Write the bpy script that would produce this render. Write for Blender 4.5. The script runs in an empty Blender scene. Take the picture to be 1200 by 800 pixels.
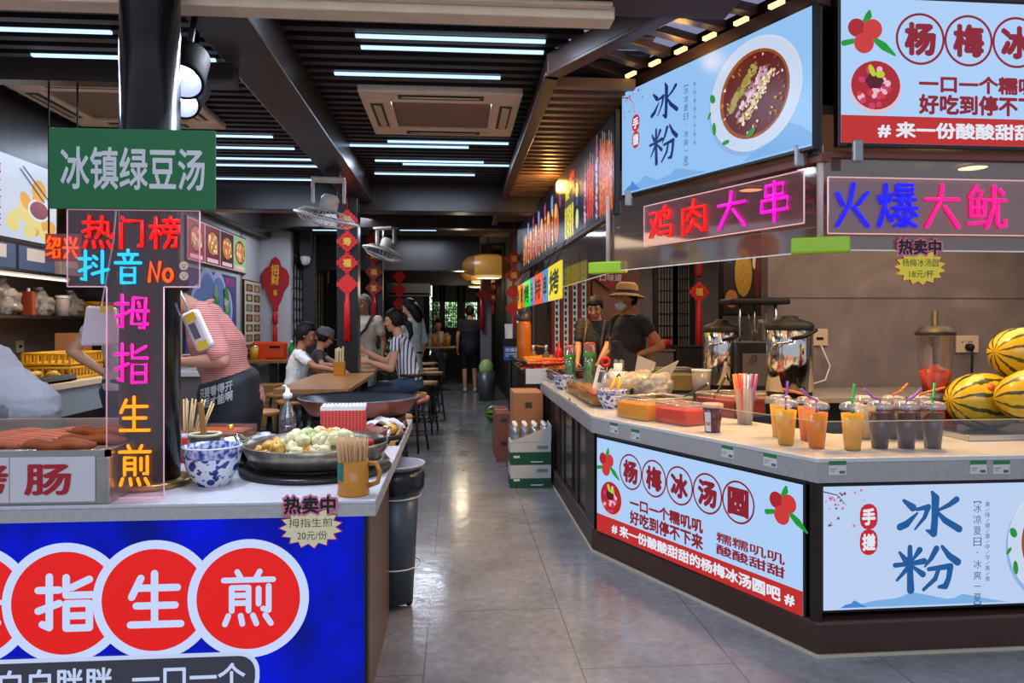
import bpy, math, random
from mathutils import Vector, Matrix
R = math.radians
PI = math.pi
S = bpy.context.scene
COL = S.collection

# ---------------------------------------------------------------- camera, world, light, exposure
F = 850.0                        # focal length in pixels of the 1200 wide frame
YAW = R(4.44)
EYE = 1.32
cam_d = bpy.data.cameras.new('camera')
cam_d.sensor_width = 36.0
cam_d.lens = F / 1200 * 36
cam_d.shift_y = -20 / 1200
cam_d.clip_start = 0.05
cam = bpy.data.objects.new('camera', cam_d)
cam.location = (0, 0, EYE)
cam.rotation_euler = (R(90), 0, -YAW)
COL.objects.link(cam)
S.camera = cam
S.view_settings.view_transform = 'Standard'
S.view_settings.look = 'None'
S.view_settings.exposure = 0.0
S.view_settings.gamma = 1.0
S.view_settings.use_curve_mapping = False
S.cycles.use_denoising = True
S.cycles.max_bounces = 7
S.cycles.diffuse_bounces = 3
S.cycles.glossy_bounces = 3
S.cycles.transmission_bounces = 4
S.cycles.transparent_max_bounces = 16
S.cycles.caustics_reflective = False
S.cycles.caustics_refractive = False
S.cycles.sample_clamp_indirect = 4.0

W = bpy.data.worlds.new('street_daylight')
W.use_nodes = True
W.node_tree.nodes['Background'].inputs[0].default_value = (0.62, 0.68, 0.82, 1)
W.node_tree.nodes['Background'].inputs[1].default_value = 0.75
S.world = W

def lin(c):
    c = c / 255.0
    return c / 12.92 if c <= 0.04045 else ((c + 0.055) / 1.055) ** 2.4
def rgb(r, g, b):
    return (lin(r), lin(g), lin(b), 1.0)

def lamp(name, kind, loc, energy, color=(255, 255, 255), size=0.2, sy=None, aim=None, spot=None, blend=0.5, label=None):
    d = bpy.data.lights.new(name, kind)
    d.energy = energy
    d.color = rgb(*color)[:3]
    if kind == 'AREA':
        d.size = size
        if sy:
            d.shape = 'RECTANGLE'
            d.size_y = sy
    else:
        d.shadow_soft_size = size
    if kind == 'SPOT':
        d.spot_size = R(spot or 90)
        d.spot_blend = blend
    o = bpy.data.objects.new(name, d)
    o.location = loc
    if aim is not None:
        o.rotation_euler = (Vector(aim) - Vector(loc)).to_track_quat('-Z', 'Y').to_euler()
    COL.objects.link(o)
    return o

# daylight entering from the street side behind the camera, and in the garden behind the far wall
lamp('street_daylight', 'AREA', (0.3, -2.6, 3.6), 110, (214, 224, 246), 4.5, 2.2, (0.0, 3.0, 0.6))
lamp('garden_daylight', 'AREA', (-0.3, 19.6, 3.6), 480, (235, 245, 255), 4.0, 2.0, (0, 18.9, 1.2))

# ---------------------------------------------------------------- helpers
def at(px, py, d):
    """world point at pixel (px, py) of the 1200x800 frame and depth d"""
    a = (px - 600) / F
    b = (380 - py) / F
    return Vector((d * (a * math.cos(YAW) + math.sin(YAW)), d * (math.cos(YAW) - a * math.sin(YAW)), EYE + b * d))
def atz(px, py, z):
    return at(px, py, F * (EYE - z) / (py - 380))

MATS = {}
def nodes(m):
    return m.node_tree.nodes, m.node_tree.links
def M(name, col, rough=0.5, metal=0.0, noise=0.0, nscale=8.0, bump=0.0, alpha=1.0, trans=0.0, spec=0.5, col2=None, emit=None, es=1.0, coat=0.0, stretch=None, detail=4.0):
    """Principled material with optional procedural colour mottling and bump"""
    if name in MATS:
        return MATS[name]
    m = bpy.data.materials.new(name)
    m.use_nodes = True
    N, L = nodes(m)
    p = N['Principled BSDF']
    p.inputs['Base Color'].default_value = rgb(*col)
    p.inputs['Roughness'].default_value = rough
    p.inputs['Metallic'].default_value = metal
    p.inputs['Alpha'].default_value = alpha
    p.inputs['Transmission Weight'].default_value = trans
    p.inputs['Specular IOR Level'].default_value = spec
    p.inputs['Coat Weight'].default_value = coat
    if emit:
        p.inputs['Emission Color'].default_value = rgb(*emit)
        p.inputs['Emission Strength'].default_value = es
    if noise or bump or col2:
        tc = N.new('ShaderNodeTexCoord')
        nz = N.new('ShaderNodeTexNoise')
        nz.inputs['Scale'].default_value = nscale
        nz.inputs['Detail'].default_value = detail
        src = tc.outputs['Object']
        if stretch:
            mp = N.new('ShaderNodeMapping')
            mp.inputs['Scale'].default_value = stretch
            L.new(src, mp.inputs[0])
            src = mp.outputs[0]
        L.new(src, nz.inputs['Vector'])
        if noise or col2:
            cr = N.new('ShaderNodeValToRGB')
            c1 = rgb(*col)
            c2 = rgb(*col2) if col2 else tuple(max(0, x * (1 - noise)) for x in c1[:3]) + (1,)
            cr.color_ramp.elements[0].position = 0.32
            cr.color_ramp.elements[1].position = 0.68
            cr.color_ramp.elements[0].color = c2
            cr.color_ramp.elements[1].color = c1
            L.new(nz.outputs['Fac'], cr.inputs[0])
            L.new(cr.outputs[0], p.inputs['Base Color'])
        if bump:
            bp = N.new('ShaderNodeBump')
            bp.inputs['Strength'].default_value = bump
            bp.inputs['Distance'].default_value = 0.01
            L.new(nz.outputs['Fac'], bp.inputs['Height'])
            L.new(bp.outputs[0], p.inputs['Normal'])
    MATS[name] = m
    return m
def E(col, s=1.0, name=None, rough=0.35):
    """a backlit or glowing surface"""
    k = name or 'glow_%d_%d_%d_%g' % (tuple(col) + (s,))
    if k in MATS:
        return MATS[k]
    return M(k, (8, 8, 8), rough, emit=col, es=s, spec=0.3)
def ink(col, rough=0.6):
    return M('ink_%d_%d_%d' % tuple(col), col, rough)
def clear(name, tint=(255, 255, 255), t=0.85, rough=0.03, haze=0.0, hcol=(200, 200, 200)):
    """thin clear sheet: straight-through light, a sharp reflection, optional milky haze"""
    if name in MATS:
        return MATS[name]
    m = bpy.data.materials.new(name)
    m.use_nodes = True
    N, L = nodes(m)
    N.remove(N['Principled BSDF'])
    out = N['Material Output']
    tr = N.new('ShaderNodeBsdfTransparent'); tr.inputs[0].default_value = rgb(*tint)
    gl = N.new('ShaderNodeBsdfGlossy'); gl.inputs['Roughness'].default_value = rough
    df = N.new('ShaderNodeBsdfDiffuse'); df.inputs[0].default_value = rgb(*hcol)
    m1 = N.new('ShaderNodeMixShader'); m2 = N.new('ShaderNodeMixShader')
    m1.inputs[0].default_value = 1 - t
    m2.inputs[0].default_value = haze
    L.new(tr.outputs[0], m1.inputs[1]); L.new(gl.outputs[0], m1.inputs[2])
    L.new(m1.outputs[0], m2.inputs[1]); L.new(df.outputs[0], m2.inputs[2])
    L.new(m2.outputs[0], out.inputs[0])
    MATS[name] = m
    return m

class MB:
    """collects shapes and builds them as one mesh object"""
    def __init__(s):
        s.v = []; s.f = []; s.mi = []; s.sm = []; s.xf = None
    def add(s, vs, fs, mi=0, sm=False):
        b = len(s.v)
        if s.xf is not None:
            vs = [s.xf @ Vector(v) for v in vs]
        s.v += [tuple(v) for v in vs]
        for f in fs:
            s.f.append(tuple(i + b for i in f)); s.mi.append(mi); s.sm.append(sm)
        return s
    def box(s, c, d, mi=0, rz=0.0, rx=0.0, ry=0.0):
        m = Matrix.Translation(c) @ Matrix.Rotation(rz, 4, 'Z') @ Matrix.Rotation(rx, 4, 'X') @ Matrix.Rotation(ry, 4, 'Y')
        v = [m @ Vector((x * d[0] / 2, y * d[1] / 2, z * d[2] / 2)) for x in (-1, 1) for y in (-1, 1) for z in (-1, 1)]
        return s.add(v, [(0, 1, 3, 2), (4, 6, 7, 5), (0, 4, 5, 1), (2, 3, 7, 6), (0, 2, 6, 4), (1, 5, 7, 3)], mi)
    def span(s, a, b, mi=0):
        return s.box([(p + q) / 2 for p, q in zip(a, b)], [abs(q - p) for p, q in zip(a, b)], mi)
    def lathe(s, prof, c=(0, 0, 0), n=24, mi=0, sm=True, sx=1.0, sy=1.0, m=None):
        vs = []; fs = []
        for (r, z) in prof:
            for k in range(n):
                t = 2 * PI * k / n
                p = Vector((r * sx * math.cos(t), r * sy * math.sin(t), z))
                vs.append((m @ p if m else p) + Vector(c))
        for i in range(len(prof) - 1):
            for k in range(n):
                a = i * n + k; b = i * n + (k + 1) % n
                fs.append((a, b, b + n, a + n))
        s.add(vs, fs, mi, sm)
        nv = len(vs)
        base = len(s.v) - nv
        for i, flip in ((0, True), (len(prof) - 1, False)):
            if prof[i][0] > 1e-4 and len(prof) == 2 and prof[0][0] == prof[1][0]:
                ring = [base + i * n + k for k in range(n)]
                s.f.append(tuple(ring[::-1] if flip else ring)); s.mi.append(mi); s.sm.append(False)
        return s
    def ball(s, c, r, mi=0, n=14, m=None):
        if not hasattr(r, '__len__'):
            r = (r, r, r)
        k = max(5, n // 2)
        vs = []; fs = []
        for i in range(k + 1):
            ph = PI * i / k
            for j in range(n):
                t = 2 * PI * j / n
                p = Vector((r[0] * math.sin(ph) * math.cos(t), r[1] * math.sin(ph) * math.sin(t), -r[2] * math.cos(ph)))
                vs.append((m @ p if m else p) + Vector(c))
        for i in range(k):
            for j in range(n):
                a = i * n + j; b = i * n + (j + 1) % n
                fs.append((a, b, b + n, a + n))
        return s.add(vs, fs, mi, True)
    def tube(s, pts, r, n=8, mi=0, closed=False, caps=True, rnd=False):
        pts = [Vector(p) for p in pts]
        k = len(pts)
        rr = list(r) if hasattr(r, '__len__') else [r] * k
        vs = []; fs = []
        nrm = None
        for i in range(k):
            a = pts[i - 1] if (i > 0 or closed) else pts[i]
            b = pts[(i + 1) % k] if (i < k - 1 or closed) else pts[i]
            t = (b - a)
            t = t.normalized() if t.length > 1e-9 else Vector((0, 0, 1))
            if nrm is None:
                u = Vector((0, 0, 1)) if abs(t.z) < 0.9 else Vector((1, 0, 0))
                nrm = (u - t * u.dot(t)).normalized()
            else:
                nrm = nrm - t * nrm.dot(t)
                nrm = nrm.normalized() if nrm.length > 1e-6 else t.orthogonal().normalized()
            bn = t.cross(nrm)
            for j in range(n):
                q = 2 * PI * j / n
                vs.append(pts[i] + (nrm * math.cos(q) + bn * math.sin(q)) * rr[i])
        for i in range(k if closed else k - 1):
            for j in range(n):
                a = i * n + j; b = i * n + (j + 1) % n
                c = ((i + 1) % k) * n + j; d = ((i + 1) % k) * n + (j + 1) % n
                fs.append((a, b, d, c))
        s.add(vs, fs, mi, True)
        if caps and not closed:
            base = len(s.v) - len(vs)
            s.f.append(tuple(base + j for j in range(n))[::-1]); s.mi.append(mi); s.sm.append(False)
            s.f.append(tuple(base + (k - 1) * n + j for j in range(n))); s.mi.append(mi); s.sm.append(False)
        if rnd:
            s.ball(pts[0], rr[0], mi, 8); s.ball(pts[-1], rr[-1], mi, 8)
        return s
    def prism(s, poly, y0, y1, mi=0):
        """polygon in local xz, extruded along y"""
        n = len(poly)
        vs = [(p[0], y0, p[1]) for p in poly] + [(p[0], y1, p[1]) for p in poly]
        fs = [tuple(range(n)), tuple(range(2 * n - 1, n - 1, -1))]
        fs += [(i, i + n, (i + 1) % n + n, (i + 1) % n) for i in range(n)]
        return s.add(vs, fs, mi)
    def slab(s, poly, z0, z1, mi=0):
        n = len(poly)
        vs = [(p[0], p[1], z0) for p in poly] + [(p[0], p[1], z1) for p in poly]
        fs = [tuple(range(n - 1, -1, -1)), tuple(range(n, 2 * n))]
        fs += [(i, (i + 1) % n, (i + 1) % n + n, i + n) for i in range(n)]
        return s.add(vs, fs, mi)
    def flat(s, poly, y=0.0, mi=0):
        return s.add([(p[0], y, p[1]) for p in poly], [tuple(range(len(poly)))], mi)
    def rect(s, x0, z0, x1, z1, y=0.0, mi=0):
        return s.flat([(x0, z0), (x1, z0), (x1, z1), (x0, z1)], y, mi)
    def disc(s, cx, cz, rx, rz=None, y=0.0, mi=0, n=28, rot=0.0):
        rz = rx if rz is None else rz
        c, q = math.cos(rot), math.sin(rot)
        ps = []
        for k in range(n):
            t = 2 * PI * k / n
            a, b = rx * math.cos(t), rz * math.sin(t)
            ps.append((cx + a * c - b * q, cz + a * q + b * c))
        return s.flat(ps, y, mi)
    def ring(s, cx, cz, r0, r1, y=0.0, mi=0, n=36):
        vs = []; fs = []
        for k in range(n):
            t = 2 * PI * k / n
            vs += [(cx + r0 * math.cos(t), y, cz + r0 * math.sin(t)), (cx + r1 * math.cos(t), y, cz + r1 * math.sin(t))]
        for k in range(n):
            a = 2 * k; b = (2 * k + 2) % (2 * n)
            fs.append((a, a + 1, b + 1, b))
        return s.add(vs, fs, mi)
    def text(s, body, x0, z0, x1, z1, y=0.0, mi=0, bold=0.02, shear=0.0):
        vs, fs, bb = glyphs(body, min(bold, 0.0))
        sx = (x1 - x0) / max(1e-6, bb[2] - bb[0]); sz = (z1 - z0) / max(1e-6, bb[3] - bb[1])
        k = 0 if bold <= 0.004 else (4 if bold < 0.02 else 6)
        for j in range(-1, k):
            ox = oz = 0.0
            if j >= 0:
                ox = bold * math.cos(2 * PI * j / k + .5) * sx; oz = bold * math.sin(2 * PI * j / k + .5) * sz
            s.add([(x0 + (p[0] - bb[0]) * sx + ox + shear * (p[1] - bb[1]) * sz, y - .00002 * (j + 1), z0 + (p[1] - bb[1]) * sz + oz) for p in vs], fs, mi)
        return s
    def ribbon(s, pts, w, y=0.0, mi=0, step=0.0004):
        """flat stroke with round ends; points may carry their own width as a third value"""
        P = [(p[0], p[1], (p[2] if len(p) > 2 else w)) for p in pts]
        for i in range(len(P) - 1):
            (x0, z0, w0), (x1, z1, w1) = P[i], P[i + 1]
            dx, dz = x1 - x0, z1 - z0
            l = math.hypot(dx, dz) or 1e-6
            a0 = math.atan2(dz, dx)
            poly = []
            for k in range(7):
                t = a0 + PI / 2 + PI * k / 6
                poly.append((x0 + w0 / 2 * math.cos(t), z0 + w0 / 2 * math.sin(t)))
            for k in range(7):
                t = a0 - PI / 2 + PI * k / 6
                poly.append((x1 + w1 / 2 * math.cos(t), z1 + w1 / 2 * math.sin(t)))
            s.flat(poly, y, mi)
        return s
    def build(s, name, mats, parent=None, bevel=0.0, solid=0.0, seg=2, sub=0):
        me = bpy.data.meshes.new(name)
        me.from_pydata(s.v, [], s.f)
        me.polygons.foreach_set('material_index', s.mi)
        me.polygons.foreach_set('use_smooth', s.sm)
        me.update()
        for m in (mats if isinstance(mats, (list, tuple)) else [mats]):
            me.materials.append(m)
        o = bpy.data.objects.new(name, me)
        COL.objects.link(o)
        if parent:
            o.parent = parent
        if solid:
            q = o.modifiers.new('solid', 'SOLIDIFY'); q.thickness = solid; q.offset = 0
        if bevel:
            q = o.modifiers.new('bevel', 'BEVEL'); q.width = bevel; q.segments = seg; q.limit_method = 'ANGLE'; q.angle_limit = R(40)
        if sub:
            q = o.modifiers.new('sub', 'SUBSURF'); q.levels = sub; q.render_levels = sub
        return o

GL = {}
def glyphs(body, bold):
    k = (body, bold)
    if k not in GL:
        c = bpy.data.curves.new('lettering', 'FONT')
        c.body = body; c.size = 1.0; c.offset = bold; c.resolution_u = 3
        c.space_line = 1.0
        o = bpy.data.objects.new('lettering', c)
        COL.objects.link(o)
        bpy.context.view_layer.update()
        m = o.evaluated_get(bpy.context.evaluated_depsgraph_get()).to_mesh()
        vs = [(v.co.x, v.co.y) for v in m.vertices]
        fs = [tuple(p.vertices) for p in m.polygons]
        bb = (min(v[0] for v in vs), min(v[1] for v in vs), max(v[0] for v in vs), max(v[1] for v in vs))
        bpy.data.objects.remove(o); bpy.data.curves.remove(c)
        GL[k] = (vs, fs, bb)
    return GL[k]

def tag(o, label, cat, group=None, kind=None):
    o['label'] = label; o['category'] = cat
    if group: o['group'] = group
    if kind: o['kind'] = kind
    return o
def thing(name, label, cat, loc=(0, 0, 0), rz=0.0, group=None):
    o = bpy.data.objects.new(name, None)
    o.empty_display_size = 0.05
    o.location = loc; o.rotation_euler = (0, 0, rz)
    COL.objects.link(o)
    return tag(o, label, cat, group)
def struct(o):
    o['kind'] = 'structure'
    return o
def dup(root, loc, label=None, rz=None, group=None, scale=None):
    c = root.copy(); COL.objects.link(c); c.location = loc
    if rz is not None: c.rotation_euler = (0, 0, rz)
    if scale: c.scale = (scale,) * 3 if not hasattr(scale, '__len__') else scale
    if label: c['label'] = label
    if group: c['group'] = group
    for ch in list(root.children):
        d = ch.copy(); COL.objects.link(d); d.parent = c
        for g in list(ch.children):
            e = g.copy(); COL.objects.link(e); e.parent = d
    return c
def along(a, b):
    """angle and length of the way from a to b in plan"""
    return math.atan2(b[1] - a[1], b[0] - a[0]), math.hypot(b[0] - a[0], b[1] - a[1])

# strokes of characters bent from tubes or painted with a round brush, on a 10 x 10 grid
def box_(x0, z0, x1, z1): return [(x0, z0), (x1, z0), (x1, z1), (x0, z1), (x0, z0)]
HAND = [[(.4, 7.4), (4, 7.4)], [(2.3, 9.8), (2.3, .7), (1.1, 1.3)], [(.4, 3.7), (4, 5)]]
FIRE = [[(1.4, 2.2), (.8, .4)], [(3.6, 2.2), (3.9, .5)], [(5.8, 2.2), (6.4, .5)], [(8, 2.2), (9, .4)]]
STROKES = {
 '热': [[(.5, 8), (4, 8)], [(2.3, 9.8), (2.3, 3.4), (1.5, 3.7)], [(.4, 5.2), (4, 6.4)], [(4.6, 8), (8, 8), (8, 4.2), (9, 3.4), (9.5, 4.4)], [(6.2, 9.8), (6, 6), (4.4, 3.4)], [(4.8, 6.2), (6.8, 4.8)]] + FIRE,
 '门': [[(1.6, 9.6), (2.6, 8.6)], [(1.2, 7.8), (1.2, .4)], [(3.8, 8.6), (8.8, 8.6), (8.8, .6), (7.6, 1)]],
 '榜': [[(.3, 7), (3.6, 7)], [(2, 9.6), (2, .4)], [(2, 6.6), (.4, 3.4)], [(2.2, 6), (3.6, 4.6)], [(6.8, 9.8), (6.9, 9)], [(4.6, 8.8), (9.4, 8.8)], [(5.7, 8.4), (6, 7.4)], [(8.1, 8.4), (7.8, 7.4)], [(4.4, 6), (4.4, 7), (9.6, 7), (9.3, 6)], [(6.9, 6.4), (7, 5.4)], [(4.6, 5.2), (9.4, 5.2)], [(6.6, 5.2), (6.2, 2.6), (4.8, .6)], [(6.4, 3.6), (8.6, 3.6), (8.4, .8), (7.4, .9)]],
 '抖': HAND + [[(5, 8.2), (6, 7.4)], [(4.8, 6), (5.8, 5.2)], [(4.6, 2.8), (9.7, 4.2)], [(7.8, 9.8), (7.8, .2)]],
 '音': [[(5, 9.9), (5, 9)], [(1.6, 8.6), (8.4, 8.6)], [(3.4, 8), (3.9, 6.8)], [(6.6, 8), (6.1, 6.8)], [(.4, 6.2), (9.6, 6.2)], box_(2.6, .4, 7.4, 4.8), [(2.6, 2.6), (7.4, 2.6)]],
 'N': [[(1.5, .6), (2.4, 9.4), (7, .8), (8.4, 9.4)]],
 'o': [[(5 + 3.4 * math.cos(2 * PI * k / 12), 3.6 + 3 * math.sin(2 * PI * k / 12)) for k in range(13)]],
 '拇': HAND + [[(5.6, 9), (5, 1.8), (9.7, 1.8)], [(5.6, 9), (9.2, 9), (8.6, .4), (7.4, .8)], [(7, 7.8), (7.4, 6.6)], [(4.3, 5.4), (9.9, 5.4)], [(6.7, 4.4), (7.2, 3.2)]],
 '指': HAND + [[(5.2, 9.6), (5.2, 6.4), (9.6, 6.4)], [(9.2, 9.2), (6.2, 7.8)], box_(5.2, .5, 9.2, 4.9), [(6, 2.7), (8.4, 2.7)]],
 '生': [[(2.6, 9), (1, 5.6)], [(2.2, 7.2), (9, 7.2)], [(5, 9.8), (5, .6)], [(1.8, 4), (8.6, 4)], [(.8, .6), (9.6, .6)]],
 '煎': [[(3, 9.9), (3.6, 8.8)], [(7, 9.9), (6.4, 8.8)], [(.6, 8.4), (9.4, 8.4)], [(2, 7), (2, 2.8)], [(2, 7), (5, 7), (5, 2.8)], [(2, 5.6), (5, 5.6)], [(2, 4.2), (5, 4.2)], [(6.8, 6.8), (6.8, 4)], [(8.6, 7.2), (8.6, 2.8), (7.6, 3.1)], [(1.4, 1.9), (.8, .4)], [(3.6, 1.9), (3.9, .4)], [(5.8, 1.9), (6.4, .4)], [(8, 1.9), (9, .4)]],
 '绍': [[(2.6, 9.6), (.8, 7), (2.8, 7), (.8, 4.2), (3.2, 4.6)], [(.5, 1.6), (3.6, 2.4)], [(4.6, 8.8), (9, 8.8), (8.6, 5.6), (7.6, 5.8)], [(6.6, 8.8), (6, 6.6), (4.6, 5.2)], box_(5.2, .6, 8.8, 4)],
 '兴': [[(1.4, 8.6), (2.6, 6.4)], [(4.6, 9.4), (5.2, 7)], [(8.6, 9), (7, 6)], [(.4, 4.8), (9.6, 4.8)], [(3.6, 3.4), (1, .4)], [(6.4, 3.4), (9, .4)]],
 '鸡': [[(.5, 8.4), (4, 8.4), (2.8, 4.4), (.6, 1.2)], [(1, 6.4), (4.2, 1.6)], [(7, 9.9), (6.2, 8.6)], [(5.2, 8.4), (8.8, 8.4), (8.6, 6), (7.6, 6.2)], [(5.2, 8.4), (5.2, 4), (9.4, 4), (9.2, .8), (8, .8)], [(6.6, 7.4), (7.2, 6.6)], [(4.6, 2.2), (8, 2.2)]],
 '肉': [[(1, 7.6), (1, .4)], [(1, 7.6), (9, 7.6), (9, .6), (8, .9)], [(5, 9.8), (4.6, 7), (2.4, 4.4)], [(5, 6.6), (7.4, 4.8)], [(5, 4.4), (4, 2.6), (2.4, 1.2)], [(5, 3.4), (7.4, 1.6)]],
 '大': [[(.8, 6.6), (9.2, 6.6)], [(5, 9.8), (4.6, 6.4), (1, .4)], [(5.6, 5), (9.2, .4)]],
 '串': [box_(2.6, 6.6, 7.4, 9.2), box_(1.4, 2.8, 8.6, 5.6), [(5, 9.9), (5, .2)]],
 '火': [[(1.4, 7.6), (2.8, 5)], [(8.8, 7.8), (6.6, 5.2)], [(5.4, 9.8), (4.6, 5.6), (1.4, .4)], [(5.4, 4.6), (9, .4)]],
 '爆': [[(.6, 7.2), (1.1, 5.6)], [(3.6, 7.6), (2.9, 6)], [(2.1, 9.8), (2, 5), (.4, .4)], [(2.2, 4), (3.6, 1.6)], box_(5, 7.6, 8.8, 9.8), [(5, 8.7), (8.8, 8.7)], [(4.6, 6.4), (9.4, 6.4)], [(6, 7.4), (6, 4.6)], [(8, 7.4), (8, 4.6)], [(4, 4.6), (9.8, 4.6)], [(5.8, 4.4), (4, 2.6)], [(8, 4.4), (9.8, 2.8)], [(7, 4), (7, .3), (6.2, .7)], [(5.2, 2.8), (6.2, 2)], [(4.6, .6), (6.4, 1.6)], [(8.8, 2.8), (7.8, 2)], [(7.6, 1.6), (9.6, .5)]],
 '鱿': [[(2.4, 9.8), (.6, 7.2)], [(1.6, 8.6), (3.8, 8.6), (3, 7)], box_(1, 3, 4.4, 6.8), [(1, 4.9), (4.4, 4.9)], [(2.7, 6.8), (2.7, 3)], [(.4, 1.2), (4.8, 1.7)], [(5, 6.6), (9.8, 6.6)], [(7, 9.8), (6.8, 5), (5, .4)], [(7.8, 6.6), (7.8, 1.4), (8.4, .6), (9.8, .8), (9.8, 2)], [(8.4, 9), (9.2, 8)]],
 # brush characters, with a width at each point
 '冰': [[(1.2, 8.2, .5), (2.6, 6.6, 1.1)], [(.6, 2.4, 1), (1.6, 3, 1), (3.3, 5.4, .3)], [(5.6, 9.9, .5), (6.1, 8.6, 1.2), (6.0, 4, 1), (5.8, .8, 1.1), (4.7, 1.5, .3)], [(3.2, 6.2, .5), (5, 6.7, .8), (4.4, 4.4, .6), (2.9, 1.8, .3)], [(9.4, 8.2, .9), (8.2, 7, .7), (6.4, 5.8, .4)], [(6.2, 5.8, .4), (7.6, 3.6, .9), (9.8, 1.6, 1)]],
 '粉': [[(.9, 8.7, .4), (1.8, 7, .9)], [(4, 9.1, .9), (3, 7.1, .4)], [(.2, 5.9, .7), (2.4, 6.1, .6), (4.7, 6.6, .9)], [(2.5, 9.8, .7), (2.5, 5, .9), (2.6, .3, 1.1)], [(2.4, 5.6, .8), (.5, 2.6, .4)], [(2.8, 5.6, .4), (4.5, 3.7, .9)], [(6.6, 9.3, .9), (5.8, 7.2, .7), (4.8, 5.4, .3)], [(7.5, 9.7, .5), (8.6, 7.6, .9), (9.9, 6.2, 1.1)], [(5.4, 4.8, .6), (8.8, 5.3, .9), (8.5, 2.6, .8), (8, .9, .9), (7, .8, .5)], [(7, 5, .6), (6.4, 2.6, .7), (4.6, .3, .5)]],
}
def brush(mb, ch, x0, z0, w, h, y, mi, wid):
    for k, st in enumerate(STROKES[ch]):
        mb.ribbon([(x0 + p[0] * w / 10, z0 + p[1] * h / 10) + ((p[2] * wid,) if len(p) > 2 else ()) for p in st], wid, y - 0.00004 * k, mi)
def neon(mb, ch, x0, z0, w, h, y, mi, r):
    for st in STROKES[ch]:
        mb.tube([(x0 + p[0] * w / 10, y, z0 + p[1] * h / 10) for p in st], r, 8, mi, rnd=True)
def fuse(mb, name, mat, parent, voxel=.009, smooth=4):
    me = bpy.data.meshes.new(name); me.from_pydata(mb.v, [], mb.f); me.update()
    o = bpy.data.objects.new(name, me); COL.objects.link(o)
    r = o.modifiers.new('r', 'REMESH'); r.mode = 'VOXEL'; r.voxel_size = voxel
    s = o.modifiers.new('s', 'SMOOTH'); s.iterations = smooth; s.factor = .5
    bpy.context.view_layer.update()
    dg = bpy.context.evaluated_depsgraph_get()
    nm = bpy.data.meshes.new_from_object(o.evaluated_get(dg))
    nm.name = name
    bpy.data.objects.remove(o); bpy.data.meshes.remove(me)
    nm.polygons.foreach_set('use_smooth', [True] * len(nm.polygons))
    nm.materials.clear(); nm.materials.append(mat)
    o = bpy.data.objects.new(name, nm); COL.objects.link(o); o.parent = parent
    return o
def crumple(o, amp, scale):
    """folds and creases pressed into a soft surface"""
    from mathutils import noise as NZ
    me = o.data
    co = [v.co.copy() for v in me.vertices]; no = [v.normal.copy() for v in me.vertices]
    out_ = []
    for c, n in zip(co, no):
        p = c * scale
        out_ += list(c + n * (amp * (NZ.noise(p) * .6 + abs(NZ.noise(p * 2.1)) * .6 - .2)))
    me.vertices.foreach_set('co', out_)
    me.update()
    return o
# ---------------------------------------------------------------- shared materials
wood_dark = M('dark_brown_lacquer', (38, 27, 24), 0.35, noise=0.35, nscale=5, stretch=(1, 1, 8))
wood_black = M('black_timber', (30, 27, 26), 0.4, noise=0.3, nscale=6, bump=0.15)
wine = M('wine_painted_beam', (58, 36, 40), 0.6, noise=0.3, nscale=4, stretch=(.6, 6, 6))
cream = M('aged_cream_plastic', (236, 212, 182), 0.45, noise=0.12, nscale=10)
steel = M('brushed_steel', (190, 190, 190), 0.24, 1.0)
chrome = M('polished_steel', (225, 222, 216), 0.1, 1.0)
blackp = M('black_plastic', (17, 17, 19), 0.5, spec=.3)
rubber = M('black_iron', (22, 21, 22), 0.45, 0.3)
white_p = M('white_plastic', (226, 226, 224), 0.4)
stone_top = M('pale_speckled_worktop', (206, 205, 203), 0.28, noise=0.08, nscale=60, detail=2)
stone_edge = M('grey_speckled_fascia', (168, 166, 166), 0.4, noise=0.14, nscale=70, detail=2)
oak = M('honey_oak', (172, 120, 66), 0.3, noise=0.25, nscale=4, stretch=(8, 1, 1))
seatwood = M('stool_wood', (186, 130, 80), 0.4, noise=0.2, nscale=5, stretch=(8, 1, 1))
card = M('brown_cardboard', (170, 116, 74), 0.8, noise=0.12, nscale=5)
glassy = clear('clear_acrylic', (254, 254, 254), 0.955, 0.04, 0.02)
tumbler = clear('clear_cup_plastic', (254, 254, 254), 0.965, 0.08, 0.012, (235, 235, 235))

# ---------------------------------------------------------------- floor
fm = bpy.data.materials.new('polished_concrete_tiles')
fm.use_nodes = True
N, L = nodes(fm)
p = N['Principled BSDF']
tc = N.new('ShaderNodeTexCoord')
br = N.new('ShaderNodeTexBrick')
br.offset = 0.5
br.inputs['Scale'].default_value = 1.0
br.inputs['Brick Width'].default_value = 1.2
br.inputs['Row Height'].default_value = 0.6
br.inputs['Mortar Size'].default_value = 0.0035
br.inputs['Mortar Smooth'].default_value = 0.2
mp = N.new('ShaderNodeMapping')
mp.inputs['Rotation'].default_value = (0, 0, PI / 2)
mp.inputs['Location'].default_value = (0.35, 0.12, 0)
L.new(tc.outputs['Object'], mp.inputs[0]); L.new(mp.outputs[0], br.inputs['Vector'])
n1 = N.new('ShaderNodeTexNoise'); n1.inputs['Scale'].default_value = 2.2; n1.inputs['Detail'].default_value = 8; n1.inputs['Roughness'].default_value = 0.65
n2 = N.new('ShaderNodeTexNoise'); n2.inputs['Scale'].default_value = 26; n2.inputs['Detail'].default_value = 5
L.new(tc.outputs['Object'], n1.inputs[0]); L.new(tc.outputs['Object'], n2.inputs[0])
cr = N.new('ShaderNodeValToRGB')
cr.color_ramp.elements[0].position = 0.3; cr.color_ramp.elements[0].color = rgb(126, 123, 121)
cr.color_ramp.elements[1].position = 0.7; cr.color_ramp.elements[1].color = rgb(162, 162, 166)
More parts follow.
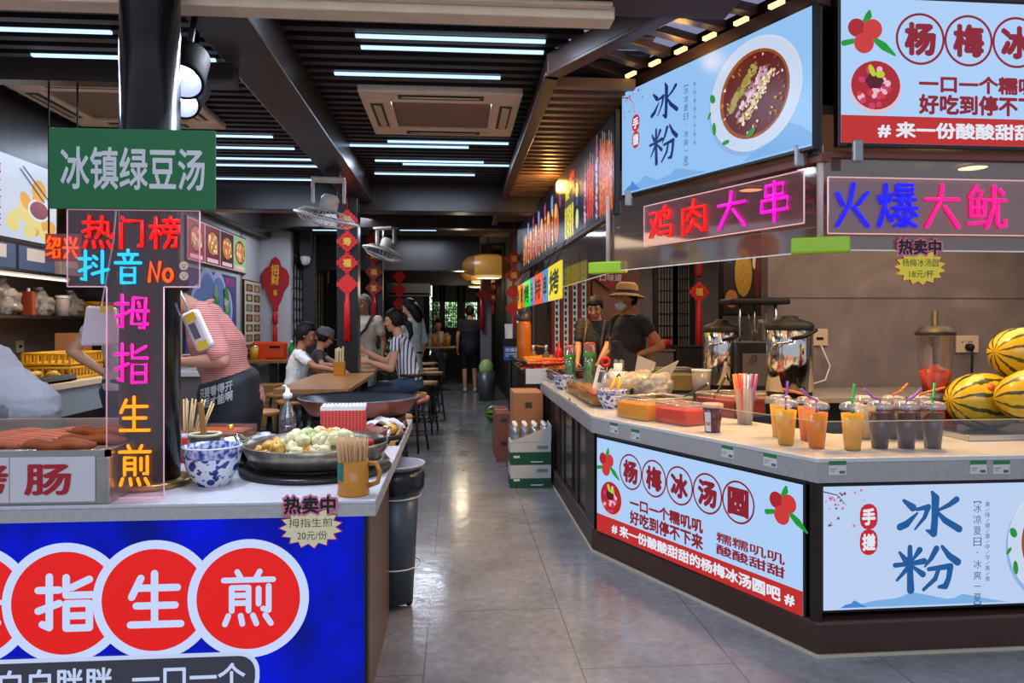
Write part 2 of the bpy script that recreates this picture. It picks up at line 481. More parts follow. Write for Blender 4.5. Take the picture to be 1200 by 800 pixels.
mx = N.new('ShaderNodeMix'); mx.data_type = 'RGBA'; mx.blend_type = 'MULTIPLY'; mx.inputs[0].default_value = 0.5
L.new(n1.outputs['Fac'], cr.inputs[0]); L.new(cr.outputs[0], mx.inputs[6]); L.new(n2.outputs['Fac'], mx.inputs[7])
m2 = N.new('ShaderNodeMix'); m2.data_type = 'RGBA'
L.new(br.outputs['Fac'], m2.inputs[0]); L.new(mx.outputs[2], m2.inputs[6]); m2.inputs[7].default_value = rgb(100, 98, 97)
L.new(m2.outputs[2], p.inputs['Base Color'])
rr = N.new('ShaderNodeMapRange'); rr.inputs[3].default_value = 0.07; rr.inputs[4].default_value = 0.28
L.new(n1.outputs['Fac'], rr.inputs[0]); L.new(rr.outputs[0], p.inputs['Roughness'])
bp = N.new('ShaderNodeBump'); bp.inputs['Strength'].default_value = 0.2; bp.inputs['Distance'].default_value = 0.012
n3 = N.new('ShaderNodeTexNoise'); n3.inputs['Scale'].default_value = 9; n3.inputs['Detail'].default_value = 3
L.new(tc.outputs['Object'], n3.inputs[0])
L.new(n3.outputs['Fac'], bp.inputs['Height']); L.new(bp.outputs[0], p.inputs['Normal'])
struct(MB().span((-4.6, -3.2, -0.08), (5.2, 17.6, 0.0)).build('floor', fm))

# ---------------------------------------------------------------- ceiling, beams, walls
slat_m = M('black_brown_slats', (46, 41, 42), 0.42, noise=0.2, nscale=3)
void_m = M('black_ceiling_void', (16, 15, 17), 0.8)
mb = MB()
mb.span((-4.6, 2.62, 2.80), (5.2, 7.3, 2.86), 1)
y = 2.94
while y < 7.0:
    mb.span((-3.75, y, 2.685), (0.95, y + 0.05, 2.755), 0)
    y += 0.112
struct(mb.build('ceiling', [slat_m, void_m]))
plaster = M('dim_ceiling_plaster', (120, 112, 100), 0.8, noise=0.15)
mb = MB()
mb.span((-4.6, 7.3, 2.80), (5.2, 12.2, 2.86)); mb.span((-4.6, 12.2, 2.80), (5.2, 17.6, 2.86), 1)
struct(mb.build('ceiling', [plaster, void_m]))
beam_m = M('black_brown_beam', (52, 44, 43), 0.32, noise=0.3, nscale=3, stretch=(1, 6, 1))
def beam(a, b, name='beam', m=None):
    return struct(MB().span(a, b).build(name, m or beam_m, bevel=0.008))
beam((-1.04, 2.82, 2.50), (-0.80, 7.12, 2.74))
beam((-2.60, 7.12, 2.42), (1.00, 7.34, 2.80))
beam((-2.60, 9.4, 2.56), (1.00, 9.6, 2.80))
beam((-2.60, 12.2, 2.22), (0.40, 12.45, 2.80))
beam((-2.60, 15.2, 2.14), (0.96, 15.4, 2.80))
beam((-3.9, 2.56, 2.523), (1.06, 2.80, 2.86), 'beam', wine)
mb = MB().span((-3.9, 2.70, 2.472), (0.60, 2.80, 2.523)); mb.span((-3.9, 2.66, 2.505), (0.585, 2.70, 2.523))
struct(mb.build('trim_1', cream, bevel=0.006))
beam((-2.66, 6.3, 2.46), (-2.46, 17.4, 2.72))
beam((-2.75, 2.9, 2.30), (-2.60, 6.3, 2.72))

tile_m = M('stall_tile_grey_brown', (128, 112, 100), 0.35, noise=0.12, nscale=2)
mb = MB().span((-3.85, 3.0, 0), (-3.75, 9.1, 2.8)); mb.span((-3.75, 9.0, 0), (-2.6, 9.1, 2.8))
struct(mb.build('wall_left', tile_m))
grey_wall = M('grey_white_wall', (186, 188, 192), 0.7, noise=0.06, nscale=3)
struct(MB().span((-2.72, 6.5, 0), (-2.60, 17.5, 2.8)).build('wall_left', grey_wall))

# booth on the other side of the aisle
bt = bpy.data.materials.new('booth_stone_tile')
bt.use_nodes = True
N, L = nodes(bt); p = N['Principled BSDF']; p.inputs['Roughness'].default_value = 0.3
tc = N.new('ShaderNodeTexCoord'); nz = N.new('ShaderNodeTexNoise'); nz.inputs['Scale'].default_value = 2.5; nz.inputs['Detail'].default_value = 9; nz.inputs['Distortion'].default_value = 1.2
L.new(tc.outputs['Object'], nz.inputs[0])
cr = N.new('ShaderNodeValToRGB')
for k, (ps, c) in enumerate([(0.3, (112, 98, 94)), (0.62, (130, 115, 110))]):
    cr.color_ramp.elements[k].position = ps; cr.color_ramp.elements[k].color = rgb(*c)
el = cr.color_ramp.elements.new(0.78); el.color = rgb(148, 134, 128)
L.new(nz.outputs['Fac'], cr.inputs[0]); L.new(cr.outputs[0], p.inputs['Base Color'])
mb = MB().span((2.19, 4.95, 0), (5.2, 5.06, 2.2)); mb.span((2.185, 4.945, 1.505), (5.2, 4.95, 1.511), 1)
struct(mb.build('wall_back', [bt, M('tile_joint', (80, 72, 68), 0.8)]))
rear_m = M('booth_rear_wall', (124, 116, 114), 0.6, noise=0.1)
struct(MB().span((0.92, 8.6, 0), (5.2, 8.7, 2.8)).build('wall_back', rear_m))
struct(MB().span((5.1, 2.6, 0), (5.2, 8.6, 2.8)).build('wall_right', bt))
far_m = M('dark_far_wall', (40, 38, 40), 0.6)
struct(MB().span((0.90, 8.7, 0), (1.0, 17.5, 2.8)).build('wall_right', far_m))
boothc = M('booth_brown_ceiling', (112, 92, 76), 0.6, noise=0.1)
mb = MB().slab([(0.93, 4.3), (1.5, 3.0), (5.1, 3.0), (5.1, 8.6), (0.93, 8.6)], 2.22, 2.26)
struct(mb.build('ceiling', boothc))

# far wall with lattice windows looking on a green garden
mb = MB()
mb.span((-2.6, 17.4, 2.25), (1.0, 17.5, 2.8)); mb.span((-2.6, 17.4, 0), (1.0, 17.5, 0.55))
mb.span((-2.6, 17.4, 0.55), (-0.62, 17.5, 2.25)); mb.span((0.62, 17.4, 0.55), (1.0, 17.5, 2.25))
struct(mb.build('wall_back', far_m))
lat = M('black_window_lattice', (18, 17, 17), 0.5)
def lattice_window(n, x0, x1, z0=0.55, z1=2.25, sash=None):
    mb = MB()
    w = x1 - x0
    for (a, b) in (((x0, z0), (x0 + .05, z1)), ((x1 - .05, z0), (x1, z1)), ((x0, z0), (x1, z0 + .07)), ((x0, z1 - .4), (x1, z1))):
        mb.span((a[0], 17.36, a[1]), (b[0], 17.44, b[1]))
    k = 7
    for i in range(1, k):
        x = x0 + .05 + (w - .1) * i / k
        mb.span((x - .007, 17.39, z0), (x + .007, 17.41, z1))
    z = z0 + .16
    while z < z1 - .42:
        mb.span((x0, 17.39, z - .007), (x1, 17.41, z + .007)); z += 0.085
    return struct(mb.build('window_%d' % n, lat))
lattice_window(1, -0.30, 0.08, 1.18, 2.25)
lattice_window(2, 0.18, 0.56, 1.18, 2.25)
lattice_window(3, -0.56, -0.34, 0.05)
for a_, b_, c_ in ((-.34, -.30, .55), (.08, .18, .55), (.56, .62, .55), (-.30, .56, .55)):
    struct(MB().span((a_, 17.4, c_), (b_, 17.5, 2.25 if b_ - a_ < .2 else 1.18)).build('trim_8', far_m))
struct(MB().span((-3, 17.6, -0.08), (3, 22, 0)).build('ground', M('garden_path', (150, 148, 140), 0.9)))
struct(MB().span((-4, 21.0, 0), (4, 21.1, 3.4)).build('wall_garden', M('garden_wall_white', (226, 228, 224), 0.9)))
lf = M('garden_leaves', (120, 160, 70), 0.6, col2=(60, 100, 40), nscale=6)
random.seed(5)
def leafy(name, c, r, n, m, size, parent=None):
    mb = MB()
    for _ in range(n):
        q = Vector((random.gauss(0, 1), random.gauss(0, 1), random.gauss(0, 1))).normalized() * random.uniform(.35, 1)
        o = Vector(c) + Vector((q.x * r[0], q.y * r[1], q.z * r[2]))
        a = Vector((random.uniform(-1, 1), random.uniform(-1, 1), random.uniform(-1, 1))).normalized()
        b = a.orthogonal().normalized(); s_ = size * random.uniform(.6, 1.3)
        mb.add([o - a * s_, o + b * s_ * .45, o + a * s_, o - b * s_ * .45], [(0, 1, 2, 3)])
    return mb.build(name, m, parent)
for i, (x, z, r, lab) in enumerate([(-0.45, 1.35, .55, 'leafy garden shrub outside the narrow far doorway'), (0.2, 1.5, .5, 'leafy garden shrub outside the lattice window left of the dark-shirted man')]):
    t = thing('garden_shrub', lab, 'shrub', (x, 18.9 + 1.0 * i, 0))
    leafy('foliage', (0, 0, z), (r, r * .7, .8), 900, lf, 0.075, t)
    MB().tube([(0, 0, 0), (.03, 0, .5), (0, 0, z)], [.035, .03, .015], 7).build('stem', M('shrub_stem', (90, 70, 50), 0.8), t)

# pillars on the dining side
for (x, y_, w) in ((-0.99, 6.83, 0.19), (-1.17, 10.9, 0.19), (0.28, 12.33, 0.0)):
    if w:
        struct(MB().span((x - w / 2, y_ - w / 2, 0), (x + w / 2, y_ + w / 2, 2.8)).build('pillar', M('black_square_pillar', (26, 24, 25), 0.3), bevel=0.008))
struct(MB().span((0.46, 13.4, 0), (0.66, 13.6, 2.8)).build('pillar', M('grey_pillar', (120, 118, 124), 0.6)))

# front round column standing through the snack counter
colm = M('black_gloss_column', (16, 17, 19), 0.22, spec=.3)
t = struct(MB().lathe([(.096, .772), (.096, 2.523)], (-1.05, 2.59, 0), 40).build('column', colm))
struct(MB().lathe([(.135, .772), (.135, .782), (.128, .79), (.097, .793)], (-1.05, 2.59, 0), 40).build('column_flange', M('tarnished_brass', (170, 140, 90), 0.3, 1.0)))

# far dark partition screens on the left wall
def screen(y0, y1, x, cols, z0=0.4, z1=2.3):
    mb = MB().span((x, y0, 0), (x + .05, y0 + .05, z1 + .1)); mb.span((x, y1 - .05, 0), (x + .05, y1, z1 + .1)); mb.span((x, y0, z1), (x + .05, y1, z1 + .1)); mb.span((x, y0, 0), (x + .05, y1, z0))
    for i in range(1, cols):
        yy = y0 + (y1 - y0) * i / cols
        mb.span((x + .015, yy - .008, z0), (x + .035, yy + .008, z1))
    z = z0 + .15
    while z < z1:
        mb.span((x + .015, y0, z - .006), (x + .035, y1, z + .006)); z += 0.17
    return tag(mb.build('lattice_screen', lat), 'x', 'screen')
for k, (a, b, lab) in enumerate([(11.3, 12.6, 'black lattice screen on the grey wall right after the red fish-shaped knot'), (12.9, 14.6, 'black lattice screen on the grey wall further back behind the seated boy')]):
    o = screen(a, b, -2.585, 6); o['label'] = lab; o['group'] = 'lattice screens on the grey wall'

# ---------------------------------------------------------------- canopy over the booth
can_m = M('dark_red_canopy_timber', (74, 50, 42), 0.4, noise=0.3, nscale=4)
mb = MB()
path = [(0.475, 8.9), (0.477, 3.57), (0.98, 2.58)]
for a, b in zip(path, path[1:]):
    an, ln = along(a, b)
    mb.box(((a[0] + b[0]) / 2, (a[1] + b[1]) / 2, 2.61), (ln + .03, .05, .10), 0, an)
    mb.box(((a[0] + b[0]) / 2 + .0, (a[1] + b[1]) / 2, 2.552), (ln + .05, .075, .022), 0, an)
struct(mb.build('trim_2', can_m, bevel=0.006))
mb = MB()
y = 3.78
while y < 8.8:
    mb.span((0.49, y, 2.57), (0.95, y + .05, 2.62)); y += 0.125
struct(mb.build('trim_3', M('canopy_slats', (150, 112, 84), 0.45, noise=0.3, nscale=5)))
struct(MB().span((0.49, 3.6, 2.70), (1.0, 8.9, 2.73)).build('ceiling', M('canopy_board', (70, 54, 46), 0.6)))
# rafters and pale panels over the corner
B0 = Vector((0.905, 3.90)); C0 = Vector((1.44, 2.72)); D0 = Vector((0.50, 3.60)); D1 = Vector((0.98, 2.62))
mb = MB()
k = 7
for i in range(k + 1):
    t_ = i / k
    a = D0.lerp(D1, t_); b = B0.lerp(C0, t_)
    an, ln = along(a, b)
    mb.box(((a.x + b.x) / 2, (a.y + b.y) / 2, 2.68), (ln, .055, .04), 0, an)
struct(mb.build('trim_4', can_m, bevel=0.004))
struct(MB().slab([tuple(D0), tuple(D1), tuple(C0), tuple(B0)], 2.70, 2.72).build('ceiling', E((128, 130, 164), 1.0, 'pale_panel_street_glow')))  # pale panels emit to stand in for street light falling on them

# ---------------------------------------------------------------- booth counter
WT = 0.79
A0 = (0.79, 6.75); B1 = (0.795, 4.16); C1 = (1.427, 2.768); D1_ = (4.6, 2.80)
def offs(d, da=None):
    """outline of the booth counter pushed inwards by d (by da along the aisle)"""
    da = d if da is None else da
    px_, py_ = B1[0] + .910 * d, B1[1] + .413 * d
    ax = A0[0] + da; cy = C1[1] + d
    return [(ax, A0[1]), (ax, py_ - .91 * (ax - px_) / .413), (px_ + .413 * (py_ - cy) / .91, cy), (D1_[0], D1_[1] + d)]
out = offs(0); inn = offs(0.62, .42)
wt = thing('stall_worktop', 'pale speckled stone worktop with grey fascia running round the drinks booth corner', 'worktop', (0, 0, 0))
MB().slab(out + inn[::-1], WT - .02, WT).build('top', stone_top, wt, bevel=0.004)
fo = offs(0.0); fi = offs(0.03)
MB().slab(fo + fi[::-1], WT - .098, WT - .02).build('fascia', stone_edge, wt)
bo = [(.825, 6.75), (.83, 4.386), (1.504, 2.9), (4.6, 2.925)]; bi = offs(0.58, .39)
bc = thing('booth_counter', 'dark brown panelled base of the corner drinks booth with a pale strip at the floor', 'counter', (0, 0, 0))
MB().slab(bo + bi[::-1], 0.05, WT - .098).build('body', wood_dark, bc)
MB().slab([(.797, 4.42), (.797, 4.135), (.872, 4.172), (.83, 4.42)], .14, WT - .098).build('corner_post', wood_dark, bc)
MB().slab([(1.412, 2.80), (1.432, 2.775), (1.45, 2.775), (1.45, 2.89), (1.5, 2.895)], .14, WT - .098).build('corner_post', wood_dark, bc)
MB().slab([(.81, 4.135), (1.42, 2.80), (4.6, 2.815), (4.6, 2.93), (1.5, 2.9), (.9, 4.17)], .678, WT - .098).build('top_rail', wood_black, bc)
ko = offs(0.0); ki = offs(0.08)
MB().slab(ko + ki[::-1], 0.012, 0.14).build('skirting', M('brown_kickboard', (70, 46, 38), 0.4, noise=0.2), bc, bevel=0.01)
so = offs(-0.004); si = offs(0.02)
MB().slab(so + si[::-1], 0.0, 0.012).build('floor_strip', M('stone_strip', (190, 180, 160), 0.5), bc)
for y in (4.8, 5.42, 6.05, 6.7):
    MB().span((0.805, y - .05, 0.14), (0.824, y + .05, WT - .1)).build('post', wood_black, bc)
for y in (4.45, 5.07, 5.7, 6.32):
    MB().span((0.815, y - .01, 0.16), (0.826, y + .29, WT - .12)).build('panel', M('brown_panel', (64, 50, 44), 0.25, noise=0.2), bc)
an, ln = along(B1, C1)

# ---------------------------------------------------------------- fruit and ice-powder lightboxes
SKY = E((172, 205, 246)); SKY2 = E((186, 206, 240)); REDB = E((186, 42, 40)); CRIM = E((136, 30, 44)); WHT = E((224, 228, 240)); NAVY = E((28, 66, 128)); NAVY2 = E((20, 52, 112))
black_frame = M('black_sign_frame', (16, 16, 18), 0.4)
def berries(mb, cx, cz, s, y):
    # mats: 3 red berry, 4 dark berry, 5 leaf
    mb.ribbon([(cx + .0 * s, cz + .8 * s, .3 * s), (cx + .25 * s, cz + 1.2 * s, .42 * s), (cx + .3 * s, cz + 1.45 * s, .2 * s)], .3, y, 5)
    mb.ribbon([(cx - .7 * s, cz - .35 * s, .3 * s), (cx - 1.3 * s, cz - .5 * s, .35 * s)], .3, y, 5)
    mb.ribbon([(cx + .6 * s, cz - .2 * s, .3 * s), (cx + 1.2 * s, cz - .6 * s, .5 * s), (cx + 1.9 * s, cz - 1.1 * s, .15 * s)], .3, y, 5)
    mb.disc(cx - .5 * s, cz + .45 * s, .55 * s, None, y - .0004, 4); mb.disc(cx + .5 * s, cz + .4 * s, .6 * s, None, y - .0006, 3)
    mb.disc(cx - .05 * s, cz - .45 * s, .62 * s, None, y - .0008, 3)
def fruit_sign(name, label, a, b, z0, z1, depth=.04, full=2.72):
    an, ln = along(a, b)
    H = z1 - z0
    t = thing(name, label, 'lightbox', (a[0], a[1], z0), an)
    MB().span((-.01, .004, -.014), (ln + .01, depth, H + .014)).build('casing', black_frame, t, bevel=0.004)
    mb = MB(); mb.rect(0, 0, ln, H, 0, 0); mb.rect(0, 0, ln, .19 * H, -.0006, 1)
    mb.build('backlit_face', [SKY, REDB], t)
    mb = MB()
    def tx(s, u, v, w, h, bold=.03, mi=0):
        mb.text(s, u * H, v * H, (u + w) * H, (v + h) * H, -.0014, mi, bold)
    for k, ch in enumerate('杨梅冰汤圆'):
        u = .575 + .357 * k
        if u * H > ln: break
        mb.ring(u * H, .73 * H, .163 * H, .18 * H, -.0012, 0)
        tx(ch, u - .105, .625, .21, .21, .055)
    tx('一口一个糯叽叽', .57, .365, 1.02, .115, .045)
    tx('好吃到停不下来', .57, .215, 1.02, .13, .045)
    if ln > 2.3 * H:
        tx('糯糯叽叽', 1.76, .34, .72, .085, .02); tx('酸酸甜甜', 1.76, .235, .72, .085, .03)
    tx('# 来一份酸酸甜甜的杨梅冰汤圆吧' + (' #' if ln > 2.3 * H else ''), .27, .045, 2.3 if ln > 2.3 * H else 2.12, .105, .04, 1)
    mb.build('lettering', [CRIM, WHT], t)
    mb = MB()
    berries(mb, .17 * H, .74 * H, .115 * H, -.001)
    if ln > 2.5 * H: berries(mb, 2.46 * H, .78 * H, .12 * H, -.001)
    cx, cz = .25 * H, .40 * H
    mb.disc(cx, cz - .02 * H, .188 * H, .178 * H, -.001, 6); mb.disc(cx, cz, .178 * H, .168 * H, -.0014, 4)
    random.seed(3)
    for k in range(26):
        q = random.uniform(0, 2 * PI); r = random.uniform(.02, .135) * H
        mb.disc(cx + r * math.cos(q), cz + r * math.sin(q) - .02 * H, random.uniform(.014, .034) * H, random.uniform(.012, .028) * H, -.0018 - k * .00003, random.choice((3, 7, 8, 7)), 10, q)
    mb.disc(cx - .01 * H, cz + .03 * H, .07 * H, .06 * H, -.003, 9, 6)
    mb.disc(cx + .03 * H, cz + .075 * H, .035 * H, .025 * H, -.0032, 10, 12); mb.disc(cx - .03 * H, cz + .1 * H, .02 * H, .045 * H, -.0034, 10, 12, .4)
    mb.build('fruit_print', [SKY, SKY, SKY, E((200, 58, 56)), E((168, 34, 44)), E((30, 150, 50)), E((214, 190, 196)), E((200, 60, 110)), E((232, 180, 200)), E((84, 20, 40)), E((180, 206, 40))], t)
    return t
U3a = (1.525, 2.77); U3b = (3.1, 2.79)
fruit_sign('fruit_dessert_lightbox', 'pale blue overhead lightbox for bayberry dessert with red bottom band at the corner', U3a, U3b, 2.042, 2.62)
fruit_sign('fruit_dessert_lightbox', 'pale blue lightbox for bayberry dessert set low in the angled counter front', (0.808, 4.11), (1.398, 2.83), .14, .672)

def ice_sign(name, label, a, b, z0, z1, P, seed=1):
    an, ln = along(a, b); H = z1 - z0
    t = thing(name, label, 'lightbox', (a[0], a[1], z0), an)
    MB().span((-.008, .004, -.014), (ln + .008, .04, H + .014)).build('casing', black_frame, t, bevel=0.004)
    mb = MB(); mb.rect(0, 0, ln, H, 0, 0)
    mnt = lambda c, w, h: [(c - w, 0), (c - .6 * w, .45 * h), (c - .2 * w, .6 * h), (c, h), (c + .25 * w, .75 * h), (c + .6 * w, .35 * h), (c + w, 0)]
    for j, (c, w, h, mi) in enumerate(P['mts']):
        mb.flat([(max(0, min(ln, x * H)), (z + .015) * H) for x, z in mnt(c, w, h)], -.0005 - j * .0003, mi)
    mb.build('backlit_face', [P['face'], E((120, 172, 226)), E((66, 134, 206))], t)
    mb = MB()
    w = P['cw']
    brush(mb, '冰', P['bx'] * H, P['bz'] * H, w * H, P['ch'] * H, -.0014, 0, .105 * w * H)
    brush(mb, '粉', P['fx'] * H, P['fz'] * H, w * H, P['ch'] * H, -.0014, 0, .105 * w * H)
    s = P['st']
    for k, ch in enumerate('手搓'):
        z = P['sz'] - k * s * 1.18
        mb.ribbon([(P['sx'] * H, (z - s * .18) * H), (P['sx'] * H, (z + s * .18) * H)], s * .86 * H, -.0012, 1)
        mb.text(ch, (P['sx'] - s * .3) * H, (z - s * .36) * H, (P['sx'] + s * .3) * H, (z + s * .36) * H, -.0018, 2, .05)
    c = P['col']; q = P['cs']
    for k, ch in enumerate('冰凉夏日·冰爽一夏'):
        z = P['ct'] - k * q * 1.18
        if ch in '·一':
            if ch == '一': mb.rect((c - q * .4) * H, (z + q * .45) * H, (c + q * .4) * H, (z + q * .52) * H, -.0012, 3)
            else: mb.disc(c * H, (z + q * .5) * H, q * .08 * H, None, -.0012, 3, 8)
        else: mb.text(ch, (c - q * .45) * H, z * H, (c + q * .45) * H, (z + q * .9) * H, -.0012, 3, 0.0)
    zt = P['ct'] + q * 1.1; zb = P['ct'] - 8 * q * 1.18 - q * .3
    for z, d in ((zt, -1), (zb, 1)):
        mb.rect((c - q * .42) * H, z * H, (c + q * .42) * H, (z + q * .1) * H, -.0012, 3)
        mb.rect((c - q * .42) * H, (z + (q * .1 if d > 0 else -q * .14)) * H, (c - q * .28) * H, (z + (q * .24 if d > 0 else 0)) * H, -.0012, 3)
        mb.rect((c + q * .28) * H, (z + (q * .1 if d > 0 else -q * .14)) * H, (c + q * .42) * H, (z + (q * .24 if d > 0 else 0)) * H, -.0012, 3)
    c2 = P['col2']; q2 = q * .55
    for k, ch in enumerate('美味健康中华美食'):
        z = P['ct'] + q * .6 - k * q2 * 2.05
        mb.text(ch, (c2 - q2 * .5) * H, z * H, (c2 + q2 * .5) * H, (z + q2) * H, -.0012, 3, 0.0)
        if k < 7: mb.ribbon([((c2 - q2 * .3) * H, (z - q2 * .85) * H), ((c2 + q2 * .3) * H, (z - q2 * .35) * H)], q2 * .1 * H, -.0012, 3)
    mb.build('lettering', [P['ink'], E((190, 34, 46)), WHT, E((60, 92, 130))], t)
    # picture: plum twig and the plate of ice jelly
    mb = MB(); random.seed(seed)
    for k in range(26):
        u = abs(random.gauss(0, .14)); v = .97 - abs(random.gauss(0, .13))
        mb.disc(u * H + .01, v * H, random.uniform(.006, .014) * H, None, -.001 - k * .00002, random.choice((0, 0, 1)), 6)
    mb.ribbon([(.0, .96 * H, .012 * H), (.12 * H, .93 * H, .008 * H), (.2 * H, .84 * H, .003 * H)], .01, -.0009, 1)
    px, pz, r = P['plate']
    if (px - r) * H < ln:
        px *= H; pz *= H; r *= H
        rz = r * P.get('sq', 1)
        mb.disc(px - .02 * H, pz - .03 * H, r, rz, -.0012, 3, 48); mb.disc(px, pz, r, rz, -.0014, 2, 48); mb.disc(px, pz, r * .97, rz * .97, -.0016, 4, 48)
        mb.disc(px, pz, r * .76, rz * .78, -.0018, 5, 40); mb.disc(px + .02 * r, pz, r * .7, rz * .72, -.0020, 6, 40)
        rot = math.radians(50)
        def blob(t_, s_, lo, hi, mi, y0, n):
            for k in range(n):
                a_ = random.uniform(-1, 1) * t_; b_ = random.gauss(s_, .045)
                mb.disc(px + r * (a_ * math.cos(rot) - b_ * math.sin(rot)), pz + rz * (a_ * math.sin(rot) + b_ * math.cos(rot)), random.uniform(lo, hi) * r, random.uniform(lo, hi) * r * .8, y0 - k * .000012, random.choice(mi), 7, random.uniform(0, 3))
        blob(.45, .28, .03, .07, (7, 8, 8, 9), -.0022, 60)
        blob(.5, .06, .025, .055, (10, 11, 10, 12), -.0032, 70)
        blob(.52, -.12, .018, .04, (13, 14, 13, 15), -.0042, 130)
        for k in range(40):
            q_ = random.uniform(0, 2 * PI); rr_ = random.uniform(.5, .72)
            mb.disc(px + r * rr_ * math.cos(q_), pz + rz * rr_ * math.sin(q_), random.uniform(.015, .05) * r, random.uniform(.012, .03) * r, -.006 - k * .00002, random.choice((5, 15, 16, 13)), 8, q_)
        for (du, dv, w_, h_, ro) in ((-.92, .18, .06, .09, .5), (-.88, -.4, .045, .12, .1), (-.6, -.72, .09, .04, .1), (-.03, -.68, .11, .05, .5), (-1.0, -.12, .03, .07, -.6)):
            mb.disc(px + du * r, pz + dv * rz, w_ * r, h_ * r, -.007, 17, 10, ro)
    mb.build('food_print', [E((214, 120, 160)), E((120, 70, 90)), E((206, 216, 232)), E((140, 176, 222)), E((196, 212, 236)), E((150, 76, 30)), E((92, 24, 26)),
             E((150, 140, 40)), E((170, 152, 80)), E((126, 104, 40)), E((196, 150, 170)), E((150, 90, 120)), E((226, 196, 206)), E((224, 204, 170)), E((196, 160, 104)), E((236, 226, 204)), E((186, 120, 40)), E((40, 140, 50))], t)
    return t
ice_sign('ice_jelly_lightbox', 'blue overhead ice jelly lightbox with a plate of food, on the angled side', (0.9125, 3.931), (1.412, 2.782), 2.03, 2.587,
         dict(face=E((146, 192, 240)), mts=[(.35, .3, .12, 1), (.8, .4, .1, 1), (.16, .13, .1, 2), (2.05, .45, .2, 1)], bx=.44, bz=.585, fx=.43, fz=.2, cw=.38, ch=.33, ink=NAVY2, sx=.22, sz=.66, st=.135, col=.93, col2=1.04, cs=.064, ct=.74, plate=(1.70, .52, .47), sq=.93))
ice_sign('ice_jelly_lightbox', 'pale blue low ice jelly lightbox in the front base of the booth', (1.463, 2.79), (2.72, 2.812), .178, .672,
         dict(face=SKY2, mts=[(.75, .55, .11, 1), (1.2, .4, .08, 1), (.26, .12, .06, 2)], bx=.62, bz=.57, fx=.60, fz=.13, cw=.56, ch=.37, ink=E((30, 88, 150)), sx=.385, sz=.75, st=.175, col=1.33, col2=1.42, cs=.078, ct=.76, plate=(2.1, .5, .5)), 2)

# black corner post between the overhead signs, and the soffit they hang from
post = tag(MB().span((-.02, .015, 2.0), (.02, .06, 2.64)).build('sign_post', black_frame), 'black corner post between the two overhead lightboxes', 'post'); post.location = (1.447, 2.79, 0)
mb = MB()
an, ln = along((0.9125, 3.931), (1.412, 2.782))
mb.box(((0.9125 + 1.425) / 2 + .05, (3.931 + 2.752) / 2 + .03, 2.63), (ln, .08, .06), 0, an); mb.span((1.44, 2.8, 2.64), (3.2, 2.9, 2.7))
struct(mb.build('trim_5', can_m))
mb = MB()
mb.box(((0.9125 + 1.425) / 2 + .06, (3.931 + 2.752) / 2 + .03, 1.99), (ln, .05, .035), 0, an); mb.span((1.46, 2.82, 1.995), (4.0, 2.88, 2.02))
mb.span((.93, 4.0, 1.90), (.97, 8.6, 1.94))
struct(mb.build('trim_6', M('red_brown_rail', (120, 62, 46), 0.5)))

# ---------------------------------------------------------------- long skewer menu over the far counter
a, b = (0.765, 9.0), (0.872, 3.95)
an, ln = along(a, b)
t = thing('skewer_menu_board', 'long black backlit menu board of skewers hung over the far end of the booth', 'menu board', (a[0], a[1], 1.96), an)
H = 0.53
MB().span((-.02, .004, -.03), (ln + .006, .035, H + .02)).build('casing', black_frame, t, bevel=0.004)
mb = MB(); mb.rect(0, 0, ln, H, 0, 0); mb.build('backlit_face', E((22, 20, 26)), t)
mb = MB(); random.seed(8)
def bar(u, z0, z1, w, cols, lay):
    """one pictured skewer: stick and a column of pieces"""
    mb.rect(u - .004, z0 - .03, u + .004, min(H - .01, z1 + .07), -.001, 8)
    z = z0; k = 0
    while z < z1:
        mb.disc(u + random.uniform(-.2, .2) * w, z, w * .55, .018, -.0015 - (k % 5) * .0003, random.choice(cols), 9, random.uniform(-.4, .4)); z += .016; k += 1
for k in range(6): bar(ln - .06 - k * .055, .02, .36 + random.uniform(-.02, .08), .05, (0, 1, 1), 0)
bar(ln - .44, .03, .45, .06, (4, 5), 0)
for k in range(3): bar(ln - .56 - k * .075, .06, .36 + .03 * (k % 2), .055, (2, 3), 0)
bar(ln - .80, .03, .36, .06, (4, 5), 0)
for k in range(5): bar(ln - 1.25 - k * .075, .02, .24, .05, (6, 7), 0)
mb.disc(ln - 1.08, .1, .05, .07, -.002, 9); mb.disc(ln - 1.08, .22, .05, .03, -.002, 10); mb.disc(ln - 1.08, .3, .045, .05, -.002, 7)
mb.text('热', ln - 1.55, .3, ln - 1.4, .42, -.002, 6, .05); mb.text('卖', ln - 1.38, .34, ln - 1.18, .48, -.002, 3, .05)
for k in range(6):
    u = ln - 2.0 - k * .42
    mb.disc(u, .2, .12, .17, -.0018, 0, 18, .3); mb.disc(u + .02, .14, .08, .1, -.0022, 1, 16); mb.disc(u - .02, .3, .05, .06, -.0024, 11, 12)
    mb.text('烤串' if k % 2 else '鸡排', u + .14, .3, u + .25, .46, -.002, 12 if k % 2 else 5, .05)
    bar(u - .2, .04, .34, .06, (0, 7, 1), 0)
mb.build('menu_print', [E((214, 110, 44)), E((190, 78, 30)), E((190, 50, 56)), E((220, 60, 40)), E((200, 160, 196)), E((150, 70, 120)), E((232, 220, 50)), E((236, 214, 110)), E((206, 176, 130)), E((226, 222, 170)), E((40, 70, 170)), E((240, 190, 120)), E((130, 160, 220))], t)
def onY(px, py, Y):
    a = (px - 600) / F
    return at(px, py, Y / (math.cos(YAW) - a * math.sin(YAW)))

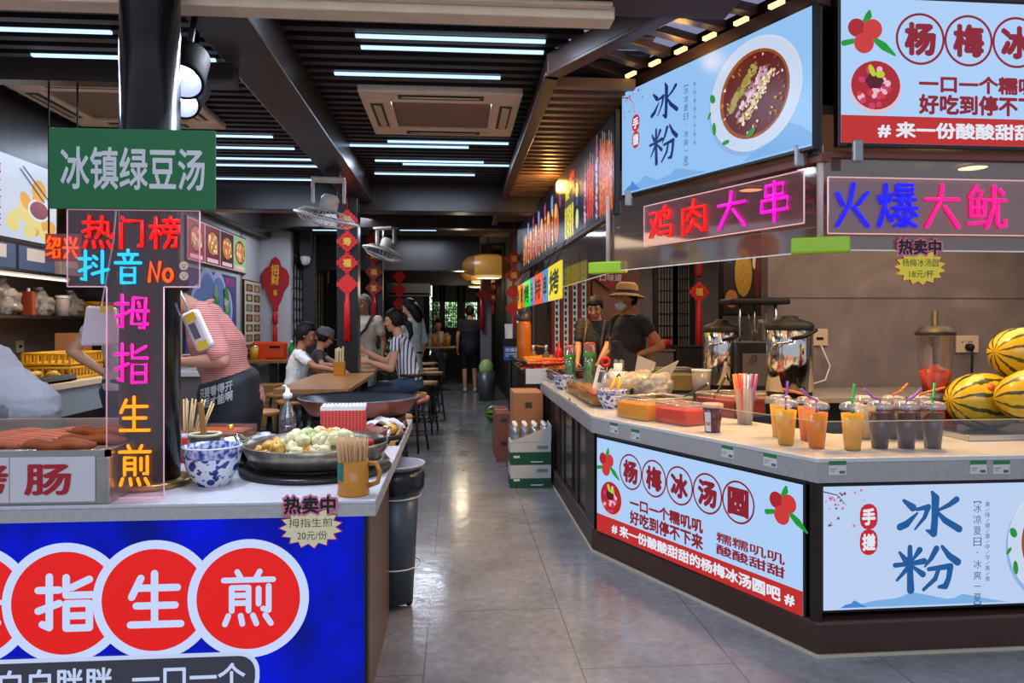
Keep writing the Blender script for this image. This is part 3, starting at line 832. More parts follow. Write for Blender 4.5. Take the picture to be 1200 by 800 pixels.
# ---------------------------------------------------------------- ceiling fittings
led = E((188, 222, 255), 1.5, 'led_strip')
led_rail = M('led_rail', (60, 60, 66), 0.4)
STRIPS = [(347, 576, 25), (424, 634, 47), (428, 634, 60), (397, 583, 90), (459, 592, 168), (415, 545, 172.5), (444, 563, 190), (477, 592, 194), (443, 553, 205),
          (-90, 113, 36), (52, 240, 69), (182, 307, 160), (220, 330, 174), (252, 350, 187), (258, 366, 195), (268, 368, 211), (254, 341, 221), (263, 371, 228), (276, 360, 234), (304, 378, 241), (300, 384, 246)]
first = None
ROWL = ['first', 'second', 'third', 'fourth', 'fifth', 'sixth', 'seventh', 'eighth', 'ninth', 'tenth', 'eleventh', 'twelfth']
nr = nl = 0
for (x0, x1, y_) in STRIPS:
    p0 = atz(x0, y_, 2.675) if False else None
    d = F * (2.672 - EYE) / (380 - y_)
    a = at((x0 + x1) / 2, y_, d)
    yy = min(a.y, 6.95)
    right = (x0 + x1) / 2 > 390
    if right:
        lab = 'white LED strip in the slatted ceiling on the aisle side, %s from the street' % ROWL[nr]; nr += 1
    else:
        lab = 'white LED strip in the slatted ceiling left of the long beam, %s from the street' % ROWL[nl]; nl += 1
    if first is None:
        first = thing('ceiling_light_strip', lab, 'light', (a.x, yy, 2.69), 0, 'LED strips between the ceiling slats')
        MB().span((-.45, -.011, -.018), (.45, .011, 0)).build('diffuser', led, first)
        MB().span((-.455, -.017, -.006), (.455, .017, .012)).build('rail', led_rail, first)
    else:
        dup(first, (a.x, yy, 2.69), lab)
for k, (px, y_) in enumerate([(490, 280), (388, 281)]):
    a = at(px, y_, 11.2)
    dup(first, (a.x, a.y, 2.785), ['white tube light on the rear plaster ceiling beside the second cross beam', 'white tube light on the rear plaster ceiling behind the white fan'][k], scale=(.62, 1.5, 1))

for k, (x, y, e) in enumerate([(-.1, 3.35, 17), (-.1, 4.3, 13), (-.2, 6.1, 22), (-1.75, 3.5, 16), (-1.8, 6.0, 22)]):
    lamp('led_strip_light', 'AREA', (x, y, 2.655), e, (214, 230, 255), .9, .22, (x, y, 0))
lamp('rear_tube_light', 'AREA', (-.6, 11.2, 2.74), 34, (226, 236, 255), .8, .3, (-.6, 11.2, 0))
lamp('rear_tube_light', 'AREA', (-1.6, 9.0, 2.7), 26, (226, 236, 255), 1.2, .5, (-1.9, 9.2, 0))
lamp('pendant_light', 'POINT', (.1, 13.6, 2.0), 14, (255, 232, 196), .1)
grille_m = M('cassette_grille', (150, 128, 104), 0.5, noise=0.1)
def cassette(x0, y0, label):
    t = thing('ceiling_air_conditioner', label, 'air conditioner', (x0 + .47, y0 + .48, 2.69), 0)
    mb = MB()
    o = .475
    for (a, b) in (((-o, -o), (o, -.30)), ((-o, .30), (o, o)), ((-o, -.30), (-.30, .30)), ((.30, -.30), (o, .30))):
        mb.span((a[0], a[1], -.045), (b[0], b[1], .0))
    mb.build('panel', cream, t, bevel=0.012, seg=3)
    mb = MB().span((-.30, -.30, -.03), (.30, .30, -.005))
    mb.build('grille', M('cassette_grille_mesh', (132, 108, 86), 0.55, noise=.12, nscale=30), t)
    mb = MB()
    for s in (-1, 1):
        mb.span((-.31, s * .305 - .006, -.05), (.31, s * .305 + .006, -.028)); mb.span((s * .305 - .006, -.31, -.05), (s * .305 + .006, .31, -.028))
    mb.build('grille_rim', cream, t, bevel=0.004)
    dark = M('cassette_slot', (70, 56, 46), 0.6)
    for (cx, cy, w, h) in ((0, -.39, .5, .075), (0, .39, .5, .075), (-.39, 0, .075, .5), (.39, 0, .075, .5)):
        v = MB().span((cx - w / 2, cy - h / 2, -.048), (cx + w / 2, cy + h / 2, -.044)).build('air_outlet', dark, t)
        MB().box((cx, cy, -.05), (w * .9 if w > h else .05, h * .9 if h > w else .05, .006), 0, 0, .25 if w > h else 0, .25 if h > w else 0).build('louvre', M('cassette_vane', (206, 184, 152), 0.5), v)
    return t
cassette(-.555, 4.17, 'cream ceiling air conditioner cassette between the LED strips over the aisle')
cassette(-2.50, 4.12, 'cream ceiling air conditioner cassette behind the round black column')

# wall fan hung from the long beam
def fan(loc, rz, tilt, label, s=1.0):
    t = thing('ceiling_fan', label, 'fan', loc, rz)
    t.scale = (s,) * 3
    wm = M('fan_white', (214, 208, 200), 0.4)
    mb = MB().span((-.16, -.09, -.03), (.16, .09, 0)).span((-.16, -.03, -.24), (-.13, .03, -.03)).span((.13, -.03, -.24), (.16, .03, -.03))
    mb.build('bracket', wm, t, bevel=0.012)
    m = Matrix.Translation((0, 0, -.27)) @ Matrix.Rotation(tilt, 4, 'X') @ Matrix.Rotation(.22, 4, 'Y')
    mb = MB(); mb.xf = m; mb.lathe([(.0, .12), (.06, .115), (.085, .08), (.085, -.02), (.05, -.05), (0, -.05)], n=20)
    mb.build('motor', wm, t)
    mb = MB(); mb.xf = m
    mb.tube([(.3 * math.cos(2 * PI * k / 32), .3 * math.sin(2 * PI * k / 32), -.11) for k in range(32)], .012, 8, closed=True)
    for k in range(28):
        q = 2 * PI * k / 28
        mb.tube([(.07 * math.cos(q), .07 * math.sin(q), -.03), (.22 * math.cos(q), .22 * math.sin(q), -.05), (.3 * math.cos(q), .3 * math.sin(q), -.11), (.22 * math.cos(q), .22 * math.sin(q), -.17), (.05 * math.cos(q), .05 * math.sin(q), -.19)], .003, 4)
    mb.lathe([(.055, -.18), (.055, -.2), (0, -.2)], n=16)
    mb.build('cage', wm, t)
    mb = MB(); mb.xf = m
    for k in range(3):
        q = 2 * PI * k / 3
        vs = []
        for r_ in (.05, .16, .25):
            for w_ in (-.5, .5):
                qq = q + w_
                vs.append((r_ * math.cos(qq), r_ * math.sin(qq), -.11 + .03 * w_))
        mb.add(vs, [(0, 1, 3, 2), (2, 3, 5, 4)])
    mb.build('blades', M('fan_blade_blue', (50, 70, 110), 0.3), t, solid=.003)
    return t
q = at(385, 209, 5.55)
fan((q.x, q.y, q.z + .0), 0.1, .16, 'white caged fan on a bracket under the long ceiling beam', .8)
MB_ = MB().span((-.05, -.05, 0), (.05, .05, 2.5 - q.z + .01)); o = MB_.build('fan_hanger', wm_ if False else beam_m); o.location = (q.x + .04, q.y, q.z); struct(o)
q = at(452, 268, 9.3)
fan((q.x, q.y, q.z + .02), -.5, -.25, 'grey caged fan behind the second red knot string', .9)
o = MB().span((-.03, -.03, 0), (.03, .03, 2.56 - q.z - .02)).build('fan_hanger', beam_m); o.location = (q.x, q.y, q.z + .02); struct(o)

# twin spotlights beside the column
def spotlight(c, aim, label):
    c = Vector(c); dirn = (Vector(aim) - c).normalized()
    t = thing('spotlight', label, 'spotlight', c, 0, 'black can spotlights beside the column')
    m = dirn.to_track_quat('-Z', 'Y').to_matrix().to_4x4()
    mb = MB(); mb.xf = m
    mb.lathe([(.055, .17), (.07, .16), (.075, .02), (.075, 0), (.068, 0), (.066, .02)], n=28)
    mb.build('can', M('can_black', (10, 10, 11), .7, spec=.1), t)
    mb = MB(); mb.xf = m; mb.lathe([(.066, .004), (.05, .045), (.025, .075)], n=28)
    mb.build('reflector', M('spot_reflector', (190, 196, 214), 0.25, 0.6, emit=(150, 165, 210), es=.55), t)
    mb = MB(); mb.xf = m; mb.lathe([(.03, .06), (.0, .06)], n=20)
    mb.build('bulb', E((235, 240, 255), 22.0, 'spot_bulb'), t)
    up = m @ Vector((0, 0, .17))
    MB().tube([tuple(up * .7), tuple(up + Vector((0, 0, .08))), (up.x, up.y + .05, (2.523 if c.y < 2.75 else 2.69) - c.z)], .012, 8).build('stem', blackp, t)
    return t
s1 = at(213, 96, 2.62); s2 = at(212, 120, 2.95)
spotlight(s1, s1 + Vector((.02, -.5, -.62)), 'black can spotlight beside the round column, nearer and higher lens')
spotlight(s2, s2 + Vector((-.05, -.55, -.5)), 'black can spotlight beside the round column, lower lens behind the first')
lamp('spot_beam', 'SPOT', s1 + Vector((0.02, -.12, -.12)), 95, (224, 234, 255), .05, None, (-.55, 2.75, .78), 100, .8)
lamp('counter_light', 'AREA', (-.75, 2.95, 2.44), 20, (226, 234, 255), .9, .12, (-.75, 2.9, 0))

# rattan pendants
def pendant(px, py, d, label):
    c = at(px, py, d)
    t = thing('rattan_pendant_lamp', label, 'lamp', c, 0, 'row of drum pendant lamps')
    MB().lathe([(.0, .19), (.2, .19), (.36, .15), (.44, .05), (.44, -.05), (.36, -.14), (.2, -.16)], n=28, sx=1.0).build('shade', clear('woven_rattan', (255, 226, 170), .8, .4, .55, (170, 120, 60)), t)
    MB().lathe([(.225, .165), (.23, .16), (.23, -.19), (.225, -.195)], n=28).build('drum', M('paper_drum', (220, 200, 150), 0.7, emit=(206, 178, 112), es=.8), t)
    MB().lathe([(.19, -.2), (0, -.2)], n=24).build('bulb_disc', E((255, 240, 200), 3.0), t)
    MB().tube([(0, 0, .19), (0, 0, 2.8 - c.z)], .008, 6).build('cord', blackp, t)
pendant(572, 312, 12.2, 'woven drum pendant lamp over the far aisle, nearest and highest of the row')
pendant(566, 320, 14.3, 'woven drum pendant lamp over the far aisle, middle of the row')
pendant(561, 326, 16.0, 'woven drum pendant lamp over the far aisle, last and lowest of the row')

# wall-hung split unit far back, projector-like rail, camera
q = at(479, 340, 14.9)
t = thing('wall_air_conditioner', 'white split air conditioner hanging high on the dark rear wall', 'air conditioner', (q.x, q.y, q.z), 0)
MB().span((-.45, -.1, -.13), (.45, .12, .15)).build('body', M('split_unit_white', (150, 152, 156), 0.5), t, bevel=.03)
MB().span((-.42, -.106, -.10), (.42, -.1, -.055)).build('louvre', blackp, t)
o = MB().span((-2.6, 15.0, 0), (-0.66, 15.1, 2.14)).build('wall_inner', far_m); struct(o)
q = at(358, 305, 9.9)
t = thing('security_camera', 'white dome security camera on the dark post left of the fan', 'camera', (q.x, q.y, q.z))
MB().lathe([(.0, .06), (.07, .06), (.07, 0)], n=16).build('base', white_p, t); MB().ball((0, 0, -.01), .062).build('dome', white_p, t)
struct(MB().span((q.x - .05, q.y + .08, 0), (q.x + .1, q.y + .22, 2.56)).build('pillar', far_m))
struct(MB().span((q.x - .06, q.y - .08, q.z + .06), (q.x + .08, q.y + .2, 2.56)).build('trim_7', far_m))

# ---------------------------------------------------------------- red knot strings
red_m = M('red_lacquer_card', (206, 30, 22), 0.5)
gold_m = M('gold_paper', (232, 176, 62), 0.4, 0.3)
silk = M('red_silk', (196, 22, 26), 0.55)
def knot_string(loc, size, n, label, chars, top, tassel, rz=0.0, group='red paper knot strings', glow=None):
    t = thing('knot_string', label, 'hanging decoration', loc, rz, group)
    h = size / 2
    step = size * 1.0
    for k in range(n):
        z = -k * step
        mb = MB().prism([(0, z + h), (h, z), (0, z - h), (-h, z)], -.012, .012)
        for i in range(4):
            for j in range(4):
                u = (j + .5) / 4
                pt = [(0, h), (h, 0), (0, -h), (-h, 0)]
                p0, p1 = pt[i], pt[(i + 1) % 4]
                mb.box((p0[0] + (p1[0] - p0[0]) * u, 0, z + p0[1] + (p1[1] - p0[1]) * u), (size * .09,) * 3, 0, 0, 0, PI / 4)
        dd = mb.build('knot_panel', glow or red_m, t)
        if chars and k < len(chars) and chars[k] != ' ':
            mb = MB(); mb.prism([(0, z + h * .72), (h * .72, z), (0, z - h * .72), (-h * .72, z)], -.0135, -.012, 1)
            mb.text(chars[k], -h * .36, z - h * .36, h * .36, z + h * .36, -.0145, 0, .05)
            mb.build('gold_character', [gold_m, M('deep_red_card', (176, 26, 20), .5)], dd)
    MB().tube([(0, 0, h), (0, 0, h + top)], .006, 6).build('cord', silk, t)
    zb = -(n - 1) * step - h
    MB().lathe([(.0, zb + .01), (size * .1, zb), (size * .1, zb - size * .3), (size * .13, zb - size * .32), (size * .15, zb - size * .36), (size * .17, zb - tassel), (0, zb - tassel)], n=12).build('tassel', silk, t)
    return t
q = at(407, 258, 6.62)
knot_string(q, .195, 4, 'string of four red diamond panels on the front black pillar by the white fan', '禄寿福 ', 2.5 - q.z - .1 if 2.5 - q.z > .2 else .1, .42)
q = at(438, 281, 10.6)
knot_string(q, .235, 4, 'string of four red diamond panels on the second black pillar behind the striped-shirt woman', ' 财福喜', 2.8 - q.z - .117, .42)
q = at(602, 303, 8.75)
knot_string(q, .20, 4, 'string of red diamond panels above the orange sauce jar by the skewer menu', '福福  ', 2.7 - q.z - .1, .5)
q = at(578, 336, 13.2)
knot_string(q, .19, 2, 'short string of gold-lettered red diamonds on the grey far pillar', '福喜', 2.8 - q.z - .095, .22)
q = at(468, 324, 14.6)
knot_string(q, .27, 3, 'dim red diamond string in front of the split air conditioner', '', 2.8 - q.z - .135, .2)
q = at(565, 345, 13.3)
knot_string(q, .22, 1, 'single red diamond charm on the left face of the grey far pillar', '', 2.8 - q.z - .11, .55)
# lantern in the booth rear
q = at(819, 342, 8.3)
t = knot_string(q, .23, 1, 'red diamond charm with gold centre and long tassel at the booth rear wall', '福', .28, .95, 0, None)
MB().lathe([(.0, .62), (.05, .6), (.055, .2), (.03, .17), (0, .17)], n=12).build('bead_column', M('dull_red_fabric', (150, 30, 34), .6), t)

# fish-shaped knot on the grey wall
q = Vector((-2.39, 9.87, 1.49))
struct(MB().span((-2.60, 9.9, 0), (-2.2, 10.05, 2.56)).build('wall_pier', grey_wall))
t = thing('chinese_knot', 'large red fish-shaped knot with gold writing on the grey left wall', 'hanging decoration', q, 0)
t.scale = (.62, .8, .72)
pl = [(0, 1.02), (.08, .96), (.13, .84), (.24, .78), (.3, .66), (.28, .5), (.2, .42), (.12, .2), (.06, .1), (.05, 0), (-.05, 0), (-.06, .1), (-.12, .2), (-.2, .42), (-.28, .5), (-.3, .66), (-.24, .78), (-.13, .84), (-.08, .96)]
MB().prism(pl, -.03, .0).build('body', M('red_plush', (178, 24, 30), .7, noise=.3, nscale=25), t, bevel=.012)
mb = MB(); mb.text('招\n财', -.08, .5, .08, .86, -.034, 0, .04); mb.text('福', -.04, .3, .04, .4, -.034, 0, .03)
mb.build('gold_writing', gold_m, t)
MB().lathe([(.0, .0), (.05, -.02), (.06, -.1), (.05, -.22), (.02, -.25), (.02, -.27), (.045, -.3), (.055, -.72), (0, -.72)], c=(0, -.03, 0), n=12).build('tassel', silk, t)

# ---------------------------------------------------------------- acrylic guards and neon boards of the booth
guard_m = clear('smoky_guard_acrylic', (206, 198, 190), 0.80, 0.06, 0.14, (150, 140, 132))
edge_m = M('bright_acrylic_edge', (246, 240, 230), 0.3)
def guard(a, b, z0, z1, label):
    an, ln = along(a, b)
    t = thing('acrylic_guard', label, 'guard', (a[0], a[1], z0), an)
    MB().span((0, -.004, 0), (ln, .004, z1 - z0)).build('sheet', guard_m, t)
    MB().span((0, -.005, -.005), (ln, .005, .0)).build('edge', edge_m, t)
    return t
ga, gb, gc, gd = (0.80, 6.5), (0.862, 4.03), (1.475, 2.84), (4.2, 2.86)
guard(ga, gb, 1.61, 1.895, 'smoky acrylic guard hung below the skewer menu along the aisle')
guard(gb, gc, 1.62, 2.0, 'smoky acrylic guard hung below the ice jelly lightbox on the angled side')
guard(gc, gd, 1.625, 2.0, 'smoky acrylic guard hung below the corner fruit lightbox')
for (p_, lab, an) in ((gb, 'lime plastic clip at the guard corner under the red neon board', -.6), (gc, 'lime plastic clip at the guard corner between the two neon boards', -.45)):
    t = thing('guard_clip', lab, 'clip', (p_[0] - .01, p_[1] - .02, 1.64), an)
    MB().span((-.11, -.03, -.035), (.11, .02, .03)).build('clip', M('lime_plastic', (158, 200, 30), .35), t, bevel=.008)
    MB().tube([(0, 0, .03), (0, 0, .40)], .013, 10).build('rod', M('pale_pink_rod', (214, 190, 184), .4), t)
# bracket tabs below the boxes
for k, (px, py, d) in enumerate([(737, 232, 3.93), (937, 183, 2.95), (1005, 177, 2.87)]):
    q = at(px, py, d)
    o = MB().span((-.022, -.008, -.045), (.022, .008, .045)).build('hanging_tab', M('zinc_tab', (150, 150, 150), .4, .8), None, bevel=.01)
    o.location = q
    tag(o, ['zinc hanging tab under the left end of the angled ice jelly lightbox', 'zinc hanging tab under the corner end of the angled ice jelly lightbox', 'zinc hanging tab under the corner fruit lightbox'][k], 'bracket')
def neon_col(c, s): return E(c, s, 'neon_%d_%d_%d' % c)
NR = neon_col((255, 20, 22), 1.6); NM = neon_col((240, 16, 190), 1.5); NB = neon_col((26, 24, 250), 1.6); NP = neon_col((250, 20, 130), 1.5); NC = neon_col((40, 190, 255), 1.4); NO = neon_col((255, 84, 20), 1.5); NA = neon_col((255, 150, 20), 1.5); NH = neon_col((255, 30, 170), 1.5)
backing = clear('neon_backing_acrylic', (244, 214, 214), .82, .05, .16, (190, 150, 150))
def neon_board(a, b, z0, z1, label, chars, cols, cw, x0, gap, back=backing):
    an, ln = along(a, b); H = z1 - z0
    t = thing('neon_sign', label, 'neon sign', (a[0], a[1], z0), an)
    MB().span((0, -.004, 0), (ln, .004, H)).build('backing', back, t, bevel=.003)
    mb = MB()
    for p_, q_ in (((0, 0), (ln, 0)), ((0, H), (ln, H)), ((0, 0), (0, H)), ((ln, 0), (ln, H))):
        mb.tube([(p_[0], 0, p_[1]), (q_[0], 0, q_[1])], .003, 6)
    mb.build('lit_edge', M('pink_lit_edge', (240, 200, 200), .3, emit=(230, 170, 170), es=.6), t)
    for k, ch in enumerate(chars):
        mb = MB(); neon(mb, ch, x0 + k * gap, H * .1, cw, H * .8, -.012, 0, .0072); mb.build('neon_tube', cols[k], t)
    return t
va = Vector((0.9125, 3.931)); vb = Vector((1.425, 2.752))
nrm = Vector((-(vb.y - va.y), vb.x - va.x)).normalized()
nrm = -nrm if nrm.x > 0 else nrm
na = va.lerp(vb, .15) + Vector((.0, .0)); nb = va.lerp(vb, .945)
neon_board(tuple(na), tuple(nb), 1.728, 1.94, 'neon board with two red and two magenta characters hung on the angled guard', '鸡肉大串', [NR, NR, NM, NM], .19, .05, .245)
neon_board((1.487, 2.80), (2.62, 2.815), 1.685, 1.91, 'neon board with blue then pink characters hung on the front guard', '火爆大鱿', [NB, NB, NP, NP], .168, .012, .192)
# hot-sale starburst on the guard
def starburst(loc, rz, s, label, line1, line2, paper, spikes=15):
    t = thing('price_tag', label, 'price tag', loc, rz)
    P = []
    for k in range(spikes * 2):
        q = PI + PI * k / (spikes) ; r = 1.0 if k % 2 == 0 else .78
        P.append((1.02 * r * math.cos(q) * s, .68 * r * math.sin(q) * s))
    MB().prism(P, -.002, .002).build('star_card', [M('red_card_edge', (206, 40, 40), .6)], t)
    mb = MB().prism([(x * .95, z * .95) for x, z in P], -.0035, -.002, 0)
    mb.build('star_paper', paper, t)
    mb = MB(); mb.text('热卖中', -.86 * s, .42 * s, .8 * s, 1.02 * s, -.0045, 0, .09); mb.text('热卖中', -.82 * s, .46 * s, .76 * s, .98 * s, -.006, 1, .035)
    mb.build('heading', [M('pink_outline', (226, 120, 150), .6), M('black_ink', (20, 16, 18), .6)], t)
    mb = MB(); mb.text(line1, -.68 * s, .02 * s, .68 * s, .3 * s, -.0045, 0, -.005); mb.text(line2, -.42 * s, -.38 * s, .5 * s, -.1 * s, -.0045, 0, -.005)
    mb.build('handwriting', M('pen_ink', (60, 50, 30), .6), t)
    return t
q = onY(1078, 313, 2.83)
starburst(q, 0, .114, 'yellow starburst price tag stuck on the front guard below the blue and pink neon', '杨梅冰汤圆', '18元/杯', M('yellow_card', (246, 224, 70), .6))
# hanging colour flags below the menu
cols = [((255, 220, 30), NA), ((40, 160, 230), NC), ((250, 70, 30), NO), ((40, 160, 230), NC), ((40, 220, 60), None), ((250, 90, 30), NO), ((250, 200, 40), NA)]
spots = [(5.42, .36, 'wide yellow'), (5.98, .15, 'sky blue nearer'), (6.52, .33, 'wide orange-red'), (7.02, .12, 'narrow farther blue'), (7.54, .34, 'bright green'), (8.1, .16, 'narrow orange'), (8.48, .14, 'amber farthest')]
for k, (yq, w, nm) in enumerate(spots):
    q = Vector((.745, yq, 1.64))
    c = [(250, 226, 20), (50, 150, 225), (250, 80, 40), (50, 150, 225), (30, 225, 50), (245, 90, 30), (245, 190, 40)][k]
    t = thing('colour_light_board', '%s light board hanging under the long skewer menu' % nm, 'sign', (q.x, q.y, q.z), -PI / 2, 'colour boards under the skewer menu')
    h = .27
    MB().span((-w, -.006, -h / 2), (w, .006, h / 2)).build('board', E(c, .85), t)
    mb = MB(); mb.text('烤串特色'[k % 4], -w * .7, -h * .33, w * .7, h * .33, -.009, 0, .03)
    mb.build('lettering', ink((40, 60, 20)), t)
    MB().tube([(0, 0, h / 2), (0, .085, .32)], .004, 5).build('wire', blackp, t)

# warm downlights inside the booth
for k, (px, py, lab) in enumerate([(1140, 196, 'over the blue and pink neon board'), (880, 222, 'behind the red and magenta neon board'), (716, 266, 'behind the aisle guard')]):
    q = atz(px, py, 2.21) if False else at(px, py, F * (2.21 - EYE) / (380 - py))
    t = thing('booth_downlight', 'warm round downlight in the booth ceiling ' + lab, 'light', (q.x, q.y, 2.215), 0, 'booth downlights')
    MB().lathe([(.09, .0), (.09, -.012), (.075, -.012)], n=24).build('trim_ring', chrome, t)
    MB().lathe([(.075, -.008), (0, -.008)], n=24).build('lens', E((255, 226, 160), 14.0, 'warm_lens'), t)
WARM = (255, 194, 104)
lamp('booth_warm_light', 'SPOT', (2.35, 3.45, 2.19), 85, WARM, .08, None, (1.95, 3.0, .8), 130, .7)
lamp('booth_warm_light', 'SPOT', (1.5, 3.75, 2.19), 90, WARM, .08, None, (1.3, 3.5, .8), 130, .7)
lamp('booth_warm_light', 'SPOT', (1.15, 4.9, 2.19), 85, WARM, .08, None, (1.0, 4.8, .8), 130, .7)
lamp('booth_warm_light', 'SPOT', (1.1, 7.2, 2.19), 75, WARM, .08, None, (1.0, 7.2, .8), 130, .7)
lamp('booth_fill_light', 'AREA', (2.9, 4.0, 2.2), 40, (255, 226, 190), 2.4, 1.4, (2.9, 4.1, 0))  # fill added to brighten the booth and its tile wall, no fixture there
lamp('booth_fill_light', 'AREA', (2.2, 6.8, 2.2), 26, (255, 232, 204), 2.0, 2.0, (2.2, 6.8, 0))  # second added fill, for the rear of the booth
lamp('canopy_warm_light', 'POINT', (0.78, 6.0, 2.47), 5, WARM, .05)
lamp('canopy_warm_light', 'POINT', (1.05, 3.35, 2.6), 1.6, WARM, .05)
for k in range(6):
    p2 = B0.lerp(C0, (k + .9) / 6.8)
    o = MB().box((0, 0, 0), (.07, .02, .016), 0, along(B0, C0)[0]).build('warm_strip_light', E((255, 220, 140), 2.2, 'warm_strip'))
    o.location = (p2.x - .06, p2.y - .0, 2.63)
    tag(o, 'short warm strip light above the angled ice jelly lightbox, %s from the aisle end' % ROWL[k], 'light', 'warm strips under the canopy rafters')
# ---------------------------------------------------------------- snack counter on the street side
CT = 0.77; CY = 2.30; CX = -0.25
t = thing('snack_counter', 'street-side snack counter with pale speckled top and grey tiled edge on a brown side panel', 'counter', (0, 0, 0))
MB().slab([(-2.75, CY), (CX, CY), (CX, 4.25), (-.80, 4.25), (-.80, 3.38), (-2.75, 3.38)], CT - .012, CT).build('worktop', M('cool_white_worktop', (204, 206, 212), .25, noise=.1, nscale=50, detail=2), t, bevel=.003)
MB().span((-2.75, CY, CT - .05), (CX, CY + .02, CT - .012)).span((CX - .02, CY + .02, CT - .05), (CX, 4.25, CT - .012)).build('edge', M('worktop_edge', (186, 184, 182), .4, noise=.15, nscale=60), t)
MB().span((-2.7, CY + .1, 0.0), (CX - .05, 3.32, CT - .05)).build('cabinet', M('brown_laminate', (112, 86, 70), .35, noise=.3, nscale=3, stretch=(1, 4, .6)), t)
MB().span((-.78, 3.4, 0.0), (-.46, 4.2, CT - .012)).build('rear_cabinet', M('dark_cabinet', (60, 50, 46), .5), t)
MB().span((CX - .055, CY + .085, 0), (CX - .035, CY + .115, CT - .05)).build('corner_strip', blackp, t)

# blue lit counter sign
q0 = onY(428, 800, CY + .02)
sx0, sx1 = -2.2, -0.292
sz0, sz1 = .04, .712
t = thing('counter_lightbox', 'bright blue lightbox with white-ringed red circles on the snack counter front', 'lightbox', (0, CY + .05, 0))
MB().span((sx0, .0, sz0), (sx1 + .012, .048, sz1 + .006)).build('casing', black_frame, t)
blue = bpy.data.materials.new('lit_blue_vinyl'); blue.use_nodes = True
N, L = nodes(blue); p = N['Principled BSDF']; p.inputs['Base Color'].default_value = rgb(4, 4, 14); p.inputs['Roughness'].default_value = .3
tc = N.new('ShaderNodeTexCoord'); nz = N.new('ShaderNodeTexNoise'); nz.inputs['Scale'].default_value = 4.5; nz.inputs['Detail'].default_value = 2
L.new(tc.outputs['Object'], nz.inputs[0]); cr = N.new('ShaderNodeValToRGB')
cr.color_ramp.elements[0].position = .35; cr.color_ramp.elements[0].color = rgb(6, 20, 130); cr.color_ramp.elements[1].position = .66; cr.color_ramp.elements[1].color = rgb(4, 22, 212)
L.new(nz.outputs['Fac'], cr.inputs[0]); L.new(cr.outputs[0], p.inputs['Emission Color']); p.inputs['Emission Strength'].default_value = 1.0; p.inputs['Specular IOR Level'].default_value = .12
mb = MB(); mb.rect(sx0, sz0, sx1, sz1, -.001, 0); mb.build('backlit_face', blue, t)
def sp(px, py):
    v = onY(px, py, CY + .05); return v.x, v.z
mb = MB()
sc = (sp(300, 700)[0] - sp(200, 700)[0]) / 100
for k, (ch, px, py) in enumerate([('拇', -34, 709), ('指', 77, 706), ('生', 182, 702), ('煎', 292, 700)]):
    x, z = sp(px, py)
    yk = -.0018 - k * .0016
    mb.disc(x, z, 71.5 * sc, None, yk, 1, 64); mb.disc(x, z, 61 * sc, None, yk - .0004, 2, 64)
    w = 66 * sc
    for j, st in enumerate(STROKES[ch]):
        mb.ribbon([(x - w / 2 + p_[0] * w / 10, z - w / 2 + p_[1] * w / 10) for p_ in st], (6.8 if ch in '拇煎' else 8.6) * sc, yk - .0006 - j * .00002, 1)
mb.build('red_circles', [blue, E((196, 212, 250)), E((222, 30, 28))], t)
mb = MB()
x1, z1 = sp(300, 766); x0 = sx0 + .02; zb = z1 - .12
def rr(x0, z0, x1, z1, r, y, mi):
    P = []
    for (cx, cz, a0) in ((x1 - r, z1 - r, 0), (x0 + r, z1 - r, 90), (x0 + r, z0 + r, 180), (x1 - r, z0 + r, 270)):
        for k in range(7): P.append((cx + r * math.cos(R(a0 + 15 * k)), cz + r * math.sin(R(a0 + 15 * k))))
    mb.flat(P, y, mi)
rr(x0 - .012, zb - .012, x1 + .013, z1 + .013, .06, -.0088, 0); rr(x0, zb, x1, z1, .05, -.0092, 1)
a = sp(2, 776); b = sp(133, 776); mb.text('白白胖胖', a[0], z1 - .105, b[0], z1 - .022, -.0098, 0, .02)
a = sp(157, 776); b = sp(288, 776); mb.text('一口一个', a[0], z1 - .105, b[0], z1 - .022, -.0098, 0, .02)
mb.build('caption_plate', [E((190, 204, 240)), E((54, 56, 70))], t)
q = onY(365, 619, CY)
starburst((q.x, CY - .006, q.z + .005), 0, .098, 'cream starburst price tag with a red edge on the blue counter lightbox', '拇指生煎', '20元/份', M('cream_card', (244, 232, 186), .6))

# green board on the column and the clear neon panel below it
a = onY(57, 244, 2.36); b = onY(252, 153, 2.36)
t = thing('green_sign', 'green board with silver characters fixed across the round column', 'sign', (a.x, 2.36, a.z))
w, h = b.x - a.x, b.z - a.z
MB().span((0, 0, 0), (w, .012, h)).build('board', M('green_board', (4, 104, 54), .6), t, bevel=.002)
mb = MB(); mb.text('冰镇绿豆汤', w * .075, h * .25, w * .935, h * .76, -.001, 0, .02); mb.build('lettering', M('silver_foil_letters', (206, 208, 210), .4), t)
MB().span((w * .45, .012, .05), (w * .5, .14, h - .05)).span((w * .6, .012, .05), (w * .65, .14, h - .05)).build('bracket', blackp, t)
a = onY(79, 336, 2.37); b = onY(234, 246, 2.37); s0 = onY(127, 578, 2.37); s1_ = onY(192, 578, 2.37)
t = thing('neon_sign', 'clear T-shaped acrylic panel with red, blue, pink and amber neon characters before the column', 'neon sign', (a.x, 2.37, 0))
X = lambda px: onY(px, 400, 2.37).x - a.x
Z = lambda py: onY(150, py, 2.37).z
zb_ = Z(578) if Z(578) > CT else CT
poly = [(0, Z(336)), (X(125), Z(336)), (X(125), CT + .004), (X(192), CT + .004), (X(192), Z(336)), (X(234), Z(336)), (X(234), Z(246)), (0, Z(246))]
pan = clear('neon_panel_acrylic', (248, 232, 236), .94, .05, .025, (200, 160, 170))
MB().prism(poly, -.003, .003).build('sheet', pan, t)
mb = MB()
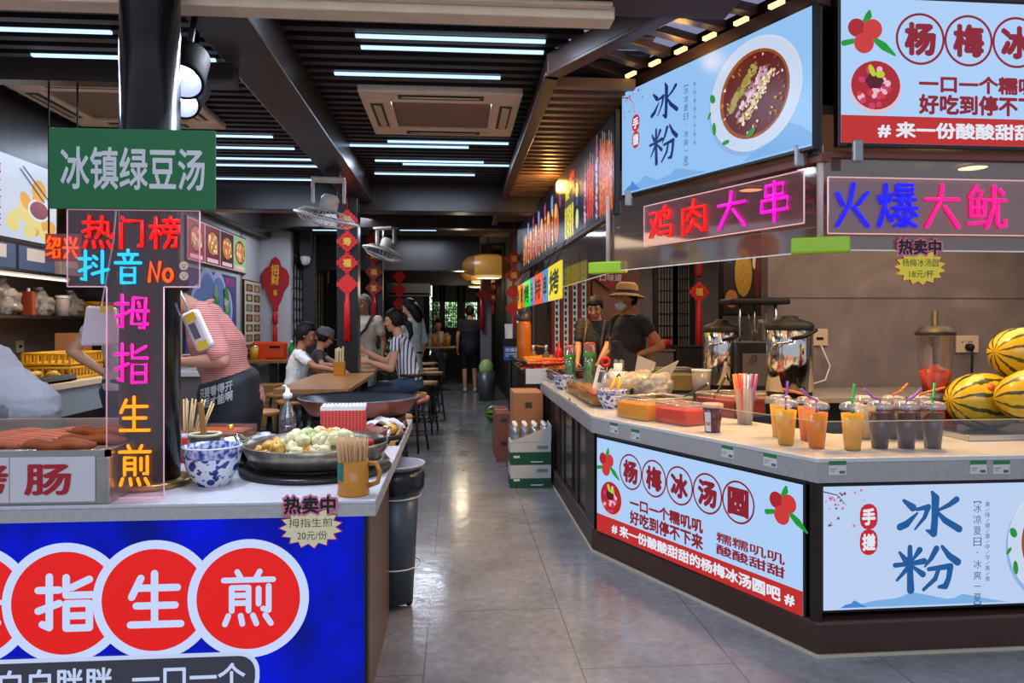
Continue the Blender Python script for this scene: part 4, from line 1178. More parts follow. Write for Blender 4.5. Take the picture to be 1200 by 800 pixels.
for p_, q_ in zip(poly, poly[1:] + poly[:1]): mb.tube([(p_[0], 0, p_[1]), (q_[0], 0, q_[1])], .0022, 5)
mb.build('lit_edge', M('pink_panel_edge', (236, 200, 210), .3, emit=(210, 150, 170), es=.5), t)
for ch, px, py, w_, h_, mt in [('热', 98, 292, 38, 38, NR), ('门', 140, 292, 32, 38, NR), ('榜', 177, 292, 36, 38, NR), ('抖', 94, 332, 36, 38, NC), ('音', 136, 333, 32, 40, NC), ('N', 174, 331, 18, 25, NO), ('o', 191, 331, 15, 24, NO),
                               ('拇', 136, 387, 40, 42, NH), ('指', 136, 450, 40, 48, NH), ('生', 140, 506, 38, 42, NA), ('煎', 140, 569, 40, 48, NA)]:
    mb = MB(); neon(mb, ch, X(px), Z(py), X(px + w_) - X(px), Z(py - h_) - Z(py), -.012, 0, .0052); mb.build('neon_tube', mt, t)
for k in range(2):
    mb = MB(); xa, za = X(216), Z(311 + k * 12)
    mb.disc(xa, za, .014, None, -.004, 0, 14); mb.disc(xa - .005, za + .002, .0018, None, -.0045, 1, 6); mb.disc(xa + .005, za + .002, .0018, None, -.0045, 1, 6); mb.disc(xa, za - .005, .004, .0018, -.0045, 1, 8)
    mb.build('dumpling_sticker', [M('sticker_cream', (230, 200, 180), .5), M('sticker_ink', (60, 30, 30), .5)], t)
# small neon board behind, over the left stall
a = onY(53, 306, 3.4); b = onY(95, 274, 3.4)
t = thing('neon_sign', 'small red-orange neon board with two characters behind the clear neon panel', 'neon sign', (a.x, 3.4, a.z))
w, h = b.x - a.x, b.z - a.z
MB().span((0, 0, 0), (w, .006, h)).build('backing', clear('red_backing', (236, 90, 70), .85, .05, .3, (170, 30, 20)), t)
for k, ch in enumerate('绍兴'):
    mb = MB(); neon(mb, ch, w * (.06 + .48 * k), h * .1, w * .42, h * .8, -.012, 0, .006); mb.build('neon_tube', NO, t)
MB().tube([(w * .1, 0, h), (w * .1, 0, 2.42 - a.z)], .004, 5).tube([(w * .9, 0, h), (w * .9, 0, 2.42 - a.z)], .004, 5).build('wire', blackp, t)
struct(MB().span((-2.75, 3.36, 2.40), (-1.0, 3.44, 2.50)).build('beam', beam_m))

# sausage grill with its paper front
gy = CY + .012
a = onY(0, 588, gy); b = onY(112, 533, gy)
gx1 = onY(128, 560, gy).x
t = thing('sausage_grill', 'steel sausage grill on the counter with a white front card', 'grill', (0, gy, CT))
MB().span((-2.1, .0, .0), (gx1, .52, .145)).build('body', M('grill_steel', (190, 186, 180), .3, .9, noise=.2), t, bevel=.004)
mb = MB().span((-2.1, .0, .145), (gx1, .014, .165)).span((-2.1, .506, .145), (gx1, .52, .2)).span((gx1 - .014, 0, .145), (gx1, .52, .165)); mb.build('tray_rim', M('grill_steel', (0, 0, 0)), t)
mb = MB(); y = .03
while y < .5: mb.tube([(-2.1, y, .152), (gx1 - .01, y, .152)], .0035, 5); y += .018
mb.build('roller_bars', chrome, t)
mb = MB().span((-2.1, -.004, .01), (b.x, -.001, .147)).span((onY(12, 560, gy).x - .001, -.0046, .01), (onY(12, 560, gy).x + .001, -.004, .147), 1); mb.build('front_card', [M('white_card', (214, 208, 214), .5), M('card_seam', (120, 116, 116), .7)], t)
mb = MB(); c0 = onY(31, 579, gy); c1 = onY(83, 544, gy); mb.text('肠', c0.x, c0.z - CT, c1.x, c1.z - CT, -.006, 0, .03)
c2 = onY(-56, 579, gy); c3 = onY(9, 544, gy); mb.text('烤', c2.x, c2.z - CT, c3.x, c3.z - CT, -.006, 0, .03)
mb.build('lettering', M('red_print', (176, 28, 40), .6), t)
sau = M('pink_sausage', (206, 110, 74), .35, noise=.2, nscale=30); sau2 = M('browned_sausage', (190, 96, 40), .35, noise=.35, nscale=25, bump=.2)
def sausage(name, label, loc, l, r, m, rz, grp):
    t = thing(name, label, 'sausage', loc, rz, grp)
    P = [(-l / 2 + l * k / 12, 0, .004 * math.sin(k)) for k in range(13)]
    rad = [r * (.55 if k in (0, 12) else .85 if k in (1, 11) else 1) for k in range(13)]
    MB().tube(P, rad, 12, rnd=True).build('casing', m, t)
    MB().tube([(-l / 2 - .008, 0, 0), (-l / 2 - .022, 0, .003)], [.006, .003], 6).build('tied_end', m, t)
    return t
s0_ = sausage('grilled_sausage', 'pink grilled sausage lying across the rear rollers of the steel grill', (-1.5, gy + .1, CT + .168), .3, .0135, sau, .04, 'pink sausages on the rollers')
for k in range(1, 9):
    dup(s0_, (-1.5 + .012 * k, gy + .1 + .036 * k, CT + .168), None, .04)
    
for k in range(7):
    dup(s0_, (-1.85 + .012 * k, gy + .12 + .036 * k, CT + .168), None, .04)
w0 = sausage('grilled_sausage', 'thick browned sausage nearest the street beside the neon panel', (-1.24, gy + .07, CT + .172), .2, .0185, sau2, .06, 'browned sausages by the neon panel')
x_ = dup(w0, (-1.19, gy + .17, CT + .172), 'thick browned sausage second from the street beside the neon panel', .03)
dup(w0, (-1.17, gy + .21, CT + .194), 'thick browned sausage resting on top of the second one', .0)

# bowl, pan of dumplings, black disc, mug
bw_m = bpy.data.materials.new('blue_flower_porcelain'); bw_m.use_nodes = True
N, L = nodes(bw_m); p = N['Principled BSDF']; p.inputs['Roughness'].default_value = .12
tc = N.new('ShaderNodeTexCoord'); vo = N.new('ShaderNodeTexVoronoi'); vo.inputs['Scale'].default_value = 24; sx_ = N.new('ShaderNodeSeparateXYZ')
wv = N.new('ShaderNodeTexNoise'); wv.inputs['Scale'].default_value = 45; wv.inputs['Detail'].default_value = 2
L.new(tc.outputs['Object'], vo.inputs['Vector']); L.new(tc.outputs['Object'], wv.inputs[0]); L.new(tc.outputs['Object'], sx_.inputs[0])
c1_ = N.new('ShaderNodeValToRGB'); c1_.color_ramp.elements[0].position = .30; c1_.color_ramp.elements[0].color = rgb(34, 52, 130); c1_.color_ramp.elements[1].position = .36; c1_.color_ramp.elements[1].color = rgb(222, 226, 236)
c2_ = N.new('ShaderNodeValToRGB'); c2_.color_ramp.elements[0].position = .40; c2_.color_ramp.elements[0].color = rgb(40, 58, 140); c2_.color_ramp.elements[1].position = .44; c2_.color_ramp.elements[1].color = rgb(255, 255, 255)
L.new(vo.outputs['Distance'], c1_.inputs[0]); L.new(wv.outputs['Fac'], c2_.inputs[0])
mxx = N.new('ShaderNodeMix'); mxx.data_type = 'RGBA'; mxx.blend_type = 'MULTIPLY'; mxx.inputs[0].default_value = 1
L.new(c1_.outputs[0], mxx.inputs[6]); L.new(c2_.outputs[0], mxx.inputs[7]); L.new(mxx.outputs[2], p.inputs['Base Color'])
band = M('blue_key_band', (46, 66, 146), .15, col2=(190, 200, 226), nscale=70, detail=0); porc = M('white_porcelain', (226, 228, 234), .12)
def bowl(loc, r, h, label, fill=None, fr=.8):
    t = thing('porcelain_bowl', label, 'bowl', loc)
    MB().lathe([(0, .0), (r * .55, 0), (r * .58, h * .06), (r * .62, h * .1), (r * .86, h * .42), (r * .96, h * .72)], n=40).build('body', bw_m, t)
    MB().lathe([(r * .96, h * .72), (r, h * .97), (r, h), (r * .95, h), (r * .9, h * .66), (r * .6, h * .2), (0, h * .15)], n=40).build('rim_band', band, t)
    MB().lathe([(r * 1.0, h * .975), (r * 1.01, h * 1.0), (r * .955, h * 1.005)], n=40).build('lip', porc, t)
    if fill: MB().lathe([(r * .93, h * fr), (r * .5, h * (fr + .02)), (0, h * (fr + .03))], n=32).build('filling', fill, t)
    return t
q = atz(249, 560, CT); q = Vector((q.x, 2.57, CT))
qx = onY(249, 560, 2.57).x
bowl((qx, 2.57, CT), .098, .135, 'blue-and-white porcelain bowl of sesame on the snack counter right of the column', M('sesame', (150, 132, 112), .8, noise=.4, nscale=120))
pc = Vector((-.525, 2.80, 0))
t = thing('under_pan_disc', 'flat black disc under the dumpling pan', 'burner', (pc.x, pc.y, CT))  # flat black disc a little wider than the pan
MB().lathe([(.0, .0), (.275, 0), (.28, .012), (.27, .02), (0, .022)], n=48).build('plate', M('black_disc', (26, 26, 28), .35), t)
MB().lathe([(.2, .02), (.205, .028), (.17, .028), (.165, .02)], n=40).build('raised_ring', M('disc_ring', (60, 56, 54), .3, .8), t)
pr = .268
t = thing('dumpling_pan', 'wide steel frying pan heaped with dumplings on the snack counter', 'pan', (pc.x, pc.y, CT + .029))
pan_m = M('worn_pan_steel', (150, 142, 128), .3, .85, noise=.45, nscale=30)
MB().lathe([(0, 0), (pr * .78, 0), (pr * .9, .018), (pr * .97, .05), (pr, .078), (pr * .985, .08), (pr * .955, .05), (pr * .88, .022), (pr * .76, .008), (0, .008)], n=56).build('body', pan_m, t)
for s in (-1, 1):
    m_ = Matrix.Rotation(PI if s < 0 else .55, 4, 'Z')
    mb = MB(); mb.xf = m_; mb.tube([(pr * .97, -.05, .055), (pr * 1.03, -.045, .085), (pr * 1.1, -.02, .105), (pr * 1.1, .02, .105), (pr * 1.03, .045, .085), (pr * .97, .05, .055)], .008, 8); mb.build('loop_handle', chrome, t)
dm = [M('dumpling_dough', (234, 224, 178), .5, noise=.16, nscale=25), M('dumpling_golden', (226, 176, 84), .5, noise=.2, nscale=25), M('dumpling_green', (196, 206, 140), .5, noise=.15, nscale=25)]
random.seed(21)
def dumpling(m):
    mb = MB(); n = 14
    mb.lathe([(0, 0), (.02, .0), (.027, .008), (.026, .018), (.018, .027), (.008, .031), (.004, .036), (0, .037)], n=n)
    for k in range(n):
        q = 2 * PI * k / n
        mb.tube([(.024 * math.cos(q), .024 * math.sin(q), .02), (.012 * math.cos(q + .3), .012 * math.sin(q + .3), .032), (.003 * math.cos(q + .6), .003 * math.sin(q + .6), .037)], [.003, .0042, .0026], 5)
    return tag(crumple(mb.build('dumpling', m), .007, 70), 'x', 'dumpling')
protos = [dumpling(m) for m in dm]
DL = ['pale dumpling in the heap on the wide frying pan', 'golden fried dumpling in the heap on the wide frying pan', 'greenish dumpling in the heap on the wide frying pan']
used = [False] * 3
for k in range(112):
    lay = 0 if k < 52 else 1 if k < 92 else 2
    kk, nn, sc_r = ((k, 52, .77), (k - 52, 40, .66), (k - 92, 20, .44))[lay]
    q = 2.39996 * k + lay; rr_ = pr * sc_r * math.sqrt((kk + .5) / nn)
    hz = CT + .046 + .027 * lay + random.uniform(-.004, .006) + .012 * (1 - (rr_ / pr) ** 2)
    x, y = pc.x + rr_ * math.cos(q), pc.y + rr_ * math.sin(q)
    i = 1 if (x < pc.x - .1 and random.random() < .7) or random.random() < .12 else (2 if random.random() < .2 else 0)
    o = protos[i] if not used[i] else protos[i].copy()
    if used[i]: COL.objects.link(o)
    used[i] = True
    o['label'] = DL[i]; o['group'] = ['pale dumplings in the pan', 'golden dumplings in the pan', 'greenish dumplings in the pan'][i]
    o.location = (x, y, hz); o.rotation_euler = (random.uniform(-.9, .9), random.uniform(-.9, .9), random.uniform(0, 6)); o.scale = (random.uniform(.9, 1.1), random.uniform(.75, 1.0), random.uniform(.95, 1.2))
# turner lying over the pan rim
t = thing('pan_turner', 'turner with red-tipped black handle lying over the dumpling pan', 'spatula', (0, 0, 0))
a = at(428, 519, 2.7); b = at(467, 512, 2.95)
MB().tube([a, b], .011, 10, rnd=True).build('handle', blackp, t); MB().tube([a, a + (b - a) * .16], .0135, 10, rnd=True).build('red_tip', M('red_rubber', (214, 50, 50), .4), t)
c = at(447, 532, 2.72)
MB().tube([b - (b - a) * .25, c], .005, 6).build('shaft', chrome, t)
MB().box(c + Vector((-.02, 0, -.01)), (.09, .06, .003), 0, .5, .3).build('blade', chrome, t)
# bamboo mug of skewers
q = onY(414, 575, 2.385)
t = thing('bamboo_mug', 'amber bamboo mug with a green label on the front edge of the snack counter', 'mug', (q.x, 2.385, CT))
bam = M('amber_bamboo', (196, 130, 40), .3, noise=.2, nscale=8, stretch=(1, 1, .3))
MB().lathe([(0, 0), (.05, 0), (.052, .006), (.049, .03), (.049, .112), (.045, .112), (.045, .01), (0, .01)], n=32).build('body', bam, t)
MB().tube([(.048, 0, .1), (.075, -.01, .1), (.087, -.013, .075), (.08, -.012, .04), (.048, 0, .026)], .008, 8).build('handle', bam, t)
mb = MB(); vs = []
for k in range(5):
    q_ = PI + .25 + .2 * k
    vs += [(.0505 * math.cos(q_), .0505 * math.sin(q_), .05), (.0505 * math.cos(q_), .0505 * math.sin(q_), .108)]
mb.add(vs, [(2 * k, 2 * k + 2, 2 * k + 3, 2 * k + 1) for k in range(4)])
mb.build('label', M('teal_label', (20, 110, 100), .5), t)
random.seed(4)
sk = MB().tube([(0, 0, 0), (0, 0, .168)], .003, 5).build('bamboo_skewer', M('bamboo_stick', (190, 150, 104), .6)); tag(sk, 'plain bamboo skewer standing in the amber mug', 'skewer', 'skewers in the amber mug')
for k in range(56):
    o = sk if k == 0 else sk.copy()
    if k: COL.objects.link(o)
    q_ = 2.4 * k; r_ = .036 * math.sqrt((k + .5) / 56)
    o.location = (q.x + r_ * math.cos(q_), 2.385 + r_ * math.sin(q_), CT + .012); o.rotation_euler = (-.10 * r_ / .036 * math.sin(q_), .10 * r_ / .036 * math.cos(q_) - .04, 0)
# red-striped paper bags
q = onY(403, 500, 3.16)
t = thing('paper_bag_stack', 'stack of red-striped paper bags with scalloped white tops behind the dumpling pan', 'paper bags', (q.x, 3.16, CT), .04)
strm = bpy.data.materials.new('red_stripe_paper'); strm.use_nodes = True
N, L = nodes(strm); p = N['Principled BSDF']; p.inputs['Roughness'].default_value = .6
tc = N.new('ShaderNodeTexCoord'); w1 = N.new('ShaderNodeTexWave'); w1.inputs['Scale'].default_value = 22; w1.bands_direction = 'X'; w2 = N.new('ShaderNodeTexWave'); w2.inputs['Scale'].default_value = 40; w2.bands_direction = 'Z'
L.new(tc.outputs['Object'], w1.inputs[0]); L.new(tc.outputs['Object'], w2.inputs[0])
cr = N.new('ShaderNodeValToRGB'); cr.color_ramp.elements[0].color = rgb(200, 44, 40); cr.color_ramp.elements[1].color = rgb(230, 120, 104)
ma = N.new('ShaderNodeMath'); ma.operation = 'MULTIPLY'; L.new(w1.outputs['Fac'], ma.inputs[0]); L.new(w2.outputs['Fac'], ma.inputs[1]); L.new(ma.outputs[0], cr.inputs[0]); L.new(cr.outputs[0], p.inputs['Base Color'])
MB().span((-.093, -.04, 0), (.093, .04, .185)).build('bags', strm, t, bevel=.003)
mb = MB()
for j in range(8):
    P = [(-.093, .185)]
    for k in range(25): P.append((-.093 + .186 * k / 24, .200 + (.004 if k % 2 else 0) + .0008 * j))
    P.append((.093, .185)); mb.prism(P, -.04 + j * .0105, -.033 + j * .0105)
mb.build('scalloped_tops', M('white_paper', (236, 232, 232), .7), t)
# oil bottle
q = onY(337, 505, 3.36)
t = thing('oil_bottle', 'clear glass oil bottle with white flip pourer behind the dumpling pan', 'bottle', (q.x, 3.36, CT))
MB().lathe([(0, 0), (.04, 0), (.041, .01), (.041, .12), (.036, .145), (.018, .185), (.013, .205), (.013, .225)], n=24).build('glass', clear('bottle_glass', (214, 220, 220), .8, .03, .06), t)
MB().lathe([(0, .002), (.037, .002), (.037, .095), (0, .095)], n=24).build('oil', clear('dark_oil', (110, 108, 104), .82, .05, .3, (70, 66, 62)), t)
MB().lathe([(.015, .215), (.021, .218), (.021, .236), (.012, .24), (.008, .262), (.0, .264)], n=16).tube([(0, 0, .25), (-.012, 0, .275), (-.022, 0, .27)], .005, 6).build('pourer', white_p, t)
# lidded jar
q = onY(311, 512, 3.12)
t = thing('sauce_jar', 'squat jar of brown sauce with a clear lid left of the oil bottle', 'jar', (q.x, 3.12, CT))
MB().lathe([(0, 0), (.052, 0), (.055, .01), (.055, .06), (0, .06)], n=28).build('body', M('brown_sauce_jar', (106, 62, 44), .25), t)
MB().lathe([(.058, .058), (.058, .075), (.045, .085), (.02, .088), (.02, .097), (0, .098)], n=28).build('lid', M('frosted_lid', (176, 184, 196), .2, spec=.7), t)
# steel tub, cup with spatula, chopsticks, orange tray
q = onY(274, 545, 2.86)
t = thing('steel_tub', 'small steel tub between the flowered bowl and the dumpling pan', 'tub', (q.x, 2.86, CT))
MB().lathe([(0, 0), (.055, 0), (.058, .01), (.062, .105), (.065, .11), (.058, .11), (.052, .02), (0, .015)], n=32).build('body', steel, t)
MB().lathe([(.057, .085), (0, .09)], n=24).build('scallions', M('chopped_scallion', (80, 120, 70), .8, noise=.5, nscale=90), t)
q = onY(240, 528, 2.84)
t = thing('enamel_cup', 'cream cup with a dark rim line and a wooden spatula behind the flowered bowl', 'cup', (q.x, 2.84, CT))
MB().lathe([(0, 0), (.045, 0), (.056, .13), (.06, .134), (.055, .134), (.045, .02), (0, .02)], n=32).build('body', M('grey_cup_body', (96, 96, 92), .4), t)
MB().lathe([(.056, .127), (.0605, .13), (.0605, .137), (.05, .137), (.05, .13)], n=32).build('rim', M('cream_rim', (216, 208, 170), .3), t)
MB().lathe([(.051, .11), (0, .112)], n=24).build('sauce', M('dark_green_sauce', (84, 80, 48), .2), t)
MB().box((-.006, -.004, .17), (.022, .008, .17), 0, .2, -.12, -.12).build('wooden_spatula', oak, t, bevel=.004)
q = onY(218, 520, 3.0)
t = thing('chopstick_cup', 'red chopstick cup beside the column', 'cup', (q.x, 3.0, CT))
MB().lathe([(0, 0), (.034, 0), (.038, .115), (.035, .115), (.03, .01), (0, .01)], n=24).build('body', M('red_plastic_cup', (196, 34, 30), .35), t)
MB().lathe([(.0385, .1), (.04, .118), (.034, .118)], n=24).build('rim', white_p, t)
random.seed(2)
cs = MB().tube([(0, 0, 0), (0, 0, .24)], [.003, .0036], 4).build('chopstick', M('raw_chopstick', (206, 172, 120), .6)); tag(cs, 'bamboo chopstick standing in the red cup', 'chopstick', 'chopsticks in the red cup')
for k in range(16):
    o = cs if k == 0 else cs.copy()
    if k: COL.objects.link(o)
    q_ = 2.4 * k; r_ = .026 * math.sqrt((k + .5) / 16)
    o.location = (q.x + r_ * math.cos(q_), 3.0 + r_ * math.sin(q_), CT + .012); o.rotation_euler = (-.35 * r_ / .026 * math.sin(q_), .35 * r_ / .026 * math.cos(q_) + .08, 0)
q = onY(250, 520, 3.15)
t = thing('wooden_tray', 'wooden box tray under the tub of orange relish', 'tray', (q.x, 3.2, CT), -.1)
mb = MB().span((-.15, -.13, 0), (.15, .13, .01))
for a_, b_ in (((-.15, -.13), (.15, -.118)), ((-.15, .118), (.15, .13)), ((-.15, -.13), (-.138, .13)), ((.138, -.13), (.15, .13))): mb.span((a_[0], a_[1], 0), (b_[0], b_[1], .07))
mb.build('body', oak, t)
t = thing('relish_tub', 'shallow clear tub of orange relish in the wooden tray', 'tub', (q.x, 3.2, CT + .011), -.1)
mb = MB()
for a_, b_ in (((-.13, -.11), (.13, -.106)), ((-.13, .106), (.13, .11)), ((-.13, -.11), (-.126, .11)), ((.126, -.11), (.13, .11))): mb.span((a_[0], a_[1], 0), (b_[0], b_[1], .10))
mb.build('tub', clear('clear_tub', (240, 240, 240), .85, .05, .1), t)
MB().span((-.124, -.104, .002), (.124, .104, .085)).build('relish', M('orange_relish', (206, 84, 26), .45, noise=.35, nscale=40, bump=.6), t, bevel=.004)
MB().lathe([(.012, 0), (.012, .02), (.007, .02), (.007, 0)], c=(.05, .02, .087), n=14).build('ladle_ring', M('brass_ring', (220, 180, 80), .3, .8), t)

# big pan on its stand at the rear of the counter, and the wrapping things beside it
q = onY(421, 470, 3.95)
wx, wy = q.x, 3.95
t = thing('gas_stand', 'black gas ring stand under the big copper-sided pan', 'burner', (wx, wy, CT))
MB().lathe([(.2, 0), (.26, .0), (.24, .07), (.2, .07)], n=32).build('ring', rubber, t)
for k in range(4): MB().box((.23 * math.cos(k * PI / 2 + .4), .23 * math.sin(k * PI / 2 + .4), .06), (.06, .02, .03), 0, k * PI / 2 + .4).build('prong', rubber, t)
t = thing('big_pan', 'empty wide black pan with copper-brown sides at the back of the snack counter', 'pan', (wx, wy, CT + .076))
r = .315
MB().lathe([(0, 0), (r * .8, 0), (r * .84, .006), (r, .075), (r * 1.01, .082)], n=56).build('outer_shell', M('copper_brown_pan', (150, 84, 68), .35, .3, noise=.2), t)
MB().lathe([(r * 1.01, .082), (r * .985, .084), (r * .83, .014), (0, .01)], n=56).build('inside', M('nonstick_black', (34, 36, 44), .3), t)
MB().lathe([(r * 1.012, .08), (r * 1.02, .086), (r * .985, .088)], n=56).build('rim', M('pan_rim_grey', (110, 106, 108), .3, .5), t)
MB().tube([(r * .98, -.08, .06), (r * 1.16, -.05, .075), (r * 1.16, .05, .075), (r * .98, .08, .06)], .012, 8).build('side_handle', M('copper_brown_pan', (0, 0, 0)), t)
t = thing('wrapping_tray', 'wooden tray of wrapped buns under a folded cloth behind the pan turner', 'tray', (-.345, 3.52, CT), 0)
MB().span((-.14, -.2, 0), (.085, .22, .018)).span((.073, -.2, 0), (.085, .3, .05)).build('board', oak, t)
for k, (x, y, c) in enumerate([(-.02, -.1, 0), (.03, .0, 1), (-.06, .02, 0), (.02, .1, 1)]):
    t = thing('wrapped_bun', ['wine-paper wrapped bun nearest the pan turner', 'yellow wrapped bun beside the counter edge', 'wine-paper wrapped bun under the cloth', 'yellow wrapped bun at the back of the tray'][k], 'bun', (-.345 + x, 3.52 + y, CT + .02), k * .7)
    MB().ball((0, 0, .027), (.045, .032, .028), 0, 16).build('wrapper', M('wine_paper', (134, 70, 62), .5) if c == 0 else M('yellow_paper', (206, 170, 84), .5), t)
    MB().tube([(.04, 0, .03), (.058, 0, .036)], [.008, .015], 7).build('twist', M('wine_paper', (0, 0, 0)) if c == 0 else M('yellow_paper', (0, 0, 0)), t)
random.seed(9)
mb = MB(); n = 10
vs = []
for i in range(n):
    for j in range(n):
        u, v = i / (n - 1) - .5, j / (n - 1) - .5
        vs.append((u * .2 + .02 * math.sin(v * 9), v * .22, .075 + .014 * math.sin(u * 17 + v * 7) + .01 * math.sin(v * 21) - .05 * (abs(u) * 2) ** 3))
mb.add(vs, [(i * n + j, (i + 1) * n + j, (i + 1) * n + j + 1, i * n + j + 1) for i in range(n - 1) for j in range(n - 1)], 0, True)
o = mb.build('folded_cloth', M('white_cloth', (222, 220, 228), .8, noise=.2, nscale=14), None, solid=.004, sub=1); o.location = (-.36, 3.62, CT); tag(o, 'crumpled white cloth over the wrapped buns', 'cloth')
mb = MB().slab([(-.78, 3.35), (-.58, 3.35), (-.56, 3.72), (-.7, 3.72)], CT + .002, CT + .012); tag(mb.build('kraft_paper', M('tan_paper', (204, 164, 92), .7)), 'sheet of tan paper under the big pan left of the paper bags', 'paper')

# waste bin tucked beside the counter end
t = thing('waste_bin', 'dark waste bin with a black bag and steel bowl lid beside the snack counter', 'bin', (-.285, 3.44, 0))
bx = .0
MB().lathe([(0, 0.03), (.085, .03), (.115, .6), (.11, .6), (.08, .05), (0, .05)], c=(bx, 0, 0), n=28).build('body', M('blue_grey_bin', (52, 66, 76), .35), t)
MB().lathe([(.126, .54), (.138, .56), (.14, .62), (.126, .645), (.11, .645)], c=(bx, 0, 0), n=22).build('bag', M('black_bag_film', (18, 18, 20), .25, bump=.8, nscale=18), t)
MB().lathe([(.14, .665), (.135, .66), (.09, .625), (0, .62)], c=(bx, 0, 0), n=36).lathe([(.14, .665), (.143, .668), (.141, .672), (.132, .668), (.088, .632), (0, .628)], c=(bx, 0, 0), n=36).build('bowl_lid', M('tin_bowl_lid', (196, 198, 202), .28, .45), t)
for k in range(3): MB().ball((bx + .065 * math.cos(k * 2.1), .065 * math.sin(k * 2.1), .018), .018).build('caster', rubber, t)
for z in (.2, .52):
    MB().tube([(bx + .12 * math.cos(q_ * PI / 14), .12 * math.sin(q_ * PI / 14), z) for q_ in range(28)], .003, 5, closed=True).build('wire_hoop', white_p, t)

# payment speaker hung by its cord near the worker, and the white hanging pouch
def speaker_tag(name, label, c, tilt, h, w, cords):
    t = thing(name, label, 'payment speaker', c)
    mb = MB(); mb.xf = Matrix.Rotation(tilt, 4, 'Y'); mb.span((-w / 2, -.018, -h / 2), (w / 2, .018, h / 2)); mb.build('case', white_p, t, bevel=.012)
    mb = MB(); mb.xf = Matrix.Rotation(tilt, 4, 'Y'); mb.rect(-w * .28, -h * .2, w * .1, h * .2, -.0188, 0); mb.rect(-w * .28, h * .24, w * .3, h * .44, -.0188, 1); mb.rect(-w * .3, -h * .48, w * .3, -h * .28, -.0188, 1)
    mb.build('sticker', [M('grey_sticker', (90, 96, 110), .5), M('yellow_sticker', (236, 200, 40), .5)], t)
    mb = MB(); mb.xf = Matrix.Rotation(tilt, 4, 'Y'); mb.tube([(-.0, 0, h / 2), (-.0, 0, h / 2 + cords)], .004, 6); mb.build('lanyard', white_p, t)
    return t
q = at(232, 387, 2.55)
speaker_tag('payment_speaker', 'white payment speaker with yellow stickers hung slanting beside the column', q, -.42, .145, .062, .10)
q = at(119, 381, 2.62)
t = thing('plastic_pouch', 'translucent white plastic pouch hanging behind the clear neon panel', 'pouch', q)
MB().prism([(-.05, .07), (.05, .065), (.07, -.07), (-.07, -.075)], -.012, .012).build('pouch', M('milky_plastic', (222, 210, 216), .25), t, bevel=.008)
MB().prism([(.0, .045), (.05, .05), (.045, .07), (.0, .07)], -.0135, -.0122).build('yellow_clip', M('yellow_sticker', (0, 0, 0)), t)
MB().tube([(0, 0, .07), (.05, -.02, .3), (.1, .02, 2.5 - q.z)], .003, 5).build('cord', white_p, t)

# ---------------------------------------------------------------- stall at the far left
a, b = (-2.60, 3.55), (-2.60, 4.85)
t = thing('fried_dumpling_lightbox', 'lit menu board of fried dumplings with a vertical red title at the far left', 'lightbox', (-2.60, 3.55, 1.83), PI / 2)
MB().span((-.02, .004, -.02), (1.42, .08, .5)).build('casing', black_frame, t)
mb = MB(); mb.rect(0, 0, .66, .48, -.001, 1); mb.rect(.66, 0, 1.4, .48, -.001, 0); mb.build('backlit_face', [E((196, 206, 226)), E((150, 164, 196))], t)
mb = MB()
for k, ch in enumerate('脆皮煎饺'): mb.text(ch, .72, .355 - k * .1, .82, .435 - k * .1, -.002, 0, .02)
mb.build('lettering', E((160, 24, 40)), t)
mb = MB(); random.seed(6)
mb.disc(.42, .22, .26, .22, -.002, 1, 32); mb.disc(.42, .22, .2, .17, -.0025, 2, 32)
for k in range(40):
    q_ = random.uniform(0, 6.28); r_ = random.uniform(0, .15); mb.disc(.42 + r_ * math.cos(q_), .22 + r_ * .8 * math.sin(q_), .03, .02, -.003 - k * .00003, random.choice((2, 3, 4)), 8, q_)
for k in range(14): mb.disc(.9 + random.uniform(0, .45), .05 + random.uniform(0, .2), .07, .045, -.002 - k * .0001, 5 if k % 3 else 6, 12, random.uniform(0, 3))
mb.disc(1.2, .2, .12, .07, -.004, 1, 20); mb.disc(1.2, .2, .1, .055, -.0045, 7, 20); mb.disc(1.2, .32, .08, .07, -.005, 6, 14)
mb.ribbon([(1.0, .42), (1.25, .26)], .012, -.006, 8); mb.ribbon([(1.03, .44), (1.3, .28)], .012, -.0062, 8)
mb.build('food_print', [E((200, 60, 40)), E((214, 220, 232)), E((196, 70, 40)), E((220, 110, 50)), E((150, 40, 30)), E((222, 206, 130)), E((220, 160, 60)), E((120, 40, 80)), E((30, 30, 60))], t)
# stall counter
t = thing('stall_counter', 'far-left stall counter with a pale top and grey front', 'counter', (0, 0, 0))
MB().span((-3.5, 4.0, .86), (-2.78, 6.9, .90)).build('worktop', M('stall_top', (228, 206, 170), .4), t)
MB().span((-2.84, 4.0, .66), (-2.80, 6.9, .86)).build('front', M('grey_front_panel', (150, 160, 168), .4), t)
MB().span((-3.4, 4.05, 0), (-2.9, 6.85, .66)).build('base', wood_dark, t)
